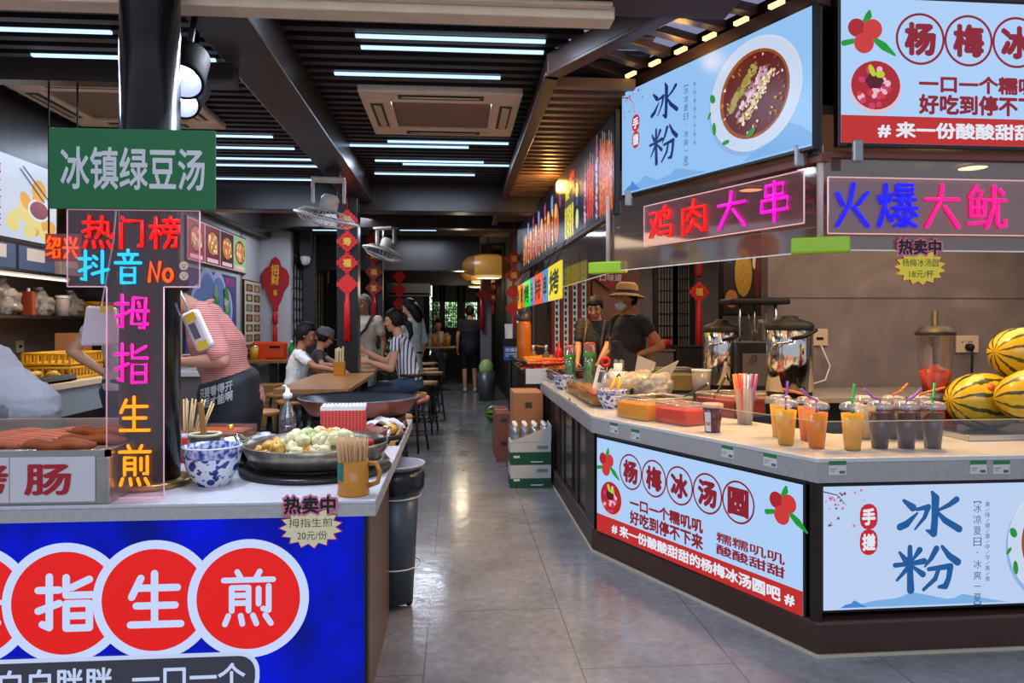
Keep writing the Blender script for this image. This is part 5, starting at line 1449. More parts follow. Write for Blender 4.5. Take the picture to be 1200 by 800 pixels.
# shelves
def lshelf(z, label, y0=4.6, y1=8.3):
    t = thing('steel_shelf', label, 'shelf', (-3.74, y0, z))
    MB().span((0, 0, -.012), (.34, y1 - y0, .012)).build('board', steel, t)
    for y in (.1, y1 - y0 - .1): MB().prism([(0, -.012), (.3, -.012), (0, -.16)], y - .01, y + .01).build('bracket', steel, t)
lshelf(1.74, 'upper steel shelf in the far-left stall holding cartons'); lshelf(1.38, 'lower steel shelf in the far-left stall holding plastic bags')
for k, (y, w, h, z, m, lab) in enumerate([(5.7, .42, .22, 1.752, M('blue_carton', (60, 84, 130), .7), 'blue carton on the upper steel shelf, nearest the street'), (6.2, .5, .22, 1.752, M('blue_carton', (0, 0, 0)), 'blue carton with a pale label on the upper steel shelf behind the neon board'), (6.75, .4, .2, 1.752, M('grey_carton', (150, 140, 140), .7), 'grey carton at the rear of the upper steel shelf'), (5.95, .7, .14, 1.974, M('tan_carton', (176, 150, 116), .7), 'long tan carton on top of the blue cartons')]):
    t = thing('carton', lab, 'carton', (-3.55, y, z))
    MB().span((-.15, -w / 2, 0), (.15, w / 2, h)).build('box', m, t, bevel=.004)
    MB().span((.15, -w * .3, h * .35), (.152, w * .2, h * .8)).build('label', M('pale_print', (190, 190, 200), .6), t)
    MB().span((-.151, -.02, h), (.151, .02, h + .001)).build('tape', M('tape_tan', (190, 160, 110), .4), t)
film = clear('bagged_goods_film', (250, 242, 232), .85, .15, .42, (196, 184, 172))
random.seed(12)
for k, (y, r, lab) in enumerate([(5.62, .16, 'bulging clear bag of cups on the lower steel shelf, nearest the street'), (5.98, .14, 'second bulging clear bag on the lower steel shelf'), (6.5, .12, 'clear bag between red packets and the jar on the lower shelf'), (7.0, .12, 'last clear bag on the lower shelf behind the neon panel')]):
    t = thing('plastic_bag', lab, 'bag', (-3.56, y, 1.392))
    t_mb = MB().lathe([(0, 0), (r * .7, 0), (r, r * .4), (r * .95, r * 1.1), (r * .5, r * 1.6), (r * .18, r * 1.8), (0, r * 1.82)], n=26)
    crumple(fuse(t_mb, 'bag', film, t, .014, 1), .05, 14)
    for j in range(3): MB().lathe([(0, .01), (r * .24, .01), (r * .3, r * .9), (0, r * .9)], c=(r * .35 * math.cos(2.1 * j), r * .35 * math.sin(2.1 * j), 0), n=12).build('cup_inside', white_p, t)
    MB().lathe([(r * .18, r * 1.8), (r * .34, r * 2.05), (0, r * 2.0)], n=10).build('knot', film, t)
t = thing('sauce_packet', 'red and orange sauce packet standing on the lower steel shelf', 'packet', (-3.5, 6.25, 1.392))
MB().prism([(-.05, 0), (.05, 0), (.045, .2), (-.045, .2)], -.02, .02).build('pouch', M('red_orange_film', (190, 84, 50), .35, noise=.3), t, bevel=.008); MB().lathe([(.012, .2), (.012, .225), (0, .225)], n=10).build('cap', white_p, t)
t = thing('lidded_jar', 'pale jar with a lid on the lower steel shelf', 'jar', (-3.5, 6.76, 1.392)); MB().lathe([(0, 0), (.06, 0), (.06, .14), (.05, .16), (0, .16)], n=18).build('body', M('pale_jar', (190, 172, 160), .3), t); MB().lathe([(.055, .16), (.055, .185), (0, .185)], n=18).build('lid', white_p, t)
bas = M('yellow_basket_plastic', (226, 168, 20), .35)
def basket(loc, label, w=.5, d=.34, h=.085):
    t = thing('plastic_basket', label, 'basket', loc, 0, 'yellow baskets')
    mb = MB().span((-d / 2, -w / 2, 0), (d / 2, w / 2, .008))
    n = 11
    for k in range(n):
        y = -w / 2 + w * k / (n - 1)
        for x in (-d / 2, d / 2): mb.span((x - .004, y - .008, 0), (x + .004, y + .008, h))
    for k in range(8):
        x = -d / 2 + d * k / 7
        for y in (-w / 2, w / 2): mb.span((x - .008, y - .004, 0), (x + .008, y + .004, h))
    mb.build('slatted_sides', bas, t)
    mb = MB()
    for z in (h, h * .1):
        mb.tube([(-d / 2, -w / 2, z), (d / 2, -w / 2, z), (d / 2, w / 2, z), (-d / 2, w / 2, z)], .011, 6, closed=True)
    mb.build('rim', bas, t)
    return t
basket((-3.08, 5.98, .905), 'yellow plastic basket at the bottom of the pile on the far-left counter'); basket((-3.08, 5.98, 1.01), 'yellow plastic basket stacked on the lower one on the far-left counter')
basket((-3.5, 7.45, 1.392), 'yellow plastic basket on the lower steel shelf behind the neon panel', .36, .2, .06); basket((-3.5, 7.45, 1.47), 'yellow plastic basket on top of another on the lower steel shelf', .36, .2, .06)
t = thing('pastry_tray', 'steel tray of golden pastries on the far-left counter', 'tray', (-3.0, 5.22, .905))
MB().span((-.17, -.45, 0), (.17, .45, .012)).span((.16, -.45, 0), (.17, .45, .05)).build('tray', steel, t)
random.seed(7)
pm = M('golden_pastry', (230, 180, 70), .5, noise=.3, nscale=20)
p0 = None
for k in range(34):
    x, y = -3.0 + random.uniform(-.14, .13), 5.22 + random.uniform(-.41, .41)
    if p0 is None:
        o = p0 = tag(MB().ball((0, 0, 0), (.045, .03, .025), 0, 10).tube([(-.04, 0, .01), (0, 0, .024), (.04, 0, .01)], .006, 5).build('fried_pastry', pm), 'golden fried pastry on the steel tray at the far left', 'pastry', 'fried pastries on the far-left tray')
    else:
        o = p0.copy(); COL.objects.link(o)
    o.location = (x, y, .945 + .012 * (k % 2)); o.rotation_euler = (0, random.uniform(-.3, .3), random.uniform(0, 3))
t = thing('paper_pot', 'cream paper pot behind the golden pastries', 'pot', (-3.3, 5.42, .905)); MB().lathe([(0, 0), (.1, 0), (.085, .13), (.08, .13), (.09, .02), (0, .02)], n=24).build('body', M('cream_pot', (224, 200, 160), .6), t); MB().lathe([(.08, .125), (0, .11)], n=20).build('inside', blackp, t)
for k, (x, y, lab) in enumerate([(-3.3, 6.6, 'brown carton printed in dark ink behind the yellow baskets'), (-3.3, 6.66, 'small brown carton standing on the printed one')]):
    t = thing('kraft_carton', lab, 'carton', (x, y - .1, .905 if k == 0 else 1.085)); s_ = 1 if k == 0 else .75
    MB().span((-.14 * s_, -.13 * s_, 0), (.14 * s_, .13 * s_, .178 if k == 0 else .16)).build('box', card, t); MB().span((.14 * s_, -.08, .05), (.1415 * s_, .06, .1)).build('print', M('dark_print', (60, 50, 40), .7), t)
t = thing('wall_socket', 'white socket on the brown tiles of the far-left stall', 'socket', (-3.745, 6.55, 1.13)); MB().span((0, -.05, -.05), (.012, .05, .05)).build('plate', M('socket_beige', (206, 180, 150), .5), t); MB().span((.012, -.02, -.012), (.014, .02, .012)).build('slots', blackp, t)
tl = thing('shelf_tube_light', 'slim white tube light under the upper steel shelf of the far-left stall', 'light', (-3.42, 6.2, 1.70)); MB().span((-.006, -.5, -.006), (.006, .5, .01)).build('diffuser', E((255, 236, 210), 1.6, 'shelf_tube'), tl); MB().span((-.016, -.5, .01), (.016, .5, .028)).build('rail', white_p, tl)
lamp('stall_light', 'AREA', (-3.1, 5.9, 2.25), 32, (255, 226, 190), 1.1, 2.4, (-3.15, 5.9, 0))

# pictures and posters along the grey wall
def wall_poster(name, label, y0, y1, z0, z1, cat, face, case=True):
    t = thing(name, label, cat, (-2.595, y0, z0), PI / 2)
    w, h = y1 - y0, z1 - z0
    MB().span((-.015, -.02, -.015), (w + .015, .0, h + .015)).build('frame', black_frame if case else white_p, t)
    mb = MB(); mb.rect(0, 0, w, h, -.022, 0); mb.build('print', face, t)
    return t, w, h
t, w, h = wall_poster('dish_lightbox', 'lit strip of four noodle-dish pictures high on the grey left wall', 7.2, 9.15, 1.95, 2.36, 'lightbox', E((196, 170, 176)))
mb = MB(); random.seed(14)
for k in range(4):
    x = w * (k + .5) / 4
    mb.rect(w * k / 4 + .01, .01, w * (k + 1) / 4 - .01, h - .01, -.0224, (0, 1, 2, 3)[k]); mb.disc(x, h * .55, w * .1, h * .34, -.0228, 4, 24); mb.disc(x, h * .55, w * .085, h * .29, -.0232, 5, 24)
    for j in range(22): mb.disc(x + random.uniform(-.07, .07) * w, h * .55 + random.uniform(-.2, .2) * h, .03, .018, -.0236 - j * .00004, random.choice((6, 7, 8, 9)), 8, random.uniform(0, 3))
    mb.rect(x - w * .09, h * .06, x + w * .09, h * .16, -.0226, 10)
mb.build('food_print', [E((150, 40, 50)), E((110, 30, 40)), E((60, 40, 30)), E((140, 180, 120)), E((90, 20, 30)), E((190, 120, 60)), E((220, 190, 120)), E((90, 130, 50)), E((200, 90, 40)), E((236, 220, 190)), E((220, 180, 200))], t)
t, w, h = wall_poster('dessert_poster', 'purple poster with a cloud-shaped picture of green desserts behind the pink-shirted worker', 7.15, 8.75, 1.0, 1.86, 'poster', M('purple_poster', (76, 70, 128), .5))
mb = MB()
yy_ = -.0222
for (x, z, r_) in ((.35, .5, .2), (.6, .62, .26), (.95, .6, .26), (1.2, .48, .22), (.8, .38, .3)): yy_ -= .0008; mb.disc(x, z, r_ + .03, None, yy_, 0, 28)
for (x, z, r_) in ((.35, .5, .18), (.6, .62, .23), (.95, .6, .23), (1.2, .48, .19), (.8, .38, .27)): yy_ -= .0008; mb.disc(x, z, r_, None, yy_, 1, 28)
for k in range(16): mb.disc(.5 + (k * .37) % .75, .3 + (k * .23) % .4, .1, .06, yy_ - .0008 * (k + 1), 2 + k % 3, 12, k)
mb.text('夏日', 1.2, .76, 1.5, .84, -.023, 5, .02)
mb.build('cloud_picture', [M('cloud_white', (196, 206, 240), .5), M('cloud_blue', (120, 150, 210), .5), M('green_a', (70, 150, 70), .5), M('cream_a', (216, 220, 190), .5), M('pale_green_a', (160, 196, 140), .5), M('pink_print', (200, 60, 130), .5)], t)
t, w, h = wall_poster('photo_menu', 'narrow cream photo menu of small dishes between the purple poster and the red knot', 9.1, 9.85, .95, 1.86, 'menu', M('menu_cream', (206, 196, 170), .6))
mb = MB()
for i in range(2):
    for j in range(7): mb.rect(w * (.08 + .46 * i), h * (.03 + .138 * j), w * (.46 + .46 * i), h * (.13 + .138 * j), -.0225, (i + j) % 3); mb.disc(w * (.27 + .46 * i), h * (.08 + .138 * j), w * .13, h * .038, -.023, 3 + (i * 2 + j) % 3, 12)
mb.build('dish_photos', [M('ph1', (70, 60, 50), .6), M('ph2', (110, 100, 90), .6), M('ph3', (50, 60, 50), .6), M('ph4', (170, 110, 60), .6), M('ph5', (140, 150, 90), .6), M('ph6', (190, 160, 110), .6)], t)
# ---------------------------------------------------------------- drinks on the booth worktop
random.seed(31)
clear_lid = clear('clear_lid', (250, 248, 246), .8, .08, .22, (236, 232, 226))
JUICE = {'yellow': M('mango_juice', (246, 180, 10), .25, noise=.12, nscale=6), 'orange': M('orange_juice', (236, 140, 18), .25, noise=.12, nscale=6),
         'dark': M('dark_plum_juice', (74, 38, 28), .25, noise=.25, nscale=5), 'ice': M('clear_ice_drink', (214, 190, 130), .3, noise=.2, nscale=14)}
STRAW = {'purple': M('purple_straw', (156, 84, 190), .35), 'orange': M('orange_straw', (236, 120, 30), .35), 'green': M('green_straw', (50, 190, 90), .35)}
def drink(loc, kind, straw, label, lean=0.0, h=.175, face=0.0):
    t = thing('takeaway_drink', label, 'drink', loc, face)
    MB().lathe([(0, 0), (.033, 0), (.048, h), (.0495, h + .002)], n=32).build('cup', tumbler, t)
    MB().lathe([(0, .003), (.0318, .003), (.0455, h * .88), (0, h * .88)], n=32).build('juice', JUICE[kind], t)
    MB().lathe([(.0515, h - .004), (.0525, h + .008), (.049, h + .014), (.043, h + .022), (.036, h + .024), (.034, h + .02), (0, h + .02)], n=32).build('lid', clear_lid, t)
    if straw:
        s = STRAW[straw]
        b = Vector((0, 0, h + .02)); l = lean
        P = [b + Vector((0, 0, -.06)), b + Vector((0, 0, .012)), b + Vector((.03 * l, 0, .022)), b + Vector((.034 * l + (.035 * l if abs(l) < 1.2 else .06 * l), 0, .06 if abs(l) < 1.2 else .042))]
        if l == 0: P = [b + Vector((0, 0, -.06)), b + Vector((0, 0, .01)), b + Vector((-.018, .0, .016)), b + Vector((.004, 0, .024)), b + Vector((.008, 0, .085))]
        MB().tube(P, .0055, 8).build('straw', s, t)
    return t
def cup_at(px, py, *a, **k):
    q = atz(px, py, WT)
    return drink((q.x, q.y, WT), *a, **k)
cup_at(921, 521, 'yellow', 'purple', 'mango drink with an upright purple straw, first of the front row from the aisle', 0)
cup_at(957, 525, 'orange', 'purple', 'orange drink with a bent purple straw, second of the front row from the aisle', -1.0)
cup_at(999, 527, 'yellow', 'green', 'bright yellow drink with an upright green straw beside the dark drinks', 0)
cup_at(1031, 525, 'dark', 'purple', 'dark plum drink with a bent purple straw next to the yellow drink', -1.0)
cup_at(1062, 525, 'dark', 'purple', 'dark plum drink in the middle of the three front dark drinks', 1.0)
cup_at(1093, 525, 'dark', 'green', 'dark plum drink with an upright green straw, nearest the watermelons', 0)
cup_at(914, 512, 'yellow', None, 'mango drink without straw half hidden behind the first front one')
cup_at(947, 516, 'orange', 'orange', 'orange drink with an orange straw in the rear row', -1.3)
cup_at(1014, 514, 'ice', None, 'pale iced drink behind the bright yellow drink')
cup_at(1047, 514, 'dark', 'orange', 'dark drink with an orange straw behind the first dark drink', 1.0)
cup_at(1078, 514, 'dark', 'orange', 'dark drink with a kinked orange straw behind the last dark drink', 1.3)

# jelly boxes set along the angled front
rz2 = along(B1, C1)[0]
def jelly_box(px, py, w, d, h, fill, label, name='jelly', level=.8, rz=None, cat='container'):
    q = atz(px, py, WT)
    t = thing('jelly_box', label, cat, (q.x, q.y, WT), rz2 if rz is None else rz)
    mb = MB()
    e = .004
    for a_, b_ in (((0, 0), (w, e)), ((0, d - e), (w, d)), ((0, 0), (e, d)), ((w - e, 0), (w, d))): mb.span((a_[0], a_[1], 0), (b_[0], b_[1], h))
    mb.build('box', clear('jelly_box_plastic', (252, 250, 248), .95, .06, .03), t)
    MB().tube([(0, 0, h), (w, 0, h), (w, d, h), (0, d, h)], .006, 6, closed=True).build('rim', clear('jelly_box_rim', (250, 240, 230), .6, .1, .3), t)
    MB().span((e, e, .002), (w - e, d - e, h * level)).build(name, fill, t, bevel=.006)
    return t
yj = M('yellow_jelly', (252, 180, 2), .15, noise=.12, nscale=9); rj = M('red_jelly', (232, 66, 4), .15, noise=.2, nscale=14); dj = M('dark_red_jelly', (150, 48, 38), .2, noise=.3, nscale=20)
jelly_box(722, 488, .26, .34, .115, yj, 'clear box of bright yellow jelly beside the blue-and-white bowl')
jelly_box(768, 494, .24, .17, .105, rj, 'clear box of orange-red jelly at the front beside the small lidded cup')
jelly_box(815, 484, .30, .26, .125, dj, 'large clear box of dark red jelly behind the lidded cup, with a spoon in it')
q = atz(846, 466, WT)
for k, (px, py, a_, lab) in enumerate([(800, 470, (.14, -.02, .10), 'black-handled ladle resting in the box of yellow jelly'), (838, 468, (.07, .02, .13), 'steel-tipped spoon standing in the box of dark red jelly')]):
    p_ = atz(px, py, WT + .09); t = thing('serving_spoon', lab, 'spoon', p_)
    MB().tube([(-a_[0] * .9, -a_[1], -.05 + .01), (0, 0, .02), tuple(a_)], [.005, .005, .008], 8, rnd=True).build('handle', blackp, t)
    MB().ball((-a_[0] * .95, -a_[1], -.05 + .008), (.03, .022, .010)).build('bowl', steel, t)
    MB().ball(a_, .0085).build('tip', steel, t)
bowl((atz(717, 478, WT).x, atz(717, 478, WT).y, WT), .098, .12, 'blue-and-white bowl holding yellow tongs next to the yellow jelly', M('dark_broth', (60, 50, 54), .2))
for k, s in enumerate((-1, 1)):
    p_ = atz(722, 452, WT + .13)
t = thing('food_tongs', 'yellow-handled tongs standing in the blue-and-white bowl', 'tongs', (atz(717, 478, WT).x, atz(717, 478, WT).y, WT + .1))
MB().tube([(-.03, -.02, -.02), (.03, .02, .09)], .010, 8, rnd=True).tube([(.02, -.03, -.02), (.06, .01, .09)], .010, 8, rnd=True).build('yellow_grips', M('yellow_grip', (236, 170, 30), .4), t)
MB().tube([(.03, .02, .09), (.055, .025, .115), (.06, .01, .09)], .007, 8).build('spring', rubber, t)
# lidded cup with label and straw cup
q = atz(835, 506, WT)
t = thing('dessert_cup', 'dark red lidded dessert cup with a white label at the front edge', 'cup', (q.x, q.y, WT), rz2 + .25)
MB().lathe([(0, 0), (.036, 0), (.048, .125), (0, .125)], n=32).build('cup', M('dark_red_cup', (84, 22, 24), .25, noise=.2), t)
MB().lathe([(.052, .122), (.053, .137), (.048, .142), (0, .142)], n=32).build('lid', M('pink_clear_lid', (222, 160, 140), .25), t)
mb = MB()
vs = []
for k in range(5):
    a_ = -PI / 2 - .45 + .2 * k
    for z, r_ in ((.006, .0372), (.10, .0462)): vs.append((r_ * math.cos(a_), r_ * math.sin(a_), z))
mb.add(vs, [(2 * k, 2 * k + 2, 2 * k + 3, 2 * k + 1) for k in range(4)], 0)
lb = mb.build('label', M('label_white', (226, 220, 220), .6), t)
mb = MB(); mb.xf = Matrix.Rotation(-.09, 4, 'X'); mb.text('冰爽', -.011, .066, .011, .08, -.047, 0, .02); mb.ring(0, .045, .008, .012, -.0455, 1); mb.text('梅', -.005, .04, .005, .05, -.0455, 1, .02)
mb.build('label_print', [M('label_ink', (40, 30, 40), .6), M('label_red', (170, 30, 50), .6)], lb)
q = atz(873, 497, WT)
t = thing('straw_cup', 'clear plastic cup packed with coloured straws behind the lidded dessert cup', 'cup', (q.x, q.y, WT))
MB().lathe([(0, 0), (.037, 0), (.056, .195), (.058, .197), (.054, .195), (.034, .004), (0, .004)], n=32).build('cup', clear('straw_cup_plastic', (250, 246, 236), .72, .1, .25, (226, 220, 206)), t)
sc_ = [('blue', (60, 160, 200)), ('orange', (240, 130, 50)), ('purple', (140, 70, 170)), ('yellow', (220, 170, 70)), ('red', (220, 70, 50)), ('orange', (240, 120, 60)), ('lilac', (170, 110, 200)), ('white', (210, 210, 226))]
st0 = {}
for k in range(22):
    nm, c = sc_[k % 8]
    a_ = 2.4 * k; r_ = .03 * math.sqrt((k + .5) / 22)
    if nm not in st0:
        o = st0[nm] = MB().tube([(0, 0, 0), (0, 0, .262)], .0055, 8).build('drinking_straw', M(nm + '_straw_plastic', c, .4)); tag(o, '%s drinking straw standing in the clear straw cup' % nm, 'straw', '%s straws in the straw cup' % nm)
    else:
        o = st0[nm].copy(); COL.objects.link(o)
    o.location = (q.x + r_ * math.cos(a_), q.y + r_ * math.sin(a_), WT + .006); o.rotation_euler = (-.16 * r_ / .03 * math.sin(a_), .16 * r_ / .03 * math.cos(a_), 0)

for m_, c_ in ((yj, 1), (rj, 1), (dj, 1), (JUICE['yellow'], 1), (JUICE['orange'], 1), (MATS['amber_jelly'] if 'amber_jelly' in MATS else yj, 1)):
    p_ = m_.node_tree.nodes['Principled BSDF']; p_.inputs['Subsurface Weight'].default_value = .7; p_.inputs['Subsurface Radius'].default_value = (1.0, .6, .25); p_.inputs['Subsurface Scale'].default_value = .05

# price labels on the fascia
def shelf_label(px, py, seg, label, w=.072, h=.056):
    a_, b_ = seg
    an, ln = along(a_, b_)
    # distance along the segment where the line of sight crosses it
    r0 = at(px, py, 1.0); dx, dy = b_[0] - a_[0], b_[1] - a_[1]
    den = r0.x * dy - r0.y * dx
    s = (a_[0] * dy - a_[1] * dx) / den
    p_ = Vector((r0.x * s, r0.y * s)); d = s
    t = thing('price_label', label, 'price label', (p_.x, p_.y, EYE + (380 - py) / F * d), an, 'price labels on the grey fascia')
    MB().span((-w / 2, -.003, -h / 2), (w / 2, -.0003, h / 2)).build('card', M('label_card', (206, 208, 206), .4), t)
    mb = MB(); mb.rect(-w / 2, h * .2, w / 2, h / 2, -.0034, 0); mb.rect(-w * .42, -h * .1, -w * .05, -h * .04, -.0034, 1); mb.rect(-w * .42, -h * .25, -w * .15, -h * .2, -.0034, 1); mb.rect(w * .1, -h * .4, w * .42, -h * .2, -.0034, 2)
    mb.build('print', [M('label_green', (40, 120, 70), .5), M('label_line', (120, 124, 122), .6), M('label_grey', (90, 94, 92), .6)], t)
SEG1, SEG2, SEG3 = (A0, B1), (B1, C1), (C1, D1_)
for px, py, sg, lab in [(668, 471, SEG1, 'grey price label on the aisle side of the fascia, farthest along'), (675, 478, SEG1, 'grey price label on the aisle side of the fascia, second from the corner'), (681, 484, SEG1, 'grey price label on the aisle side of the fascia, nearest the corner'),
                         (720, 501, SEG2, 'green-topped price label under the blue bowl on the angled fascia'), (745, 509, SEG2, 'green-topped price label under the yellow jelly on the angled fascia'), (853, 529, SEG2, 'green-topped price label under the lidded dessert cup'), (903, 539, SEG2, 'green-topped price label on the angled fascia nearest the front corner'),
                         (981, 548, SEG3, 'green-topped price label on the front fascia beside the corner'), (1146, 547, SEG3, 'darker price label of the pair under the watermelons'), (1173, 547, SEG3, 'lighter price label of the pair under the watermelons')]:
    shelf_label(px, py, sg, lab)

# low glass fence on the worktop edge
for (a_, b_, lab) in ((A0, B1, 'low clear fence on the worktop edge along the aisle'), (B1, C1, 'low clear fence on the worktop edge of the angled side'), (C1, (4.5, 2.80), 'low clear fence on the worktop edge of the front side')):
    an, ln = along(a_, b_)
    t = thing('glass_fence', lab, 'guard', (a_[0] + .012, a_[1] + .012, WT), an)
    MB().span((.02, -.002, 0), (ln - .02, .002, .142)).build('pane', glassy, t); MB().span((.02, -.003, .142), (ln - .02, .003, .145)).build('top_edge', M('glass_edge', (196, 186, 150), .2), t)

# watermelons
wm_mat = bpy.data.materials.new('striped_watermelon'); wm_mat.use_nodes = True
def melon_mat(name, c1, c2, n=14, sharp=.5, squig=.35):
    m = bpy.data.materials.new(name); m.use_nodes = True
    N, L = nodes(m); p = N['Principled BSDF']; p.inputs['Roughness'].default_value = .25
    tc = N.new('ShaderNodeTexCoord'); sp_ = N.new('ShaderNodeSeparateXYZ'); L.new(tc.outputs['Object'], sp_.inputs[0])
    at2 = N.new('ShaderNodeMath'); at2.operation = 'ARCTAN2'; L.new(sp_.outputs['Y'], at2.inputs[0]); L.new(sp_.outputs['Z'], at2.inputs[1])
    nz = N.new('ShaderNodeTexNoise'); nz.inputs['Scale'].default_value = 18; nz.inputs['Detail'].default_value = 3; L.new(tc.outputs['Object'], nz.inputs[0])
    sb = N.new('ShaderNodeMath'); sb.operation = 'MULTIPLY_ADD'; L.new(nz.outputs['Fac'], sb.inputs[0]); sb.inputs[1].default_value = squig; L.new(at2.outputs[0], sb.inputs[2])
    ml = N.new('ShaderNodeMath'); ml.operation = 'MULTIPLY'; L.new(sb.outputs[0], ml.inputs[0]); ml.inputs[1].default_value = n
    si = N.new('ShaderNodeMath'); si.operation = 'SINE'; L.new(ml.outputs[0], si.inputs[0])
    n2 = N.new('ShaderNodeTexNoise'); n2.inputs['Scale'].default_value = 40; L.new(tc.outputs['Object'], n2.inputs[0])
    ad = N.new('ShaderNodeMath'); ad.operation = 'ADD'; L.new(si.outputs[0], ad.inputs[0]); L.new(n2.outputs['Fac'], ad.inputs[1])
    cr = N.new('ShaderNodeValToRGB'); cr.color_ramp.elements[0].position = sharp; cr.color_ramp.elements[0].color = rgb(*c1); cr.color_ramp.elements[1].position = sharp + .12; cr.color_ramp.elements[1].color = rgb(*c2)
    dv = N.new('ShaderNodeMath'); dv.operation = 'MULTIPLY_ADD'; dv.inputs[1].default_value = .4; dv.inputs[2].default_value = .3; L.new(ad.outputs[0], dv.inputs[0]); L.new(dv.outputs[0], cr.inputs[0])
    L.new(cr.outputs[0], p.inputs['Base Color'])
    return m
ym = melon_mat('yellow_watermelon_rind', (206, 172, 34), (52, 64, 22), 10, .70); gm = melon_mat('green_watermelon_rind', (128, 160, 70), (24, 50, 28), 8, .62)
def melon(loc, l, r, rz, tilt, m, label, sticker=None):
    t = thing('watermelon', label, 'watermelon', loc, rz)
    mt = Matrix.Rotation(tilt, 4, 'Y')
    o = MB().ball((0, 0, 0), (l, r, r), 0, 40).build('rind', m, t); o.rotation_euler = (0, tilt, 0)
    s_ = MB().tube([(l * .985, 0, 0), (l + .012, .004, .006)], [.008, .004], 6); s_.build('stalk', M('melon_stalk', (120, 110, 50), .8), t).rotation_euler = (0, tilt, 0)
    if sticker:
        v = Vector(sticker).normalized(); p_ = Vector((v.x * l, v.y * r, v.z * r)); nn = Vector((v.x / l, v.y / r, v.z / r)).normalized()
        mb = MB(); mb.xf = Matrix.Translation(p_ + nn * .001) @ nn.to_track_quat('Z', 'Y').to_matrix().to_4x4()
        mb.lathe([(.02, -.003), (.0205, .0008), (0, .0016)], n=18); k_ = mb.build('sticker', M('melon_sticker', (206, 96, 40), .4, noise=.4, nscale=60), t); k_.rotation_euler = (0, tilt, 0)
    return t
q = atz(1145, 497, WT); melon(at(1153, 470, 3.62) , .2, .142, .12, .06, ym, 'yellow-rinded watermelon lying at the left of the pile on the booth counter', (-.35, -.8, .55))
melon(at(1218, 464, 3.36), .18, .132, -.5, -.1, ym, 'yellow-rinded watermelon at the right frame edge of the pile', None)
melon(at(1204, 416, 3.62), .2, .14, .15, .1, ym, 'yellow-rinded watermelon resting on top of the other two', (-.25, -.85, .2))
t = thing('steel_tray', 'flat steel tray under the watermelons on the booth counter', 'tray', (at(1190, 500, 3.5).x, 3.38, WT), .03)
MB().span((-.38, -.25, 0), (.7, .22, .008)).span((-.38, -.255, .0), (.7, -.245, .028)).span((-.385, -.25, 0), (-.375, .22, .028)).build('tray', steel, t, bevel=.003)
melon((atz(577, 494, 0).x + .02, atz(577, 494, 0).y, .115), .125, .112, .2, 0, gm, 'green striped watermelon lying on the floor beside the brown cartons')

# back counter, urns, blender
t = thing('back_counter', 'grey-topped counter against the booth tile wall carrying the urns', 'counter', (0, 0, 0))
MB().span((1.75, 4.25, .84), (5.0, 4.94, .875)).build('top', M('grey_top', (150, 142, 136), .35, noise=.1), t, bevel=.004); MB().span((1.8, 4.3, 0), (5.0, 4.94, .84)).build('base', M('black_cabinet', (34, 30, 30), .4), t)
BT = .875
def urn(px, d, r, h, label):
    a_ = at(px, 400, d)
    t = thing('tea_urn', label, 'urn', (a_.x, a_.y, BT))
    MB().lathe([(0, 0), (r * .96, 0), (r * .96, .03)], n=36).build('base', blackp, t)
    MB().lathe([(r * .95, .03), (r, .035), (r, h - .05), (r * .98, h - .045)], n=48).build('body', chrome, t)
    MB().lathe([(r * 1.03, h - .05), (r * 1.04, h - .02), (r * .9, h + .0), (r * .4, h + .02), (r * .36, h + .035), (r * .2, h + .04), (0, h + .04)], n=40).build('lid', blackp, t)
    MB().tube([(-r * .3, -r * 1.0, h - .10), (r * .2, -r * 1.14, h - .085), (r * .75, -r * .95, h - .05)], .012, 8, rnd=True).build('handle', blackp, t)
    MB().tube([(-r * .3, -r * 1.0, h - .12), (-r * 1.0, -r * .9, h - .13), (-r * 1.15, -r * .7, h - .16), (-r * 1.15, -r * .7, h - .3)], .006, 8).build('spout_pipe', steel, t)
    MB().tube([(0, -r, .07), (0, -r - .05, .07), (0, -r - .05, .04)], .010, 8).build('tap', blackp, t)
urn(925, 4.52, .14, .46, 'large polished tea urn with black lid standing before the tile wall')
urn(846, 5.05, .125, .44, 'smaller polished tea urn with black lid nearer the booth rear')
a_ = at(888, 400, 5.0)
t = thing('coffee_machine', 'black drinks machine with a tall frame between the two tea urns', 'machine', (a_.x - .06, a_.y + .02, BT))
MB().span((-.13, -.12, 0), (.17, .16, .33)).build('body', M('machine_black', (30, 28, 30), .3), t, bevel=.008); MB().span((-.09, -.125, .03), (.08, -.12, .25)).build('door', M('machine_grey', (104, 94, 92), .35), t)
MB().tube([(-.1, -.1, .33), (-.1, -.1, .6)], .008, 6).tube([(.15, -.1, .33), (.15, -.1, .6)], .012, 6).tube([(.02, -.06, .33), (.02, -.06, .6)], .006, 6).build('frame_rods', steel, t)
MB().span((-.17, -.14, .58), (.24, .1, .62)).build('top_tray', blackp, t, bevel=.012)
MB().lathe([(0, .33), (.06, .33), (.07, .52), (.066, .52), (.05, .34), (0, .34)], n=20, c=(.07, 0, 0)).build('glass_jug', glassy, t); MB().tube([(-.02, -.13, .24), (-.045, -.14, .19), (.0, -.14, .2), (.0, -.13, .24)], .004, 6).build('door_handle', blackp, t)
t = thing('white_jug', 'small grey jug in front of the smaller urn', 'jug', (at(822, 440, 4.7).x, at(822, 440, 4.7).y, .822)); MB().lathe([(0, 0.02), (.05, .02), (.062, .2), (.06, .2), (.045, .03), (0, .03)], n=24).build('body', M('grey_jug', (130, 126, 124), .3), t); MB().lathe([(.062, .195), (.066, .205), (.06, .21)], n=24).build('rim', white_p, t)
t = thing('drain_rack', 'black low side table with a grey tray in front of the smaller urn', 'table', (1.56, 4.72, 0))
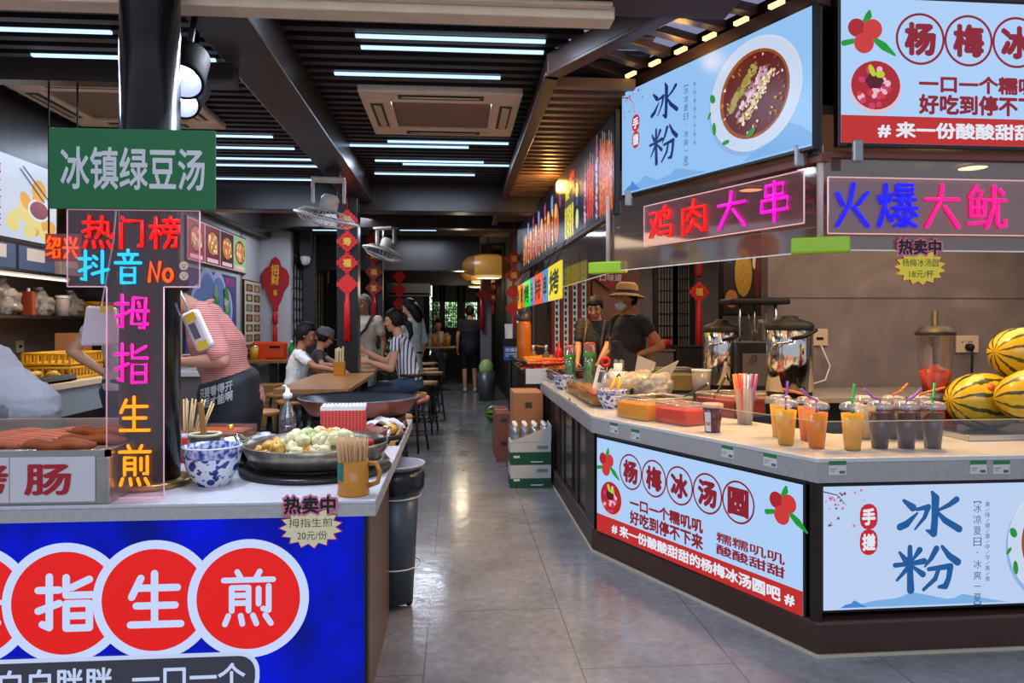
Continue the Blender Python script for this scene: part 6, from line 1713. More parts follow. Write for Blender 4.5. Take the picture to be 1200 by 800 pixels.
MB().span((-.18, -.24, .80), (.18, .22, .84)).build('top', blackp, t, bevel=.01); MB().span((-.16, -.22, 0), (.16, .2, .80)).build('base', M('black_cabinet', (0, 0, 0)), t)
# blender jug
a_ = at(1096, 400, 3.74)
t = thing('blender', 'red-based blender with red fruit pulp and black lid beside the watermelons', 'blender', (a_.x, a_.y, WT))
MB().span((-.05, -.07, 0), (.075, .09, .14)).build('base', M('red_blender_base', (190, 24, 26), .3), t, bevel=.015); MB().span((-.11, -.06, 0), (-.05, .08, .15)).build('switch_box', M('dark_switch_box', (52, 36, 40), .35), t, bevel=.008)
MB().lathe([(.055, .14), (.075, .145), (.07, .175), (.06, .18)], n=28).build('collar', M('blender_collar', (120, 110, 108), .3, .6), t)
MB().lathe([(.06, .18), (.078, .30), (.088, .48), (.09, .482), (.085, .48), (.07, .26), (.055, .185)], n=32).build('jug', clear('blender_jug', (250, 246, 244), .93, .05, .03, (210, 190, 186)), t)
MB().lathe([(0, .182), (.057, .182), (.0745, .29), (.04, .305), (.015, .325), (0, .33)], n=28).build('fruit_pulp', M('red_pulp', (214, 56, 30), .3, noise=.25, nscale=18), t)
MB().lathe([(.094, .475), (.094, .488), (.086, .495), (.065, .52), (.02, .522), (.018, .522), (.018, .60), (0, .60)], n=32).build('lid', blackp, t)
MB().lathe([(.03, .47), (.026, .42), (.012, .41), (.012, .31), (0, .31)], n=16).build('tamper', M('tamper_grey', (90, 84, 86), .4), t)
a_ = onY(1133, 403, 4.94)
t = thing('wall_socket', 'double wall socket with a black plug behind the blender', 'socket', (a_.x, 4.945, a_.z)); MB().span((-.085, -.014, -.062), (.085, 0, .062)).build('plate', M('socket_beige', (0, 0, 0)), t, bevel=.004); MB().lathe([(.026, 0), (.026, .03), (.016, .045), (0, .045)], c=(.005, -.014, -.022), n=18, m=Matrix.Rotation(PI / 2, 4, 'X')).build('plug', blackp, t); MB().tube([(.005, -.05, -.03), (0, -.06, -.1), (-.01, -.06, -.35), (.03, -.06, -.4)], .008, 8).build('cable', blackp, t)
for dx in (-.04, .01, .03): MB().span((dx - .006, -.0155, .012), (dx + .006, -.014, .02)).build('slot', blackp, t)
a_ = onY(961, 395, 4.94)
t = thing('wall_socket', 'single wall socket on the tile wall behind the larger urn', 'socket', (a_.x, 4.945, a_.z)); MB().span((-.055, -.014, -.06), (.055, 0, .06)).build('plate', M('socket_beige', (0, 0, 0)), t, bevel=.004); MB().span((-.03, -.0155, -.02), (.02, -.014, .0)).build('slot', blackp, t); MB().tube([(0, -.02, -.06), (.06, -.03, -.2), (.02, -.04, -.3), (-.1, -.06, -.33)], .006, 6).build('cable', white_p, t)

# ---------------------------------------------------------------- middle of the booth counter
def glitter_tumbler(px, py, d, h, r, label):
    a_ = at(px, py, d); t = thing('glitter_tumbler', label, 'tumbler', (a_.x, a_.y, WT))
    MB().lathe([(0, 0), (r, 0), (r, h), (r * .95, h)], n=28).build('tube', clear('tumbler_wall', (236, 246, 236), .84, .06, .08), t)
    MB().lathe([(0, .01), (r * .78, .01), (r * .78, h * .74), (0, h * .74)], n=24).build('filling', M('green_glitter', (70, 160, 70), .3, col2=(14, 84, 40), nscale=60, bump=.5), t)
    MB().lathe([(r * 1.02, h * .74), (r * 1.04, h * .78), (r * 1.02, h * .82)], n=24).build('band', M('green_band', (60, 170, 60), .4), t)
    MB().lathe([(r * .9, h * .82), (r * .9, h * 1.04), (r * .6, h * 1.06), (0, h * 1.06)], n=24).build('top', M('red_white_cap', (206, 120, 100), .4, col2=(190, 40, 34), nscale=22), t)
glitter_tumbler(668, 447, 6.25, .33, .052, 'tall tumbler of green glitter, nearer the aisle of the pair on the booth counter')
glitter_tumbler(691, 446, 6.05, .36, .054, 'tall tumbler of green glitter with the brighter band, beside the payment reader')
q = at(704, 425, 4.75); q.z = WT
t = thing('payment_reader', 'white payment reader leaning on its stand in front of the glitter tumblers', 'payment reader', (atz(703, 466, WT).x, atz(703, 466, WT).y, WT))
mb = MB(); mb.xf = Matrix.Translation((0, 0, .14)) @ Matrix.Rotation(.25, 4, 'Y') @ Matrix.Rotation(-.1, 4, 'X'); mb.span((-.038, -.012, -.095), (.038, .012, .095)); mb.build('reader', white_p, t, bevel=.008)
mb = MB(); mb.xf = Matrix.Translation((0, 0, .14)) @ Matrix.Rotation(.25, 4, 'Y') @ Matrix.Rotation(-.1, 4, 'X'); mb.rect(-.016, -.03, .012, .05, -.013, 0); mb.rect(-.016, .06, .02, .075, -.013, 0); mb.build('sticker', M('grey_sticker', (0, 0, 0)), t)
MB().span((-.05, -.04, 0), (.03, .05, .012)).tube([(-.02, .02, .01), (-.01, .02, .08)], .02, 8).build('stand', M('cream_stand', (220, 190, 150), .4), t)
t = thing('tape_roll', 'red tape roll standing beside the payment reader', 'tape', at(709, 424, 5.2)); MB().tube([(.028 * math.cos(2 * PI * k / 20), -.01, .028 * math.sin(2 * PI * k / 20)) for k in range(20)], .014, 8, closed=True).build('roll', M('red_tape', (190, 30, 30), .4), t); MB().tube([(0, 0, -.03), (0, 0, -.30)], .012, 8).build('holder', steel, t); MB().lathe([(.05, -.30), (0, -.295)], n=16).build('foot', steel, t)
# amber glazed tray in front
q = atz(694, 484, WT)
t = thing('amber_tray', 'long glass-fronted tray of amber jelly along the aisle edge of the booth counter', 'tray', (.86, 4.55, WT), 0)
MB().span((0, 0, 0), (.2, 1.1, .012)).span((0, 0, 0), (.006, 1.1, .1)).span((.194, 0, 0), (.2, 1.1, .1)).build('tray', clear('tray_glass', (252, 248, 236), .94, .06, .03), t)
MB().span((.01, .02, .013), (.19, 1.08, .075)).build('jelly', M('amber_jelly', (190, 130, 30), .2, col2=(150, 84, 20), nscale=12), t, bevel=.008)
MB().span((.01, .02, .076), (.19, .3, .09)).build('red_jelly', M('red_strip_jelly', (190, 70, 30), .25), t, bevel=.006)
bowl((atz(657, 456, WT).x + .02, atz(657, 456, WT).y, WT), .085, .115, 'small blue-and-white bowl at the far corner of the booth counter')
# bags, tub and bowls on the far side
a_ = at(748, 440, 5.15)
t = thing('plastic_bag', 'heap of milky plastic bags of cups on the booth counter in front of the vendors', 'bag', (a_.x, a_.y, WT)); random.seed(44)
mb = MB()
for k in range(9): mb.ball((random.uniform(-.22, .15), random.uniform(-.1, .1), .07 + random.uniform(0, .08)), (random.uniform(.06, .11), .08, random.uniform(.05, .1)), 0, 14)
crumple(fuse(mb, 'bag', clear('milky_bag_film', (255, 250, 240), .82, .12, .34, (246, 238, 222)), t, .012, 1), .034, 20)
mb = MB(); mb.prism([(-.02, .2), (.1, .2), (.12, .26), (-.0, .31)], -.03, .02).prism([(.12, .18), (.24, .16), (.3, .27), (.2, .22)], .02, .05); mb.build('bag_mouth', MATS['milky_bag_film'], t)
MB().lathe([(.05, .12), (.058, .2), (.05, .205)], c=(-.17, -.1, 0), n=18).lathe([(.03, .2), (.03, .26), (0, .26)], c=(-.17, -.1, 0), n=14).build('cup_in_bag', white_p, t)
jelly_box(768, 458, .34, .26, .17, M('lemon_water', (200, 176, 110), .25, noise=.15), 'clear square tub of pale liquid behind the jelly boxes', 'liquid', .75, 0.0)
t = thing('steel_dish', 'flat steel dish lying behind the yellow jelly box', 'dish', atz(758, 463, WT + .0)); MB().lathe([(0, .13), (.13, .13), (.14, .14), (.13, .148), (.03, .16), (0, .162)], n=36).build('disc', chrome, t); MB().lathe([(.1, 0), (.1, .13)], n=24).build('bowl_below', porc, t)
t = thing('paper_napkins', 'loose cream napkins lying among the jelly boxes', 'napkins', atz(722, 462, WT)); MB().box((0, 0, .105), (.22, .12, .006), 0, .4, .1).box((.05, .04, .112), (.16, .1, .005), 0, -.3, -.1).build('sheets', M('cream_napkin', (232, 214, 170), .8), t); MB().span((-.08, -.03, 0), (.1, .07, .1)).build('box', M('cream_box', (206, 170, 110), .7), t)

# ---------------------------------------------------------------- skewer counter further along
t = thing('skewer_counter', 'dark red wooden skewer counter with a black rail past the drinks booth', 'counter', (0, 0, 0))
MB().span((.72, 6.85, 0), (1.18, 8.50, .84)).build('base', M('red_brown_cabinet', (84, 40, 30), .35, noise=.25, nscale=4, stretch=(1, 1, 6)), t); MB().span((.66, 6.82, .84), (1.2, 8.48, .865)).build('top', steel, t)
MB().tube([(.66, 6.84, .95), (.64, 7.4, .95), (.64, 8.54, .95)], .018, 8).tube([(.64, 8.5, 0.0), (.64, 8.5, 1.0)], .02, 8).build('rail', rubber, t)
MB().span((.66, 6.80, .76), (1.0, 6.84, .90)).build('white_panel', white_p, t)
colr = {'yellow': M('yellow_skewer_dough', (236, 162, 40), .4, noise=.2), 'orange': M('orange_skewer_meat', (226, 110, 34), .4, noise=.3, nscale=20), 'red': M('red_skewer_sausage', (196, 54, 30), .35, noise=.3, nscale=20), 'brown': M('brown_skewer_meat', (104, 54, 36), .45, noise=.4, nscale=30)}
def skewer(kind, label):
    t = thing('meat_skewer', label, 'skewer', (0, 0, 0), 0, '%s skewers on the steel counter' % kind)
    mb = MB()
    for k in range(6): mb.ball((-.13 + .055 * k, 0, 0), (.034, .02, .016), 0, 10)
    mb.build('pieces', colr[kind], t)
    MB().tube([(-.18, 0, 0), (.27, 0, .004)], .0032, 5).build('stick', M('bamboo_stick', (0, 0, 0)), t)
    return t
random.seed(17)
for kind, n, (x0, x1, y0, y1), lab in [('yellow', 26, (.86, 1.08, 7.2, 8.3), 'yellow skewer piled on the steel counter'), ('orange', 24, (.76, 1.05, 7.0, 7.8), 'orange meat skewer piled on the steel counter'), ('red', 18, (.76, 1.0, 7.0, 7.6), 'red sausage skewer piled on the steel counter edge'), ('brown', 18, (.95, 1.08, 6.60, 6.72), 'dark brown skewer heaped beside the small blue-and-white bowl')]:
    s0 = None
    for k in range(n):
        loc = (random.uniform(x0, x1), random.uniform(y0, y1), (.885 if kind != 'brown' else .83) + .018 * (k % 5)); rz = random.gauss(.55 if kind != 'yellow' else .3, .14)
        if s0 is None: s0 = skewer(kind, lab); s0.location = loc; s0.rotation_euler = (0, 0, rz)
        else: dup(s0, loc, None, rz)
MB_ = MB().span((.85, 6.5, WT), (1.19, 6.74, WT + .03)); tag(MB_.build('skewer_dish', steel), 'steel dish under the dark brown skewers', 'dish')
a_ = at(614, 405, 8.0)
t = thing('sauce_jar', 'tall orange sauce jar with a dark lid on the far end of the skewer counter', 'jar', (a_.x, a_.y, .866)); MB().lathe([(0, 0), (.075, 0), (.08, .02), (.08, .46), (.06, .5), (0, .5)], n=24).build('body', M('amber_sauce', (206, 110, 24), .2, noise=.3, nscale=8), t); MB().lathe([(.075, .5), (.08, .6), (0, .6)], n=24).build('lid', M('smoked_lid', (70, 56, 50), .3), t); MB().tube([(0, 0, .6), (.06, 0, .72)], .006, 6).build('spoon_handle', white_p, t)
a_ = at(655, 402, 7.6)
t = thing('ketchup_bottle', 'red squeeze bottle standing behind the yellow skewers', 'bottle', (a_.x, a_.y, .866)); MB().lathe([(0, 0), (.04, 0), (.042, .02), (.042, .16), (.03, .2), (.012, .21), (.008, .27), (0, .27)], n=20).build('body', M('red_squeeze', (200, 22, 24), .3), t); MB().lathe([(.016, .2), (.016, .215), (.0, .215)], n=12).build('collar', M('red_collar', (150, 14, 18), .4), t)
for k, (px, lab) in enumerate([(625, 'clear seasoning bottle beside the orange sauce jar'), (640, 'metal seasoning grinder with a side handle behind the skewers')]):
    a_ = at(px, 402, 8.0); t = thing('seasoning_bottle', lab, 'bottle', (a_.x, a_.y, .866)); MB().lathe([(0, 0), (.045, 0), (.045, .1), (.02, .15), (.02, .19), (0, .19)], n=18).build('body', M('seasoning%d' % k, (150, 120, 70) if k == 0 else (110, 96, 90), .25), t); MB().lathe([(.024, .17), (.024, .22), (.012, .235), (0, .235)], n=14).build('cap', steel, t)
    if k: MB().tube([(0, 0, .2), (-.12, 0, .22)], .01, 6).build('side_handle', oak, t)
# drink dispenser with blue notice at the far end
a_ = at(583, 400, 8.38)
t = thing('notice_board', 'blue notice with white characters on the far end of the skewer counter', 'sign', (.66, 8.45, .9), 0); MB().span((-.1, 0, 0), (.1, .012, .16)).build('board', M('blue_notice', (30, 100, 180), .5), t); mb = MB(); mb.text('鲜果茶', -.08, .1, .08, .145, -.001, 0, .02); mb.rect(-.08, .07, .08, .08, -.001, 0); mb.rect(-.08, .045, .05, .055, -.001, 0); mb.build('lettering', M('notice_white', (210, 224, 240), .6), t)
t = thing('cup_dispenser', 'white cup dispenser with a dark front above the blue notice', 'dispenser', (.70, 8.50, 1.065), 0); MB().span((-.14, .0, 0), (.2, .05, .09)).build('base', blackp, t); MB().lathe([(.05, .09), (.055, .26), (0, .26)], c=(-.07, .025, 0), n=18).lathe([(.06, .09), (.065, .3), (0, .3)], c=(.08, .025, 0), n=18).build('cups', white_p, t); MB().span((-.03, -.02, .09), (.03, .05, .27)).build('front', M('dark_red_front', (80, 40, 36), .4), t)
a_ = at(573, 435, 9.0)
t = thing('waste_basket', 'grey bin holding a pale green bag at the far end of the skewer counter', 'bin', (.53, 12.6, 0)); MB().lathe([(0, .0), (.13, 0), (.16, .5), (.155, .5), (.12, .02), (0, .02)], n=24).build('body', M('grey_bin', (96, 96, 98), .35, .4), t); leaf_ = MB().ball((0, -.02, .56), (.13, .13, .16), 0, 16); leaf_.build('green_bag', M('pale_green_bag', (176, 206, 120), .5, noise=.2, nscale=10, bump=.6), t)

# cartons standing in the aisle by the booth
def drinks_carton(x, y, z, label, open_):
    t = thing('water_carton', label, 'carton', (x, y, z))
    h = .185
    MB().span((-.165, -.12, 0), (.165, .12, h)).build('box', M('green_white_carton', (196, 196, 192), .7), t, bevel=.003)
    mb = MB(); mb.rect(-.166, .0, .166, h * .42 if not open_ else h * .55, -.1212, 0)
    mb.rect(-.14, h * .3, -.09, h * .4, -.122, 1); mb.rect(.0, h * .1, .1, h * .15, -.122, 1); mb.rect(.05, h * .68, .14, h * .82, -.122, 2)
    mb.build('print', [M('dark_green_print', (16, 80, 54), .6), M('white_print', (220, 220, 216), .6), M('grey_print', (130, 130, 130), .6)], t)
    mb = MB(); mb.add([(-.166, -.12, 0), (-.166, .12, 0), (-.166, .12, h * .5), (-.166, -.12, h * .5)], [(0, 1, 2, 3)]); mb.build('side_print', M('dark_green_print', (0, 0, 0)), t)
    if open_:
        MB().add([(-.165, -.122, h), (.165, -.122, h), (.165, -.122, h + .13)], [(0, 1, 2)]).add([(.166, -.12, h), (.166, .12, h), (.166, .12, h + .14), (.166, -.12, h + .13)], [(0, 1, 2, 3)]).build('torn_front', M('green_white_carton', (0, 0, 0)), t, solid=.004)
    return t
bx_, by_ = .605, 5.95
drinks_carton(bx_, by_, 0, 'green and white bottle carton at the bottom of the stack against the booth base', False); drinks_carton(bx_, by_, .187, 'opened green and white carton full of water bottles on top of the stack', True)
wb = None
for i in range(4):
    for j in range(3):
        loc = (bx_ - .12 + .08 * i, by_ - .075 + .075 * j, .374)
        if wb is None:
            wb = thing('water_bottle', 'clear water bottle with white cap standing in the opened carton', 'bottle', loc, 0, 'bottles in the opened carton')
            MB().lathe([(0, 0), (.032, 0), (.032, .07), (.026, .095), (.013, .115), (.013, .125)], n=16).build('bottle', clear('bottle_plastic', (226, 232, 236), .7, .06, .2, (190, 196, 200)), wb); MB().lathe([(.0165, .118), (.0165, .142), (0, .142)], n=14).build('cap', white_p, wb)
        else: dup(wb, loc)
def brown_box(x, y, w, d, h, z, label, m=None):
    t = thing('cardboard_box', label, 'box', (x, y, z))
    MB().span((-w / 2, -d / 2, 0), (w / 2, d / 2, h)).build('box', m or card, t, bevel=.003); MB().span((-w / 2 - .001, -.02, h - .06), (w / 2 + .001, .02, h + .001)).build('tape', M('tape_tan', (0, 0, 0)), t)
    MB().rect(-.03, h * .6, .03, h * .75, -d / 2 - .0012).build('print', M('dark_print', (0, 0, 0)), t)
redcard = M('red_brown_carton', (140, 80, 64), .8, noise=.12, nscale=5)
brown_box(.615, 6.45, .27, .5, .40, 0, 'red-brown cardboard box on the floor behind the bottle cartons', redcard); brown_box(.625, 6.45, .25, .48, .33, .402, 'tall brown cardboard box on top of the red-brown box')
brown_box(.46, 7.3, .14, .7, .26, 0, 'low red-brown box on the floor beside the watermelon', redcard); brown_box(.46, 7.3, .14, .68, .2, .262, 'tan-topped box stacked on the low red-brown box', redcard)

# ---------------------------------------------------------------- rear of the booth
lm = M('cold_white_lattice', (196, 220, 240), .5); rm_ = M('dark_red_post', (120, 24, 34), .5)
a0 = onY(648, 400, 8.4).x; a1 = onY(690, 400, 8.4).x
t = thing('lattice_partition', 'pale blue dotted lattice partition with dark red posts behind the vendors', 'partition', (a0, 8.40, 0))
w = a1 - a0
mb = MB()
for k in range(4):
    x = w * (k + .12) / 4
    mb.span((x, 0, .3), (x + w * .045, .03, 2.2)); mb.span((x + w * .11, 0, .3), (x + w * .155, .03, 2.2))
    z = .35
    while z < 2.2: mb.span((x, -.002, z), (x + w * .155, .02, z + .028)); z += .075
mb.build('lattice', lm, t)
for k in range(5): MB().span((w * k / 4 - .02, -.01, 0), (w * k / 4 + .02, .05, 2.2)).build('post', rm_, t)
struct(MB().span((.95, 8.5, 0), (a0 - .05, 8.58, 2.2)).build('wall_inner', M('dark_booth_door', (42, 38, 38), .5)))
x0, x1 = onY(695, 400, 8.45).x, onY(752, 400, 8.45).x
struct(MB().span((x0, 8.5, 0), (x1, 8.59, 2.2)).build('wall_inner', M('warm_brown_panel', (140, 96, 80), .6, noise=.15)))
a_ = onY(716, 326, 8.4)
t = thing('fan_sign', 'dark red fan-shaped sign with white brush writing behind the vendors', 'sign', (a_.x, 8.44, a_.z)); P = [(0, -.14)] + [(.21 * math.cos(R(20 + 14 * k)), -.04 + .15 * math.sin(R(20 + 14 * k))) for k in range(11)]; MB().prism(P, -.01, .01).build('board', M('wine_red_board', (150, 20, 34), .5), t)
mb = MB(); mb.text('口味道', -.13, -.03, .13, .05, -.012, 0, .02, .15); mb.build('lettering', M('notice_white', (0, 0, 0)), t)
for k, (px0, px1, lab) in enumerate([(772, 789, 'black lattice window at the booth rear, left of the red charm'), (795, 809, 'black lattice window at the booth rear, next to the red charm')]):
    xa, xb = onY(px0, 400, 8.55).x, onY(px1, 400, 8.55).x
    t = thing('lattice_window', lab, 'window', (xa, 8.56, 0.6)); MB().span((-.06, 0, -.1), (0, .035, 1.7)).span((xb - xa, 0, -.1), (xb - xa + .06, .035, 1.7)).build('frame', lat, t)
    MB().span((0, .02, 0), (xb - xa, .03, 1.6)).build('pane', M('pale_paper_pane', (150, 144, 140), .5, noise=.2, nscale=6), t)
    mb = MB()
    for i in range(1, 5): mb.span(((xb - xa) * i / 5 - .006, .005, 0), ((xb - xa) * i / 5 + .006, .02, 1.6))
    for j in range(11): mb.span((0, .005, .14 * j), (xb - xa, .02, .14 * j + .012))
    mb.build('lattice', lat, t)
a_ = onY(870, 320, 6.6); xa, xb = onY(848, 320, 6.6).x, onY(894, 320, 6.6).x; za, zb2 = onY(848, 336, 6.6).z, onY(848, 280, 6.6).z
t = thing('corn_poster', 'dark framed food poster with a yellow heap above the drinks machine', 'poster', (xa, 6.6, za - .25)); w, h = xb - xa, zb2 - za + .25
MB().span((-.02, 0, -.02), (w + .02, .03, h + .02)).build('frame', blackp, t); mb = MB(); mb.rect(0, 0, w, h, -.002, 0); mb.disc(w * .5, h * .55, w * .22, h * .32, -.003, 1); mb.disc(w * .2, h * .2, w * .16, h * .12, -.003, 2); mb.disc(w * .78, h * .7, w * .05, h * .1, -.003, 3); mb.disc(w * .15, h * .75, w * .1, h * .08, -.003, 4); mb.disc(w * .86, h * .5, w * .07, h * .3, -.003, 5)
mb.build('print', [M('poster_dark', (52, 40, 40), .5), M('poster_corn', (206, 154, 60), .5, noise=.3, nscale=40), M('poster_orange', (200, 120, 70), .5), M('poster_cream', (220, 210, 170), .5), M('poster_blue', (50, 80, 130), .5), M('poster_red', (130, 40, 40), .5, noise=.5, nscale=30)], t)
MB().span((-.03, .03, -za + .25), (.0, .06, h)).span((w, .03, -za + .25), (w + .03, .06, h)).build('stand_leg', blackp, t)
a_ = at(780, 420, 7.2)
t = thing('rear_sideboard', 'dark sideboard with boxes behind the vendors', 'sideboard', (a_.x + .25, 7.9, 0)); MB().span((-.35, -.3, 0), (.75, .3, .8)).build('body', M('sideboard_dark', (58, 50, 50), .5), t); MB().span((-.37, -.32, .8), (.77, .32, .83)).build('top', M('sideboard_top', (110, 104, 100), .4), t)
for k, (dx, w, h, c, nm, lab) in enumerate([(-.1, .26, .2, (110, 100, 104), 'grey', 'grey box on the dark sideboard behind the vendor in the straw hat'), (.2, .3, .24, (44, 42, 44), 'black', 'black pot-shaped box on the dark sideboard')]):
    t = thing('storage_box', lab, 'box', (a_.x + .25 + dx, 7.8, .83)); MB().span((-w / 2, -.12, 0), (w / 2, .12, h)).build('box', M(nm + '_storage', c, .4), t, bevel=.02); MB().span((-w / 2 - .01, -.13, h), (w / 2 + .01, .13, h + .02)).build('lid', M(nm + '_storage', c), t)
t = thing('red_basin', 'red plastic basin on the grey box behind the vendors', 'basin', (a_.x + .15, 7.8, 1.052)); MB().lathe([(0, 0), (.1, 0), (.13, .1), (.125, .1), (.095, .01), (0, .01)], n=24).build('bowl', M('red_basin_plastic', (196, 30, 30), .35), t)
# ---------------------------------------------------------------- dining side
TT = 0.88
def dining_table(x0, x1, y0, y1, label, z=TT, legs=True):
    t = thing('dining_table', label, 'table', ((x0 + x1) / 2, (y0 + y1) / 2, 0))
    w, d = (x1 - x0) / 2, (y1 - y0) / 2
    MB().span((-w, -d, z - .035), (w, d, z)).build('table_top', oak, t, bevel=.005)
    for s in (-1, 1):
        mb = MB().span((-.04, s * d * .6 - .04, .03), (.04, s * d * .6 + .04, z - .035)).span((-w * .7, s * d * .6 - .05, 0), (w * .7, s * d * .6 + .05, .03)); mb.build('pedestal', rubber, t)
    return t
dining_table(-1.24, -.735, 5.05, 6.66, 'honey oak table with the amber napkin holder, in front of the black pillar')
dining_table(-1.26, -.78, 6.98, 8.5, 'honey oak table behind the black pillar, where the striped-shirt woman sits')
dining_table(-.62, .02, 14.4, 15.0 - .06, 'small dark oak table at the far end beside the man in navy')
dining_table(-2.56, -1.95, 9.05, 9.85, 'oak side table against the grey wall holding the orange box')
def stool(x, y, h, label, first=[None]):
    if first[0] is None:
        t = first[0] = thing('bar_stool', label, 'stool', (x, y, 0), 0, 'bar stools')
        MB().lathe([(0, .57), (.15, .57), (.165, .58), (.165, .60), (.155, .608), (0, .61)], n=28).build('seat', seatwood, t)
        for k in range(4):
            a = PI / 4 + k * PI / 2
            MB().tube([(.19 * math.cos(a), .19 * math.sin(a), 0), (.11 * math.cos(a), .11 * math.sin(a), .57)], .012, 8).build('leg', rubber, t)
        MB().tube([(.165 * math.cos(2 * PI * k / 24), .165 * math.sin(2 * PI * k / 24), .19) for k in range(24)], .008, 6, closed=True).build('foot_ring', rubber, t)
        MB().tube([(.135 * math.cos(2 * PI * k / 24), .135 * math.sin(2 * PI * k / 24), .42) for k in range(24)], .006, 6, closed=True).build('upper_ring', rubber, t)
        return t
    return dup(first[0], (x, y, 0), label, random.uniform(0, 1.5), None, (1, 1, h / .61))
stool(-.50, 5.75, .61, 'wooden bar stool with black legs right behind the big pan')
stool(-.46, 7.62, .61, 'wooden bar stool under the striped-shirt woman')
stool(-.38, 8.9, .63, 'wooden bar stool in the aisle row just behind the striped-shirt woman')
stool(-.34, 10.2, .66, 'wooden bar stool second behind the striped-shirt woman in the aisle row')
stool(-.42, 11.0, .66, 'wooden bar stool third behind the striped-shirt woman in the aisle row')
stool(-.5, 12.3, .68, 'wooden bar stool at the dark end of the aisle row')
stool(-1.62, 6.15, .61, 'wooden bar stool left of the oak table, beside the worker in the black apron')
stool(-1.52, 7.0, .61, 'wooden bar stool under the boy in the white T-shirt')
stool(-1.75, 7.5, .63, 'wooden bar stool behind the boy on the left of the tables')
stool(-1.58, 8.0, .61, 'wooden bar stool under the person in the grey cap')
stool(-.5, 13.9, .6, 'wooden bar stool in front of the far oak table')
def napkin_box(x, y, label):
    t = thing('napkin_holder', label, 'holder', (x, y, TT))
    MB().span((-.045, -.045, 0), (.045, .045, .12)).build('box', M('amber_holder', (196, 128, 40), .3, noise=.15), t, bevel=.005)
    mb = MB(); random.seed(3)
    for k in range(6): mb.box((-.03 + .012 * k, 0, .17 + random.uniform(-.01, .015)), (.006, .075, .13), 0, random.uniform(-.1, .1))
    mb.build('paper', M('cream_napkin', (0, 0, 0)), t)
napkin_box(-1.0, 6.36, 'amber napkin holder stuffed with paper on the front oak table')
t = thing('beer_mug', 'amber drink with a foam top held by the striped-shirt woman', 'mug', (-.98, 7.3, TT)); MB().lathe([(0, 0), (.042, 0), (.048, .17), (.042, .17), (.038, .01), (0, .01)], n=20).build('mug', glassy, t); MB().lathe([(0, .012), (.037, .012), (.04, .14), (0, .14)], n=20).build('drink', M('amber_drink', (206, 140, 30), .25, emit=(150, 90, 0), es=.15), t); MB().lathe([(0, .14), (.041, .14), (.041, .165), (0, .17)], n=20).build('foam', M('foam_cream', (236, 226, 200), .7), t)  # faint emission in the drink stands in for light coming through it
q = at(456, 402, 10.5)
t = thing('potted_plant', 'leafy potted plant on the floor stand between the second pillar and the striped-shirt woman', 'plant', (q.x, q.y, 0)); MB().lathe([(0, 0), (.13, 0), (.17, .5), (.16, .5), (.12, .03), (0, .03)], n=20).build('pot', M('dark_pot', (50, 46, 44), .5), t); leafy('leaves', (0, 0, .85), (.2, .2, .28), 180, M('dark_green_leaf', (70, 96, 40), .5), .06, t); MB().tube([(0, 0, .45), (.02, 0, .9)], .015, 6).build('stem', M('shrub_stem', (0, 0, 0)), t)
q = at(327, 404, 9.9)
t = thing('orange_case', 'bright orange carry case on the side table by the grey wall', 'case', (-2.36, 9.45, TT)); MB().span((-.2, -.1, 0), (.2, .12, .22)).build('case', M('orange_plastic', (226, 70, 20), .35), t, bevel=.03); MB().span((.02, -.104, .14), (.15, -.1, .17)).build('handle_slot', blackp, t); MB().span((-.24, -.16, 0), (-.02, -.1, .02)).build('flap', M('orange_plastic', (0, 0, 0)), t)
t = thing('green_bottle', 'green bottle beside the orange case', 'bottle', (-2.08, 9.4, TT)); MB().lathe([(0, 0), (.04, 0), (.04, .14), (.015, .18), (.015, .22), (0, .22)], n=16).build('bottle', M('green_glass', (30, 150, 50), .2), t); MB().lathe([(.018, .21), (.018, .235), (0, .235)], n=12).build('cap', white_p, t)
t = thing('yellow_tin', 'yellow tin left of the orange case', 'tin', (-2.5, 9.25, TT)); MB().lathe([(0, 0), (.05, 0), (.05, .16), (0, .16)], n=18).build('tin', M('yellow_tin_paint', (210, 160, 40), .4), t); MB().lathe([(.052, .16), (.052, .175), (0, .175)], n=18).build('lid', steel, t)
def crate(x, y, label, w=.42, h=.34):
    t = thing('wooden_crate', label, 'crate', (x, y, 0)); MB().span((-w / 2, -.2, 0), (w / 2, .2, h)).build('box', M('tan_crate_board', (176, 130, 76), .7, noise=.15), t, bevel=.005); MB().span((-w / 2 - .002, -.203, h * .62), (w / 2 + .002, .203, h * .68)).build('band', M('crate_band', (140, 96, 54), .7), t)
crate(-2.15, 8.15, 'tan wooden crate on the floor under the wall side, behind the round stools'); crate(-2.25, 9.0, 'tan box standing under the side table with the orange case', .3, .6)
t = thing('service_shelf', 'pale grey service shelf with bowls and sauces behind the pink-shirted worker', 'shelf', (-2.28, 6.9, 0)); MB().span((-.28, -.3, .86), (.28, .45, .90)).build('top', M('pale_grey_top', (176, 184, 190), .4), t); MB().span((-.26, -.28, 0), (.26, .43, .86)).build('cabinet', M('grey_cabinet', (86, 86, 90), .5), t)
for k, (x, y, lab) in enumerate([(-2.1, 6.75, 'white bowl nearest the edge of the grey service shelf'), (-2.3, 6.8, 'white bowl in the middle of the grey service shelf')]):
    t = thing('white_bowl', lab, 'bowl', (x, y, .90)); MB().lathe([(0, 0), (.05, 0), (.08, .07), (.075, .07), (.045, .01), (0, .01)], n=20).build('bowl', porc, t); MB().lathe([(.079, .066), (.083, .072), (.076, .074)], n=20).build('rim', M('blue_rim', (60, 70, 110), .3), t)
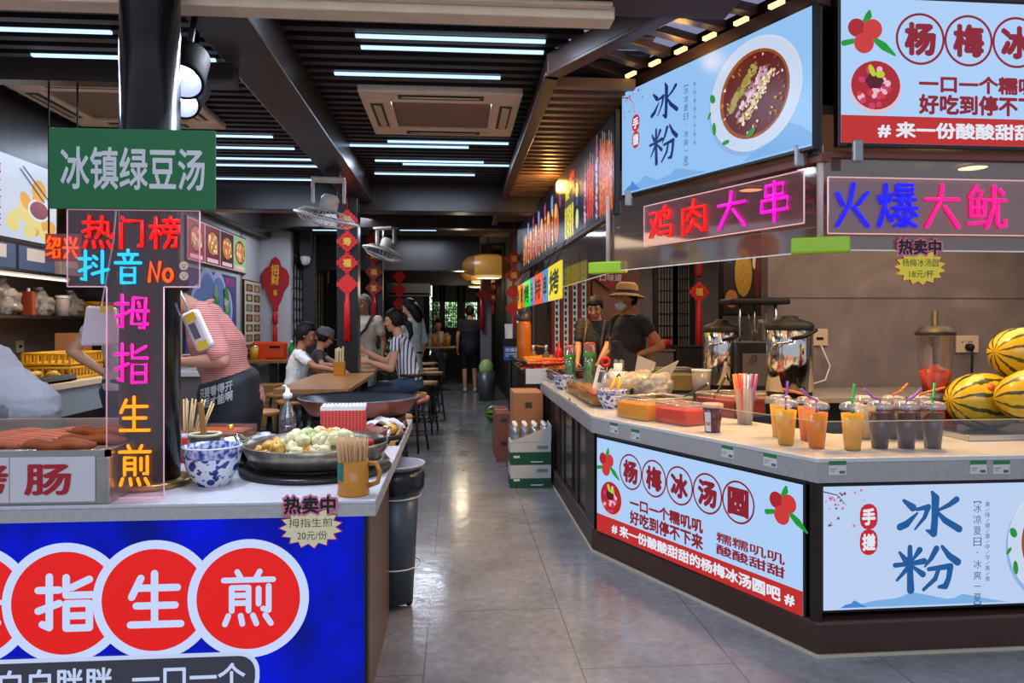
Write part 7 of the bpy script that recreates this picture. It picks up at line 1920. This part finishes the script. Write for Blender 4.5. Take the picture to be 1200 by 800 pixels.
for k, (x, y, c, nm, h, lab) in enumerate([(-.42, 14.6, (176, 110, 50), 'amber', .2, 'amber cup on the far oak table'), (-.3, 14.7, (206, 180, 130), 'cream', .3, 'tall cream cup on the far oak table'), (-.15, 14.6, (190, 130, 70), 'tan', .22, 'tan cup on the far oak table nearest the navy shirt'), (-.5, 14.7, (214, 214, 210), 'white', .12, 'white bowl-shaped cup at the left of the far oak table')]):
    t = thing('far_cup', lab, 'cup', (x, y, TT)); MB().lathe([(0, 0), (.045, 0), (.055, h), (.05, h), (.04, .01), (0, .01)], n=16).build('cup', M(nm + '_far_cup', c, .4), t)
    MB().lathe([(0, h * .8), (.05, h * .8)], n=14).build('drink', M('amber_drink', (0, 0, 0)), t)
# ---------------------------------------------------------------- people
SKIN = M('warm_skin', (206, 150, 118), .5, noise=.06, nscale=12); SKIN2 = M('tan_skin', (170, 112, 80), .5, noise=.06, nscale=12)
HAIR = M('black_hair', (20, 16, 16), .6, spec=.25, noise=.3, nscale=40, stretch=(1, 1, .2), bump=.3); LIP = M('lip_tone', (160, 84, 76), .5); EYE_M = M('eye_dark', (24, 18, 16), .2)
def caps(mb, a, b, ra, rb):
    mb.tube([a, b], [ra, rb], 12); mb.ball(a, ra, 0, 12); mb.ball(b, rb, 0, 12)
def loft(mb, secs, n=20):
    """closed body of ellipses: (centre, x half axis vector, y half axis vector)"""
    vs = []; fs = []
    for c, u, v in secs:
        for k in range(n):
            t = 2 * PI * k / n
            vs.append(Vector(c) + Vector(u) * math.cos(t) + Vector(v) * math.sin(t))
    m = len(secs)
    for i in range(m - 1):
        for k in range(n):
            a = i * n + k; b = i * n + (k + 1) % n
            fs.append((a, b, b + n, a + n))
    fs.append(tuple(range(n))[::-1]); fs.append(tuple((m - 1) * n + k for k in range(n)))
    mb.add(vs, fs)
def ik(a, b, l1, l2, pole):
    a, b, pole = Vector(a), Vector(b), Vector(pole)
    d = b - a; L_ = min(d.length, (l1 + l2) * .995); dn = d.normalized()
    b = a + dn * L_
    x = (l1 * l1 - l2 * l2 + L_ * L_) / (2 * L_); h = math.sqrt(max(0, l1 * l1 - x * x))
    pv = pole - dn * pole.dot(dn); pv = pv.normalized() if pv.length > 1e-5 else dn.orthogonal().normalized()
    return a + dn * x + pv * h, b
def hand(mb, w, f, n, side, s=1.0, curl=.5):
    """palm and five fingers from the wrist w along f; n points out of the back of the hand"""
    f = Vector(f).normalized(); n = Vector(n); n = (n - f * n.dot(f)).normalized(); r = f.cross(n) * side
    p = w + f * .05 * s
    loft(mb, [(w - f * .01 * s, r * .026 * s, n * .019 * s), (w + f * .02 * s, r * .034 * s, n * .016 * s), (p, r * .041 * s, n * .015 * s), (w + f * .088 * s, r * .039 * s, n * .011 * s)], 12)
    for k, (o, l) in enumerate(((.030, .068), (.010, .076), (-.011, .071), (-.030, .056))):
        b = w + f * .084 * s + r * o * s; d = f.copy(); q = b
        for j, (fr, rad) in enumerate(((.45, .0092), (.32, .0085), (.25, .0076))):
            d = (d - n * curl * (.55 + .35 * j)).normalized() if j or curl > .3 else d
            e = q + d * l * fr * s; caps(mb, q, e, rad * s, rad * .93 * s); q = e
    q = w + f * .025 * s + r * .028 * s; d = (f * .6 + r * .8 - n * .15).normalized()
    for l, rad in ((.034, .012), (.03, .0105), (.024, .009)):
        e = q + d * l * s; caps(mb, q, e, rad * s, rad * .93 * s); q = e; d = (d + f * .5 - n * curl * .5).normalized()
def person(label, loc, rz, P):
    """P: joints in the person's own frame (x right, y ahead, z up)"""
    t = thing('person', label, 'person', loc, rz)
    s = P.get('s', 1.0); vx = P.get('vx', .009); skin = P.get('skin', SKIN)
    Rw = Matrix.Rotation(-rz, 3, 'Z'); W2 = lambda w: Rw @ (Vector(w) - Vector(loc))
    pel = Vector(P['pelvis']); ch = Vector(P['chest']); sh = Vector(P['shoulders']); hd = Vector(P['head'])
    yawh, pit = P.get('look', (0, 0)); roll = P.get('roll', 0)
    ux = Vector(P.get('sx', (1, 0, 0))).normalized(); hx = Vector(P.get('hx', P.get('sx', (1, 0, 0)))).normalized()
    sw = P.get('sw', .185) * s; hw = P.get('hw', .10) * s; fat = P.get('fat', 1.0)
    up = (sh - pel).normalized(); fwd = up.cross(ux) * 1.0
    fwd = Vector((0, 1, 0)) - up * up.y if P.get('front') is None else Vector(P['front']); fwd = fwd.normalized() if fwd.length > .2 else Vector((0, 0, -1))
    S_ = {'L': sh - ux * sw, 'R': sh + ux * sw}; Hp = {'L': pel - hx * hw, 'R': pel + hx * hw}
    def torso(mb, e, lo=0.0, hi=1.0):
        secs = [(pel - up * .09 * s, hx * (.12 * s * fat + e), fwd * (.09 * s * fat + e)), (pel, hx * (.165 * s * fat + e), fwd * (.115 * s * fat + e)), (pel.lerp(ch, .5), ux * (.14 * s * fat + e), fwd * (.10 * s * fat + e)), (ch, ux * (.165 * s * fat + e), fwd * (.115 * s * fat + e)),
                (ch.lerp(sh, .7), ux * (.17 * s + e), fwd * (.10 * s + e)), (sh + up * .02 * s, ux * (.13 * s + e), fwd * (.07 * s + e)), (sh + up * .055 * s, ux * (.055 * s + e * .5), fwd * (.05 * s + e * .5))]
        loft(mb, secs[int(lo):len(secs) - int(1 - hi)])
    Hm = Matrix.Rotation(yawh, 4, 'Z') @ Matrix.Rotation(pit, 4, 'X') @ Matrix.Rotation(roll, 4, 'Y'); Hm.translation = hd
    hs = P.get('hs', s)
    g = lambda x, y, z: Hm @ Vector((x * hs, y * hs, z * hs))
    hr = Hm.to_3x3().to_4x4()
    # arms and legs
    J = {}
    for k, sd in (('L', -1), ('R', 1)):
        hnd = P.get('hand' + k)
        l1, l2 = .29 * s, .25 * s
        if hnd is None: hnd = S_[k] + Vector((sd * .06, .03, -.52 * s))
        elif P.get('world', True) and len(hnd) == 3 and isinstance(hnd, Vector): hnd = W2(hnd)
        el, wr = ik(S_[k], hnd, l1, l2, P.get('pole' + k, (sd * .5, -.8, -.4)))
        ft = Vector(P.get('foot' + k, (sd * .1 * s, 0, .0))); ft = Vector((ft.x, ft.y, ft.z + .085 * s))
        kn, an = ik(Hp[k] - Vector((0, 0, .03 * s)), ft, .43 * s, .42 * s, P.get('knee' + k, (0, 1, .2)))
        J[k] = (el, wr, kn, an)
    mb = MB(); torso(mb, 0)
    caps(mb, sh + up * .0, hd - Vector(hr @ Vector((0, .015, .06))) * 1.0 * hs, .056 * s, .05 * hs)
    mb.ball(g(0, 0, .012), (.076 * hs, .094 * hs, .108 * hs), 0, 24, hr); mb.ball(g(0, .022, -.055), (.056 * hs, .066 * hs, .058 * hs), 0, 18, hr); mb.ball(g(0, .052, -.088), (.027 * hs, .025 * hs, .022 * hs), 0, 12, hr)
    mb.tube([g(0, .088, .028), g(0, .103, -.008), g(0, .113, -.024)], [.009 * hs, .012 * hs, .014 * hs], 8); mb.ball(g(0, .109, -.025), .0155 * hs, 0, 10)
    for sd in (-1, 1):
        mb.ball(g(sd * .076, -.005, -.008), (.012 * hs, .02 * hs, .031 * hs), 0, 10, hr); mb.ball(g(sd * .034, .078, .034), (.026 * hs, .012 * hs, .009 * hs), 0, 10, hr); mb.ball(g(sd * .043, .066, -.03), (.022 * hs, .02 * hs, .02 * hs), 0, 10, hr)
    mb.ball(g(0, .086, -.058), (.021 * hs, .012 * hs, .009 * hs), 0, 10, hr)
    for k, sd in (('L', -1), ('R', 1)):
        el, wr, kn, an = J[k]
        caps(mb, S_[k], el, .048 * s * fat, .038 * s); caps(mb, el, el.lerp(wr, .35), .038 * s, .037 * s); caps(mb, el.lerp(wr, .35), wr, .037 * s, .024 * s)
        f = (wr - el).normalized(); hf = Vector(P['hdir' + k]) if ('hdir' + k) in P else f
        hand(mb, wr, hf, P.get('back' + k, (sd * .8, .3, .5)), -sd if P.get('thumb_up', True) else sd, s, P.get('curl' + k, .45))
        caps(mb, Hp[k] - Vector((0, 0, .03 * s)), kn, .083 * s, .054 * s); caps(mb, kn, kn.lerp(an, .4), .053 * s, .052 * s); caps(mb, kn.lerp(an, .4), an, .052 * s, .034 * s)
        fd = Vector(P.get('toe' + k, (0, 1, 0)))
        caps(mb, an - Vector((0, 0, .045 * s)) - fd * .03 * s, an - Vector((0, 0, .055 * s)) + fd * .12 * s, .036 * s, .028 * s)
    fuse(mb, 'body', skin, t, vx)
    # hair
    style = P.get('hair', 'short')
    if style:
        mb = MB(); vs = []
        n, m = 36, 24; rx, ry, rzz = .083 * hs, .103 * hs, .117 * hs
        for i in range(m + 1):
            ph = PI * i / m
            for j in range(n):
                q = 2 * PI * j / n
                x, y, z = math.sin(ph) * math.cos(q), math.sin(ph) * math.sin(q), math.cos(ph)
                line = .36 if y > .62 else (.36 - (0.62 - y) * 1.7)
                k_ = 1.0 if z > max(line, P.get('nape', -.62)) else .62
                b_ = 1 + .02 * math.sin(q * 9 + z * 6)
                vs.append(g(x * .088 * k_ * b_, (y * .108 - .008) * k_ * b_, z * .120 * k_ + .018))
        mb.add(vs, [(i * n + j, i * n + (j + 1) % n, (i + 1) * n + (j + 1) % n, (i + 1) * n + j) for i in range(m) for j in range(n)], 0, True)
        if style == 'bun':
            mb.ball(g(0, -.11, .02), (.04 * hs, .04 * hs, .045 * hs), 0, 14); mb.tube([g(0, -.10, .0), g(.02, -.15, -.06), g(.01, -.16, -.16), g(0, -.13, -.24)], [.032 * hs, .04 * hs, .03 * hs, .008 * hs], 10)
        if style == 'long':
            mb.tube([g(0, -.04, .02), g(0, -.075, -.08), g(0, -.085, -.17), g(0, -.08, -.24)], [.085 * hs, .085 * hs, .075 * hs, .03 * hs], 14)
        crumple(mb.build('hair', P.get('hcol', HAIR), t), .011, 34)
    if P.get('face', True):
        for sd in (-1, 1):
            MB().ball(g(sd * .033, .086, .014), (.012 * hs, .006 * hs, .0055 * hs), 0, 10, hr).build('eye', EYE_M, t)
            MB().tube([g(sd * .018, .092, .036), g(sd * .034, .092, .041), g(sd * .05, .08, .036)], .0035 * hs, 6).build('eyebrow', HAIR, t)
        MB().ball(g(0, .094, -.058), (.019 * hs, .006 * hs, .006 * hs), 0, 10, hr).build('lips', LIP, t)
    # clothes
    if 'shirt' in P:
        mb = MB(); torso(mb, .014 * s, P.get('shirt_lo', 0)); sl = P.get('sleeve', .55)
        for k in 'LR':
            el, wr = J[k][:2]
            if sl <= 0: caps(mb, S_[k], S_[k].lerp(el, .12), .06 * s, .058 * s); continue
            e1 = S_[k].lerp(el, min(1, sl)); caps(mb, S_[k], e1, .062 * s * fat, .058 * s)
            if sl > 1: caps(mb, el, el.lerp(wr, sl - 1), .056 * s, .048 * s)
        if P.get('hem'): caps(mb, pel - up * .05 * s, pel - up * P['hem'] * s, .15 * s, .165 * s)
        crumple(fuse(mb, 'shirt', P['shirt'], t, vx * 1.15), .014, 11)
        if P.get('collar'): MB().tube([sh + up * .045 * s + fwd * (.062 * s * math.cos(q)) + ux * (.066 * s * math.sin(q)) + up * (.012 * math.cos(q + PI)) for q in [2 * PI * i / 18 for i in range(18)]], .014 * s, 8, closed=True).build('collar', P['shirt'], t)
    if 'pants' in P:
        mb = MB(); pl = P.get('leg', 1.9)
        loft(mb, [(pel - up * .10 * s, hx * .14 * s, fwd * .115 * s), (pel, hx * (.165 * s * fat + .012), fwd * (.115 * s * fat + .012)), (pel + up * .07 * s, hx * (.155 * s * fat + .012), fwd * (.108 * s * fat + .012))])
        for k in 'LR':
            kn, an = J[k][2:]; h0 = Hp[k] - Vector((0, 0, .03 * s)); caps(mb, h0, h0.lerp(kn, min(1, pl)), .096 * s, .073 * s)
            if pl > 1: caps(mb, kn, kn.lerp(an, pl - 1), .072 * s, .056 * s)
        crumple(fuse(mb, 'trousers', P['pants'], t, vx * 1.15), .012, 11)
    for k in 'LR':
        an = J[k][3]; fd = Vector(P.get('toe' + k, (0, 1, 0)))
        mb = MB(); caps(mb, an - Vector((0, 0, .04 * s)) - fd * .035 * s, an - Vector((0, 0, .045 * s)) + fd * .13 * s, .044 * s, .038 * s); mb.v = [(x, y, max(z, .002)) for x, y, z in mb.v]
        fuse(mb, 'shoe', P.get('shoes', M('dark_shoe', (40, 40, 44), .5)), t, .012)
    return t, dict(g=g, hr=hr, pel=pel, ch=ch, sh=sh, up=up, fwd=fwd, ux=ux, hx=hx, s=s, S=S_, J=J, torso=torso)
def seat_pose(h, s, lean=.05, **k):
    """sitting on a stool of height h with the feet ahead"""
    d = dict(s=s, pelvis=(0, 0, h + .115 * s), chest=(0, lean * .6, h + .37 * s), shoulders=(0, lean, h + .54 * s), head=(0, lean + .06, h + .76 * s), footL=(-.1, .34, max(0, h - .50 * s) if h > .55 else 0), footR=(.1, .34, max(0, h - .50 * s) if h > .55 else 0), kneeL=(0, .6, 1), kneeR=(0, .6, 1))
    d.update(k); return d
def stand_pose(H, **k):
    s = H / 1.70
    d = dict(s=s, pelvis=(0, 0, .93 * s), chest=(0, .01, 1.22 * s), shoulders=(0, 0, 1.40 * s), head=(0, .03, 1.60 * s)); d.update(k); return d
def striped(name, base, line, scale, axis='Z', thr=.62):
    m = bpy.data.materials.new(name); m.use_nodes = True
    N, L = nodes(m); p = N['Principled BSDF']; p.inputs['Roughness'].default_value = .8
    tc = N.new('ShaderNodeTexCoord'); w = N.new('ShaderNodeTexWave'); w.bands_direction = axis; w.inputs['Scale'].default_value = scale; w.inputs['Distortion'].default_value = .8
    cr = N.new('ShaderNodeValToRGB'); cr.color_ramp.elements[0].position = thr; cr.color_ramp.elements[0].color = rgb(*base); cr.color_ramp.elements[1].position = thr + .08; cr.color_ramp.elements[1].color = rgb(*line)
    L.new(tc.outputs['Object'], w.inputs[0]); L.new(w.outputs['Fac'], cr.inputs[0]); L.new(cr.outputs[0], p.inputs['Base Color'])
    return m
black_cloth = M('black_cloth', (32, 31, 34), .8, noise=.2); denim = M('blue_denim', (52, 70, 98), .8, noise=.25, nscale=14); navy = M('navy_cloth', (26, 32, 48), .8, noise=.15)

# worker in the pink striped shirt, bent to the left over the counter
q = at(272, 470, 3.86)
loc = (q.x, q.y, 0)
pk = striped('pink_striped_shirt', (226, 160, 150), (180, 96, 92), 28, 'Z', .5)
t, B = person('person in a pink striped shirt and black apron bent over beside the column', loc, R(106),
    dict(s=1.0, pelvis=(0, .0, .95), chest=(0, .07, 1.21), shoulders=(0, .14, 1.37), head=(0, .32, 1.50), look=(0, -.5), handL=at(214, 424, 3.62), poleL=(-.6, -.5, -.6), handR=at(200, 420, 3.9), poleR=(.6, -.6, -.3), curlL=.7,
         shirt=pk, sleeve=.85, collar=True, pants=M('black_trousers', (26, 26, 30), .8), footL=(-.12, -.1, 0), footR=(.12, .12, 0), hair='short', shirt_lo=1, fat=1.12, hem=.02))
mb = MB(); pel, ch, up, fwd, ux = B['pel'], B['ch'], B['up'], B['fwd'], B['ux']
loft(mb, [(pel - Vector((0, 0, .36)) + fwd * .03, ux * .215, fwd * .165), (pel - Vector((0, 0, .1)), ux * .217, fwd * .172), (pel + up * .06, ux * .208, fwd * .166), (pel.lerp(ch, .40), ux * .178, fwd * .142)])
apron = fuse(mb, 'apron', M('black_apron', (34, 36, 44), .6, noise=.15), t, .011)
mb = MB(); mb.text('只要看得开\n生活才能啊', -.15, 0, .07, .1, 0, 0, .03)
cpt = pel + Vector((0, 0, .02)); o = mb.build('apron_lettering', M('apron_white_print', (214, 214, 220), .7), apron)
# bend the print around the apron front
for v in o.data.vertices:
    a_ = -v.co.x / .2; zz = v.co.z
    v.co = cpt + ux * (math.sin(a_ - 1.25) * .226) + fwd * (math.cos(a_ - 1.25) * .181) + Vector((0, 0, zz - .03))
# light cloth of the tunic under the apron
MB().add([cpt + Vector((.2 * math.sin(a_), .158 * math.cos(a_), z)) for z in (-.36, -.44) for a_ in (-1.6, -1.2, -.8, -.4, 0)], [(0, 1, 6, 5), (1, 2, 7, 6), (2, 3, 8, 7), (3, 4, 9, 8)]).build('apron_hem', M('black_apron', (0, 0, 0)), t)

# person behind the column with a hand on the hip
q = at(150, 440, 4.75)
person('person in jeans, hand on hip, mostly hidden behind the round column', (q.x, q.y, 0), R(-12),
       stand_pose(1.66, handL=at(121, 436, 4.72), poleL=(-1, -.25, .1), hdirL=(.5, .6, -.5), handR=at(176, 440, 4.6), poleR=(1, -.3, 0), shirt=M('pale_work_shirt', (196, 186, 190), .8), sleeve=.5, pants=denim, hair='short', face=False, curlL=.3))
# person in grey at the left edge, bending away
q = at(-2, 470, 3.85)
person('person in pale grey clothes bending over behind the sausage grill', (q.x, q.y, 0), R(80),
       dict(s=1.0, pelvis=(0, -.12, .90), chest=(0, .10, 1.10), shoulders=(0, .26, 1.17), head=(0, .44, 1.18), look=(0, -.6), shirt=M('pale_grey_cloth', (172, 172, 180), .8, noise=.12, nscale=6), sleeve=1.6, pants=M('grey_trousers', (120, 120, 126), .8), handL=Vector(at(-40, 470, 3.1)), handR=Vector(at(-50, 470, 3.5)), shirt_lo=0, hem=.06, fat=1.1, face=False))
# boy in the white T-shirt, in profile to the right
q = at(374, 450, 7.0)
person('boy in a white T-shirt sitting at the front oak table, in profile', (-1.52, 6.98, 0), R(-82),
       seat_pose(.61, .80, .05, handL=at(393, 432, 6.95), handR=at(394, 434, 6.6), hs=.93, skin=SKIN2, look=(-.1, -.15), shirt=M('white_tshirt', (226, 228, 230), .8), sleeve=.6, pants=M('grey_shorts', (90, 92, 100), .8), leg=.9, hair='short', vx=.008))
# seated person with the grey cap
t, B = person('small person in a grey cap sitting behind the boy', (-1.56, 8.0, 0), R(-75),
       seat_pose(.61, .74, .08, hs=.9, look=(.3, -.35), shirt=M('dark_grey_top', (66, 64, 68), .8), sleeve=.6, pants=black_cloth, handL=at(402, 427, 7.8), handR=at(398, 428, 7.6)))
mb = MB(); mb.xf = Matrix.Translation(B['g'](0, -.005, .02)) @ B['hr']; mb.lathe([(.098, 0), (.096, .05), (.07, .095), (0, .11)], n=24).prism([(-.06, 0), (.06, 0), (.06, .006), (-.06, .006)], .08, .15); mb.build('cap', M('grey_cap', (104, 100, 100), .8), t)
# woman in the striped shirt
q = at(482, 452, 7.62)
stp = striped('white_navy_striped_shirt', (220, 222, 230), (44, 46, 76), 9, 'Y', .66)
t, B = person('woman with tied black hair in a striped shirt seated at the oak table', (-.46, 7.62, 0), R(84),
       seat_pose(.61, .98, .12, look=(0, -.12), handL=at(432, 424, 7.35), handR=at(429, 412, 7.6), shirt=stp, sleeve=.25, pants=denim, hair='bun', skin=SKIN, vx=.008, poleL=(-.3, -.8, -.9), poleR=(.3, -.8, -.9), collar=True, shirt_lo=1))
MB().tube([B['pel'] + Vector((.172 * math.cos(a_), .122 * math.sin(a_), .075)) for a_ in [2 * PI * k / 24 for k in range(24)]], .016, 8, closed=True).build('belt', M('brown_belt', (60, 40, 34), .5), t)
# woman in white standing behind
q = at(482, 450, 9.7)
person('woman with black hair in a loose white shirt standing behind the striped-shirt woman', (q.x, q.y, 0), R(55),
       stand_pose(1.64, shirt=M('white_loose_shirt', (206, 222, 222), .8, noise=.06), sleeve=.9, hem=.2, pants=black_cloth, hair='long', look=(.2, -.3), handL=at(462, 425, 9.6), face=False, fat=1.1))
q = at(424, 450, 9.4)
t, B = person('man in a beige shirt with a dark strap, behind the front black pillar', (q.x + .03, q.y, 0), R(172),
       stand_pose(1.68, skin=SKIN2, shirt=M('beige_shirt', (196, 184, 164), .8), sleeve=.6, pants=M('grey_trousers', (0, 0, 0)), hcol=M('grey_hair', (110, 100, 92), .6), look=(-.5, -.1)))
MB().tube([B['sh'] + Vector((-.12, .05, .05)), B['ch'] + Vector((-.05, .14, .05)), B['ch'] + Vector((.1, .13, -.1)), B['pel'] + Vector((.17, .08, .05))], .018, 8).build('strap', M('black_strap', (24, 24, 26), .6), t)
q = at(509, 430, 14.3)
person('person in a light grey T-shirt sitting at the far oak table, facing the street', (-.36, 15.36, 0), R(178),
       seat_pose(.58, .95, .06, shirt=M('light_grey_tshirt', (176, 176, 180), .8), sleeve=.6, pants=M('grey_trousers', (0, 0, 0)), vx=.012, handL=Vector((-.28, 14.98, .95)), handR=Vector((-.46, 14.98, .95)), face=False))
q = at(549, 450, 15.9)
person('man in a navy T-shirt with his back turned, far down the aisle', (q.x, 14.2, 0), R(4),
       stand_pose(1.66, shirt=navy, sleeve=.6, pants=M('black_shorts', (22, 22, 26), .8), leg=.95, vx=.012, fat=1.2, face=False, shoes=M('white_trainer', (200, 204, 208), .6), skin=SKIN, handL=None, hem=.06))
# vendors behind the booth counter
t, B = person('vendor with short black hair in a black shirt, looking down behind the glitter tumblers', (at(700, 420, 7.45).x, at(700, 420, 7.45).y, 0), R(152),
       stand_pose(1.60, look=(.15, -.45), head=(0, .09, 1.49), shirt=black_cloth, sleeve=.7, pants=black_cloth, fat=1.15, handR=at(676, 428, 7.2), handL=at(700, 430, 7.1), skin=SKIN, hair='short', vx=.008, nape=-.3, collar=True))
MB().tube([B['sh'] + Vector((-.09, .05, .05)), B['ch'] + Vector((-.09, .145, .0)), B['pel'] + Vector((-.08, .15, .1))], .014, 6).tube([B['sh'] + Vector((.09, .05, .05)), B['ch'] + Vector((.09, .145, .0)), B['pel'] + Vector((.08, .15, .1))], .014, 6).build('apron_strap', M('brown_strap', (80, 66, 58), .6), t)
vq = at(737, 420, 6.35)
t, B = person('vendor in a straw hat and face mask with a hand on the hip', (vq.x, vq.y, 0), R(112),
       stand_pose(1.64, look=(.1, -.08), skin=SKIN2, shirt=black_cloth, sleeve=.4, pants=black_cloth, fat=1.12, handL=at(744, 417, 6.22), poleL=(-.9, -.8, .1), handR=at(700, 430, 6.4), poleR=(.4, -.6, -.6), hdirL=(.2, .8, -.5), curlL=.4, hair='short', vx=.008, face=True))
mb = MB(); mb.xf = Matrix.Translation(B['g'](0, -.01, .045)) @ B['hr'] @ Matrix.Rotation(.16, 4, 'X'); mb.lathe([(.16, -.028), (.158, -.022), (.105, .0), (.101, .004), (.094, .075), (.07, .098), (0, .10)], n=32)
h_ = mb.build('straw_hat', M('straw_weave', (196, 150, 92), .8, noise=.2, nscale=60), t)
mb = MB(); mb.xf = Matrix.Translation(B['g'](0, -.01, .045)) @ B['hr'] @ Matrix.Rotation(.16, 4, 'X'); mb.lathe([(.1045, .003), (.104, .028), (.1015, .03)], n=32); mb.build('hat_band', M('dark_band', (50, 36, 30), .7), h_)
MB().ball(B['g'](0, .062, -.055), (.056 * .96, .058, .046), 0, 18, B['hr']).build('face_mask', M('blue_white_mask', (190, 200, 212), .8), t)
mb = MB(); pel, ch, up, fwd, ux = B['pel'], B['ch'], B['up'], B['fwd'], B['ux']
loft(mb, [(pel - Vector((0, 0, .3)), ux * .19, fwd * .16), (pel, ux * .2, fwd * .158), (pel.lerp(ch, .5), ux * .178, fwd * .142), (ch, ux * .13, fwd * .155)]); ap = fuse(mb, 'apron', M('black_apron_booth', (44, 42, 44), .7), t, .012)
mb = MB(); mb.text('美食\n小吃', -.05, 0, .05, .09, 0, 0, .03); o = mb.build('apron_lettering', M('apron_white_print', (0, 0, 0)), ap)
for v in o.data.vertices:
    a_ = -v.co.x / .17 - .35; zz = v.co.z; v.co = pel.lerp(ch, .3) + ux * (math.sin(a_) * .196) + fwd * (math.cos(a_) * .163) + Vector((0, 0, zz - .05))
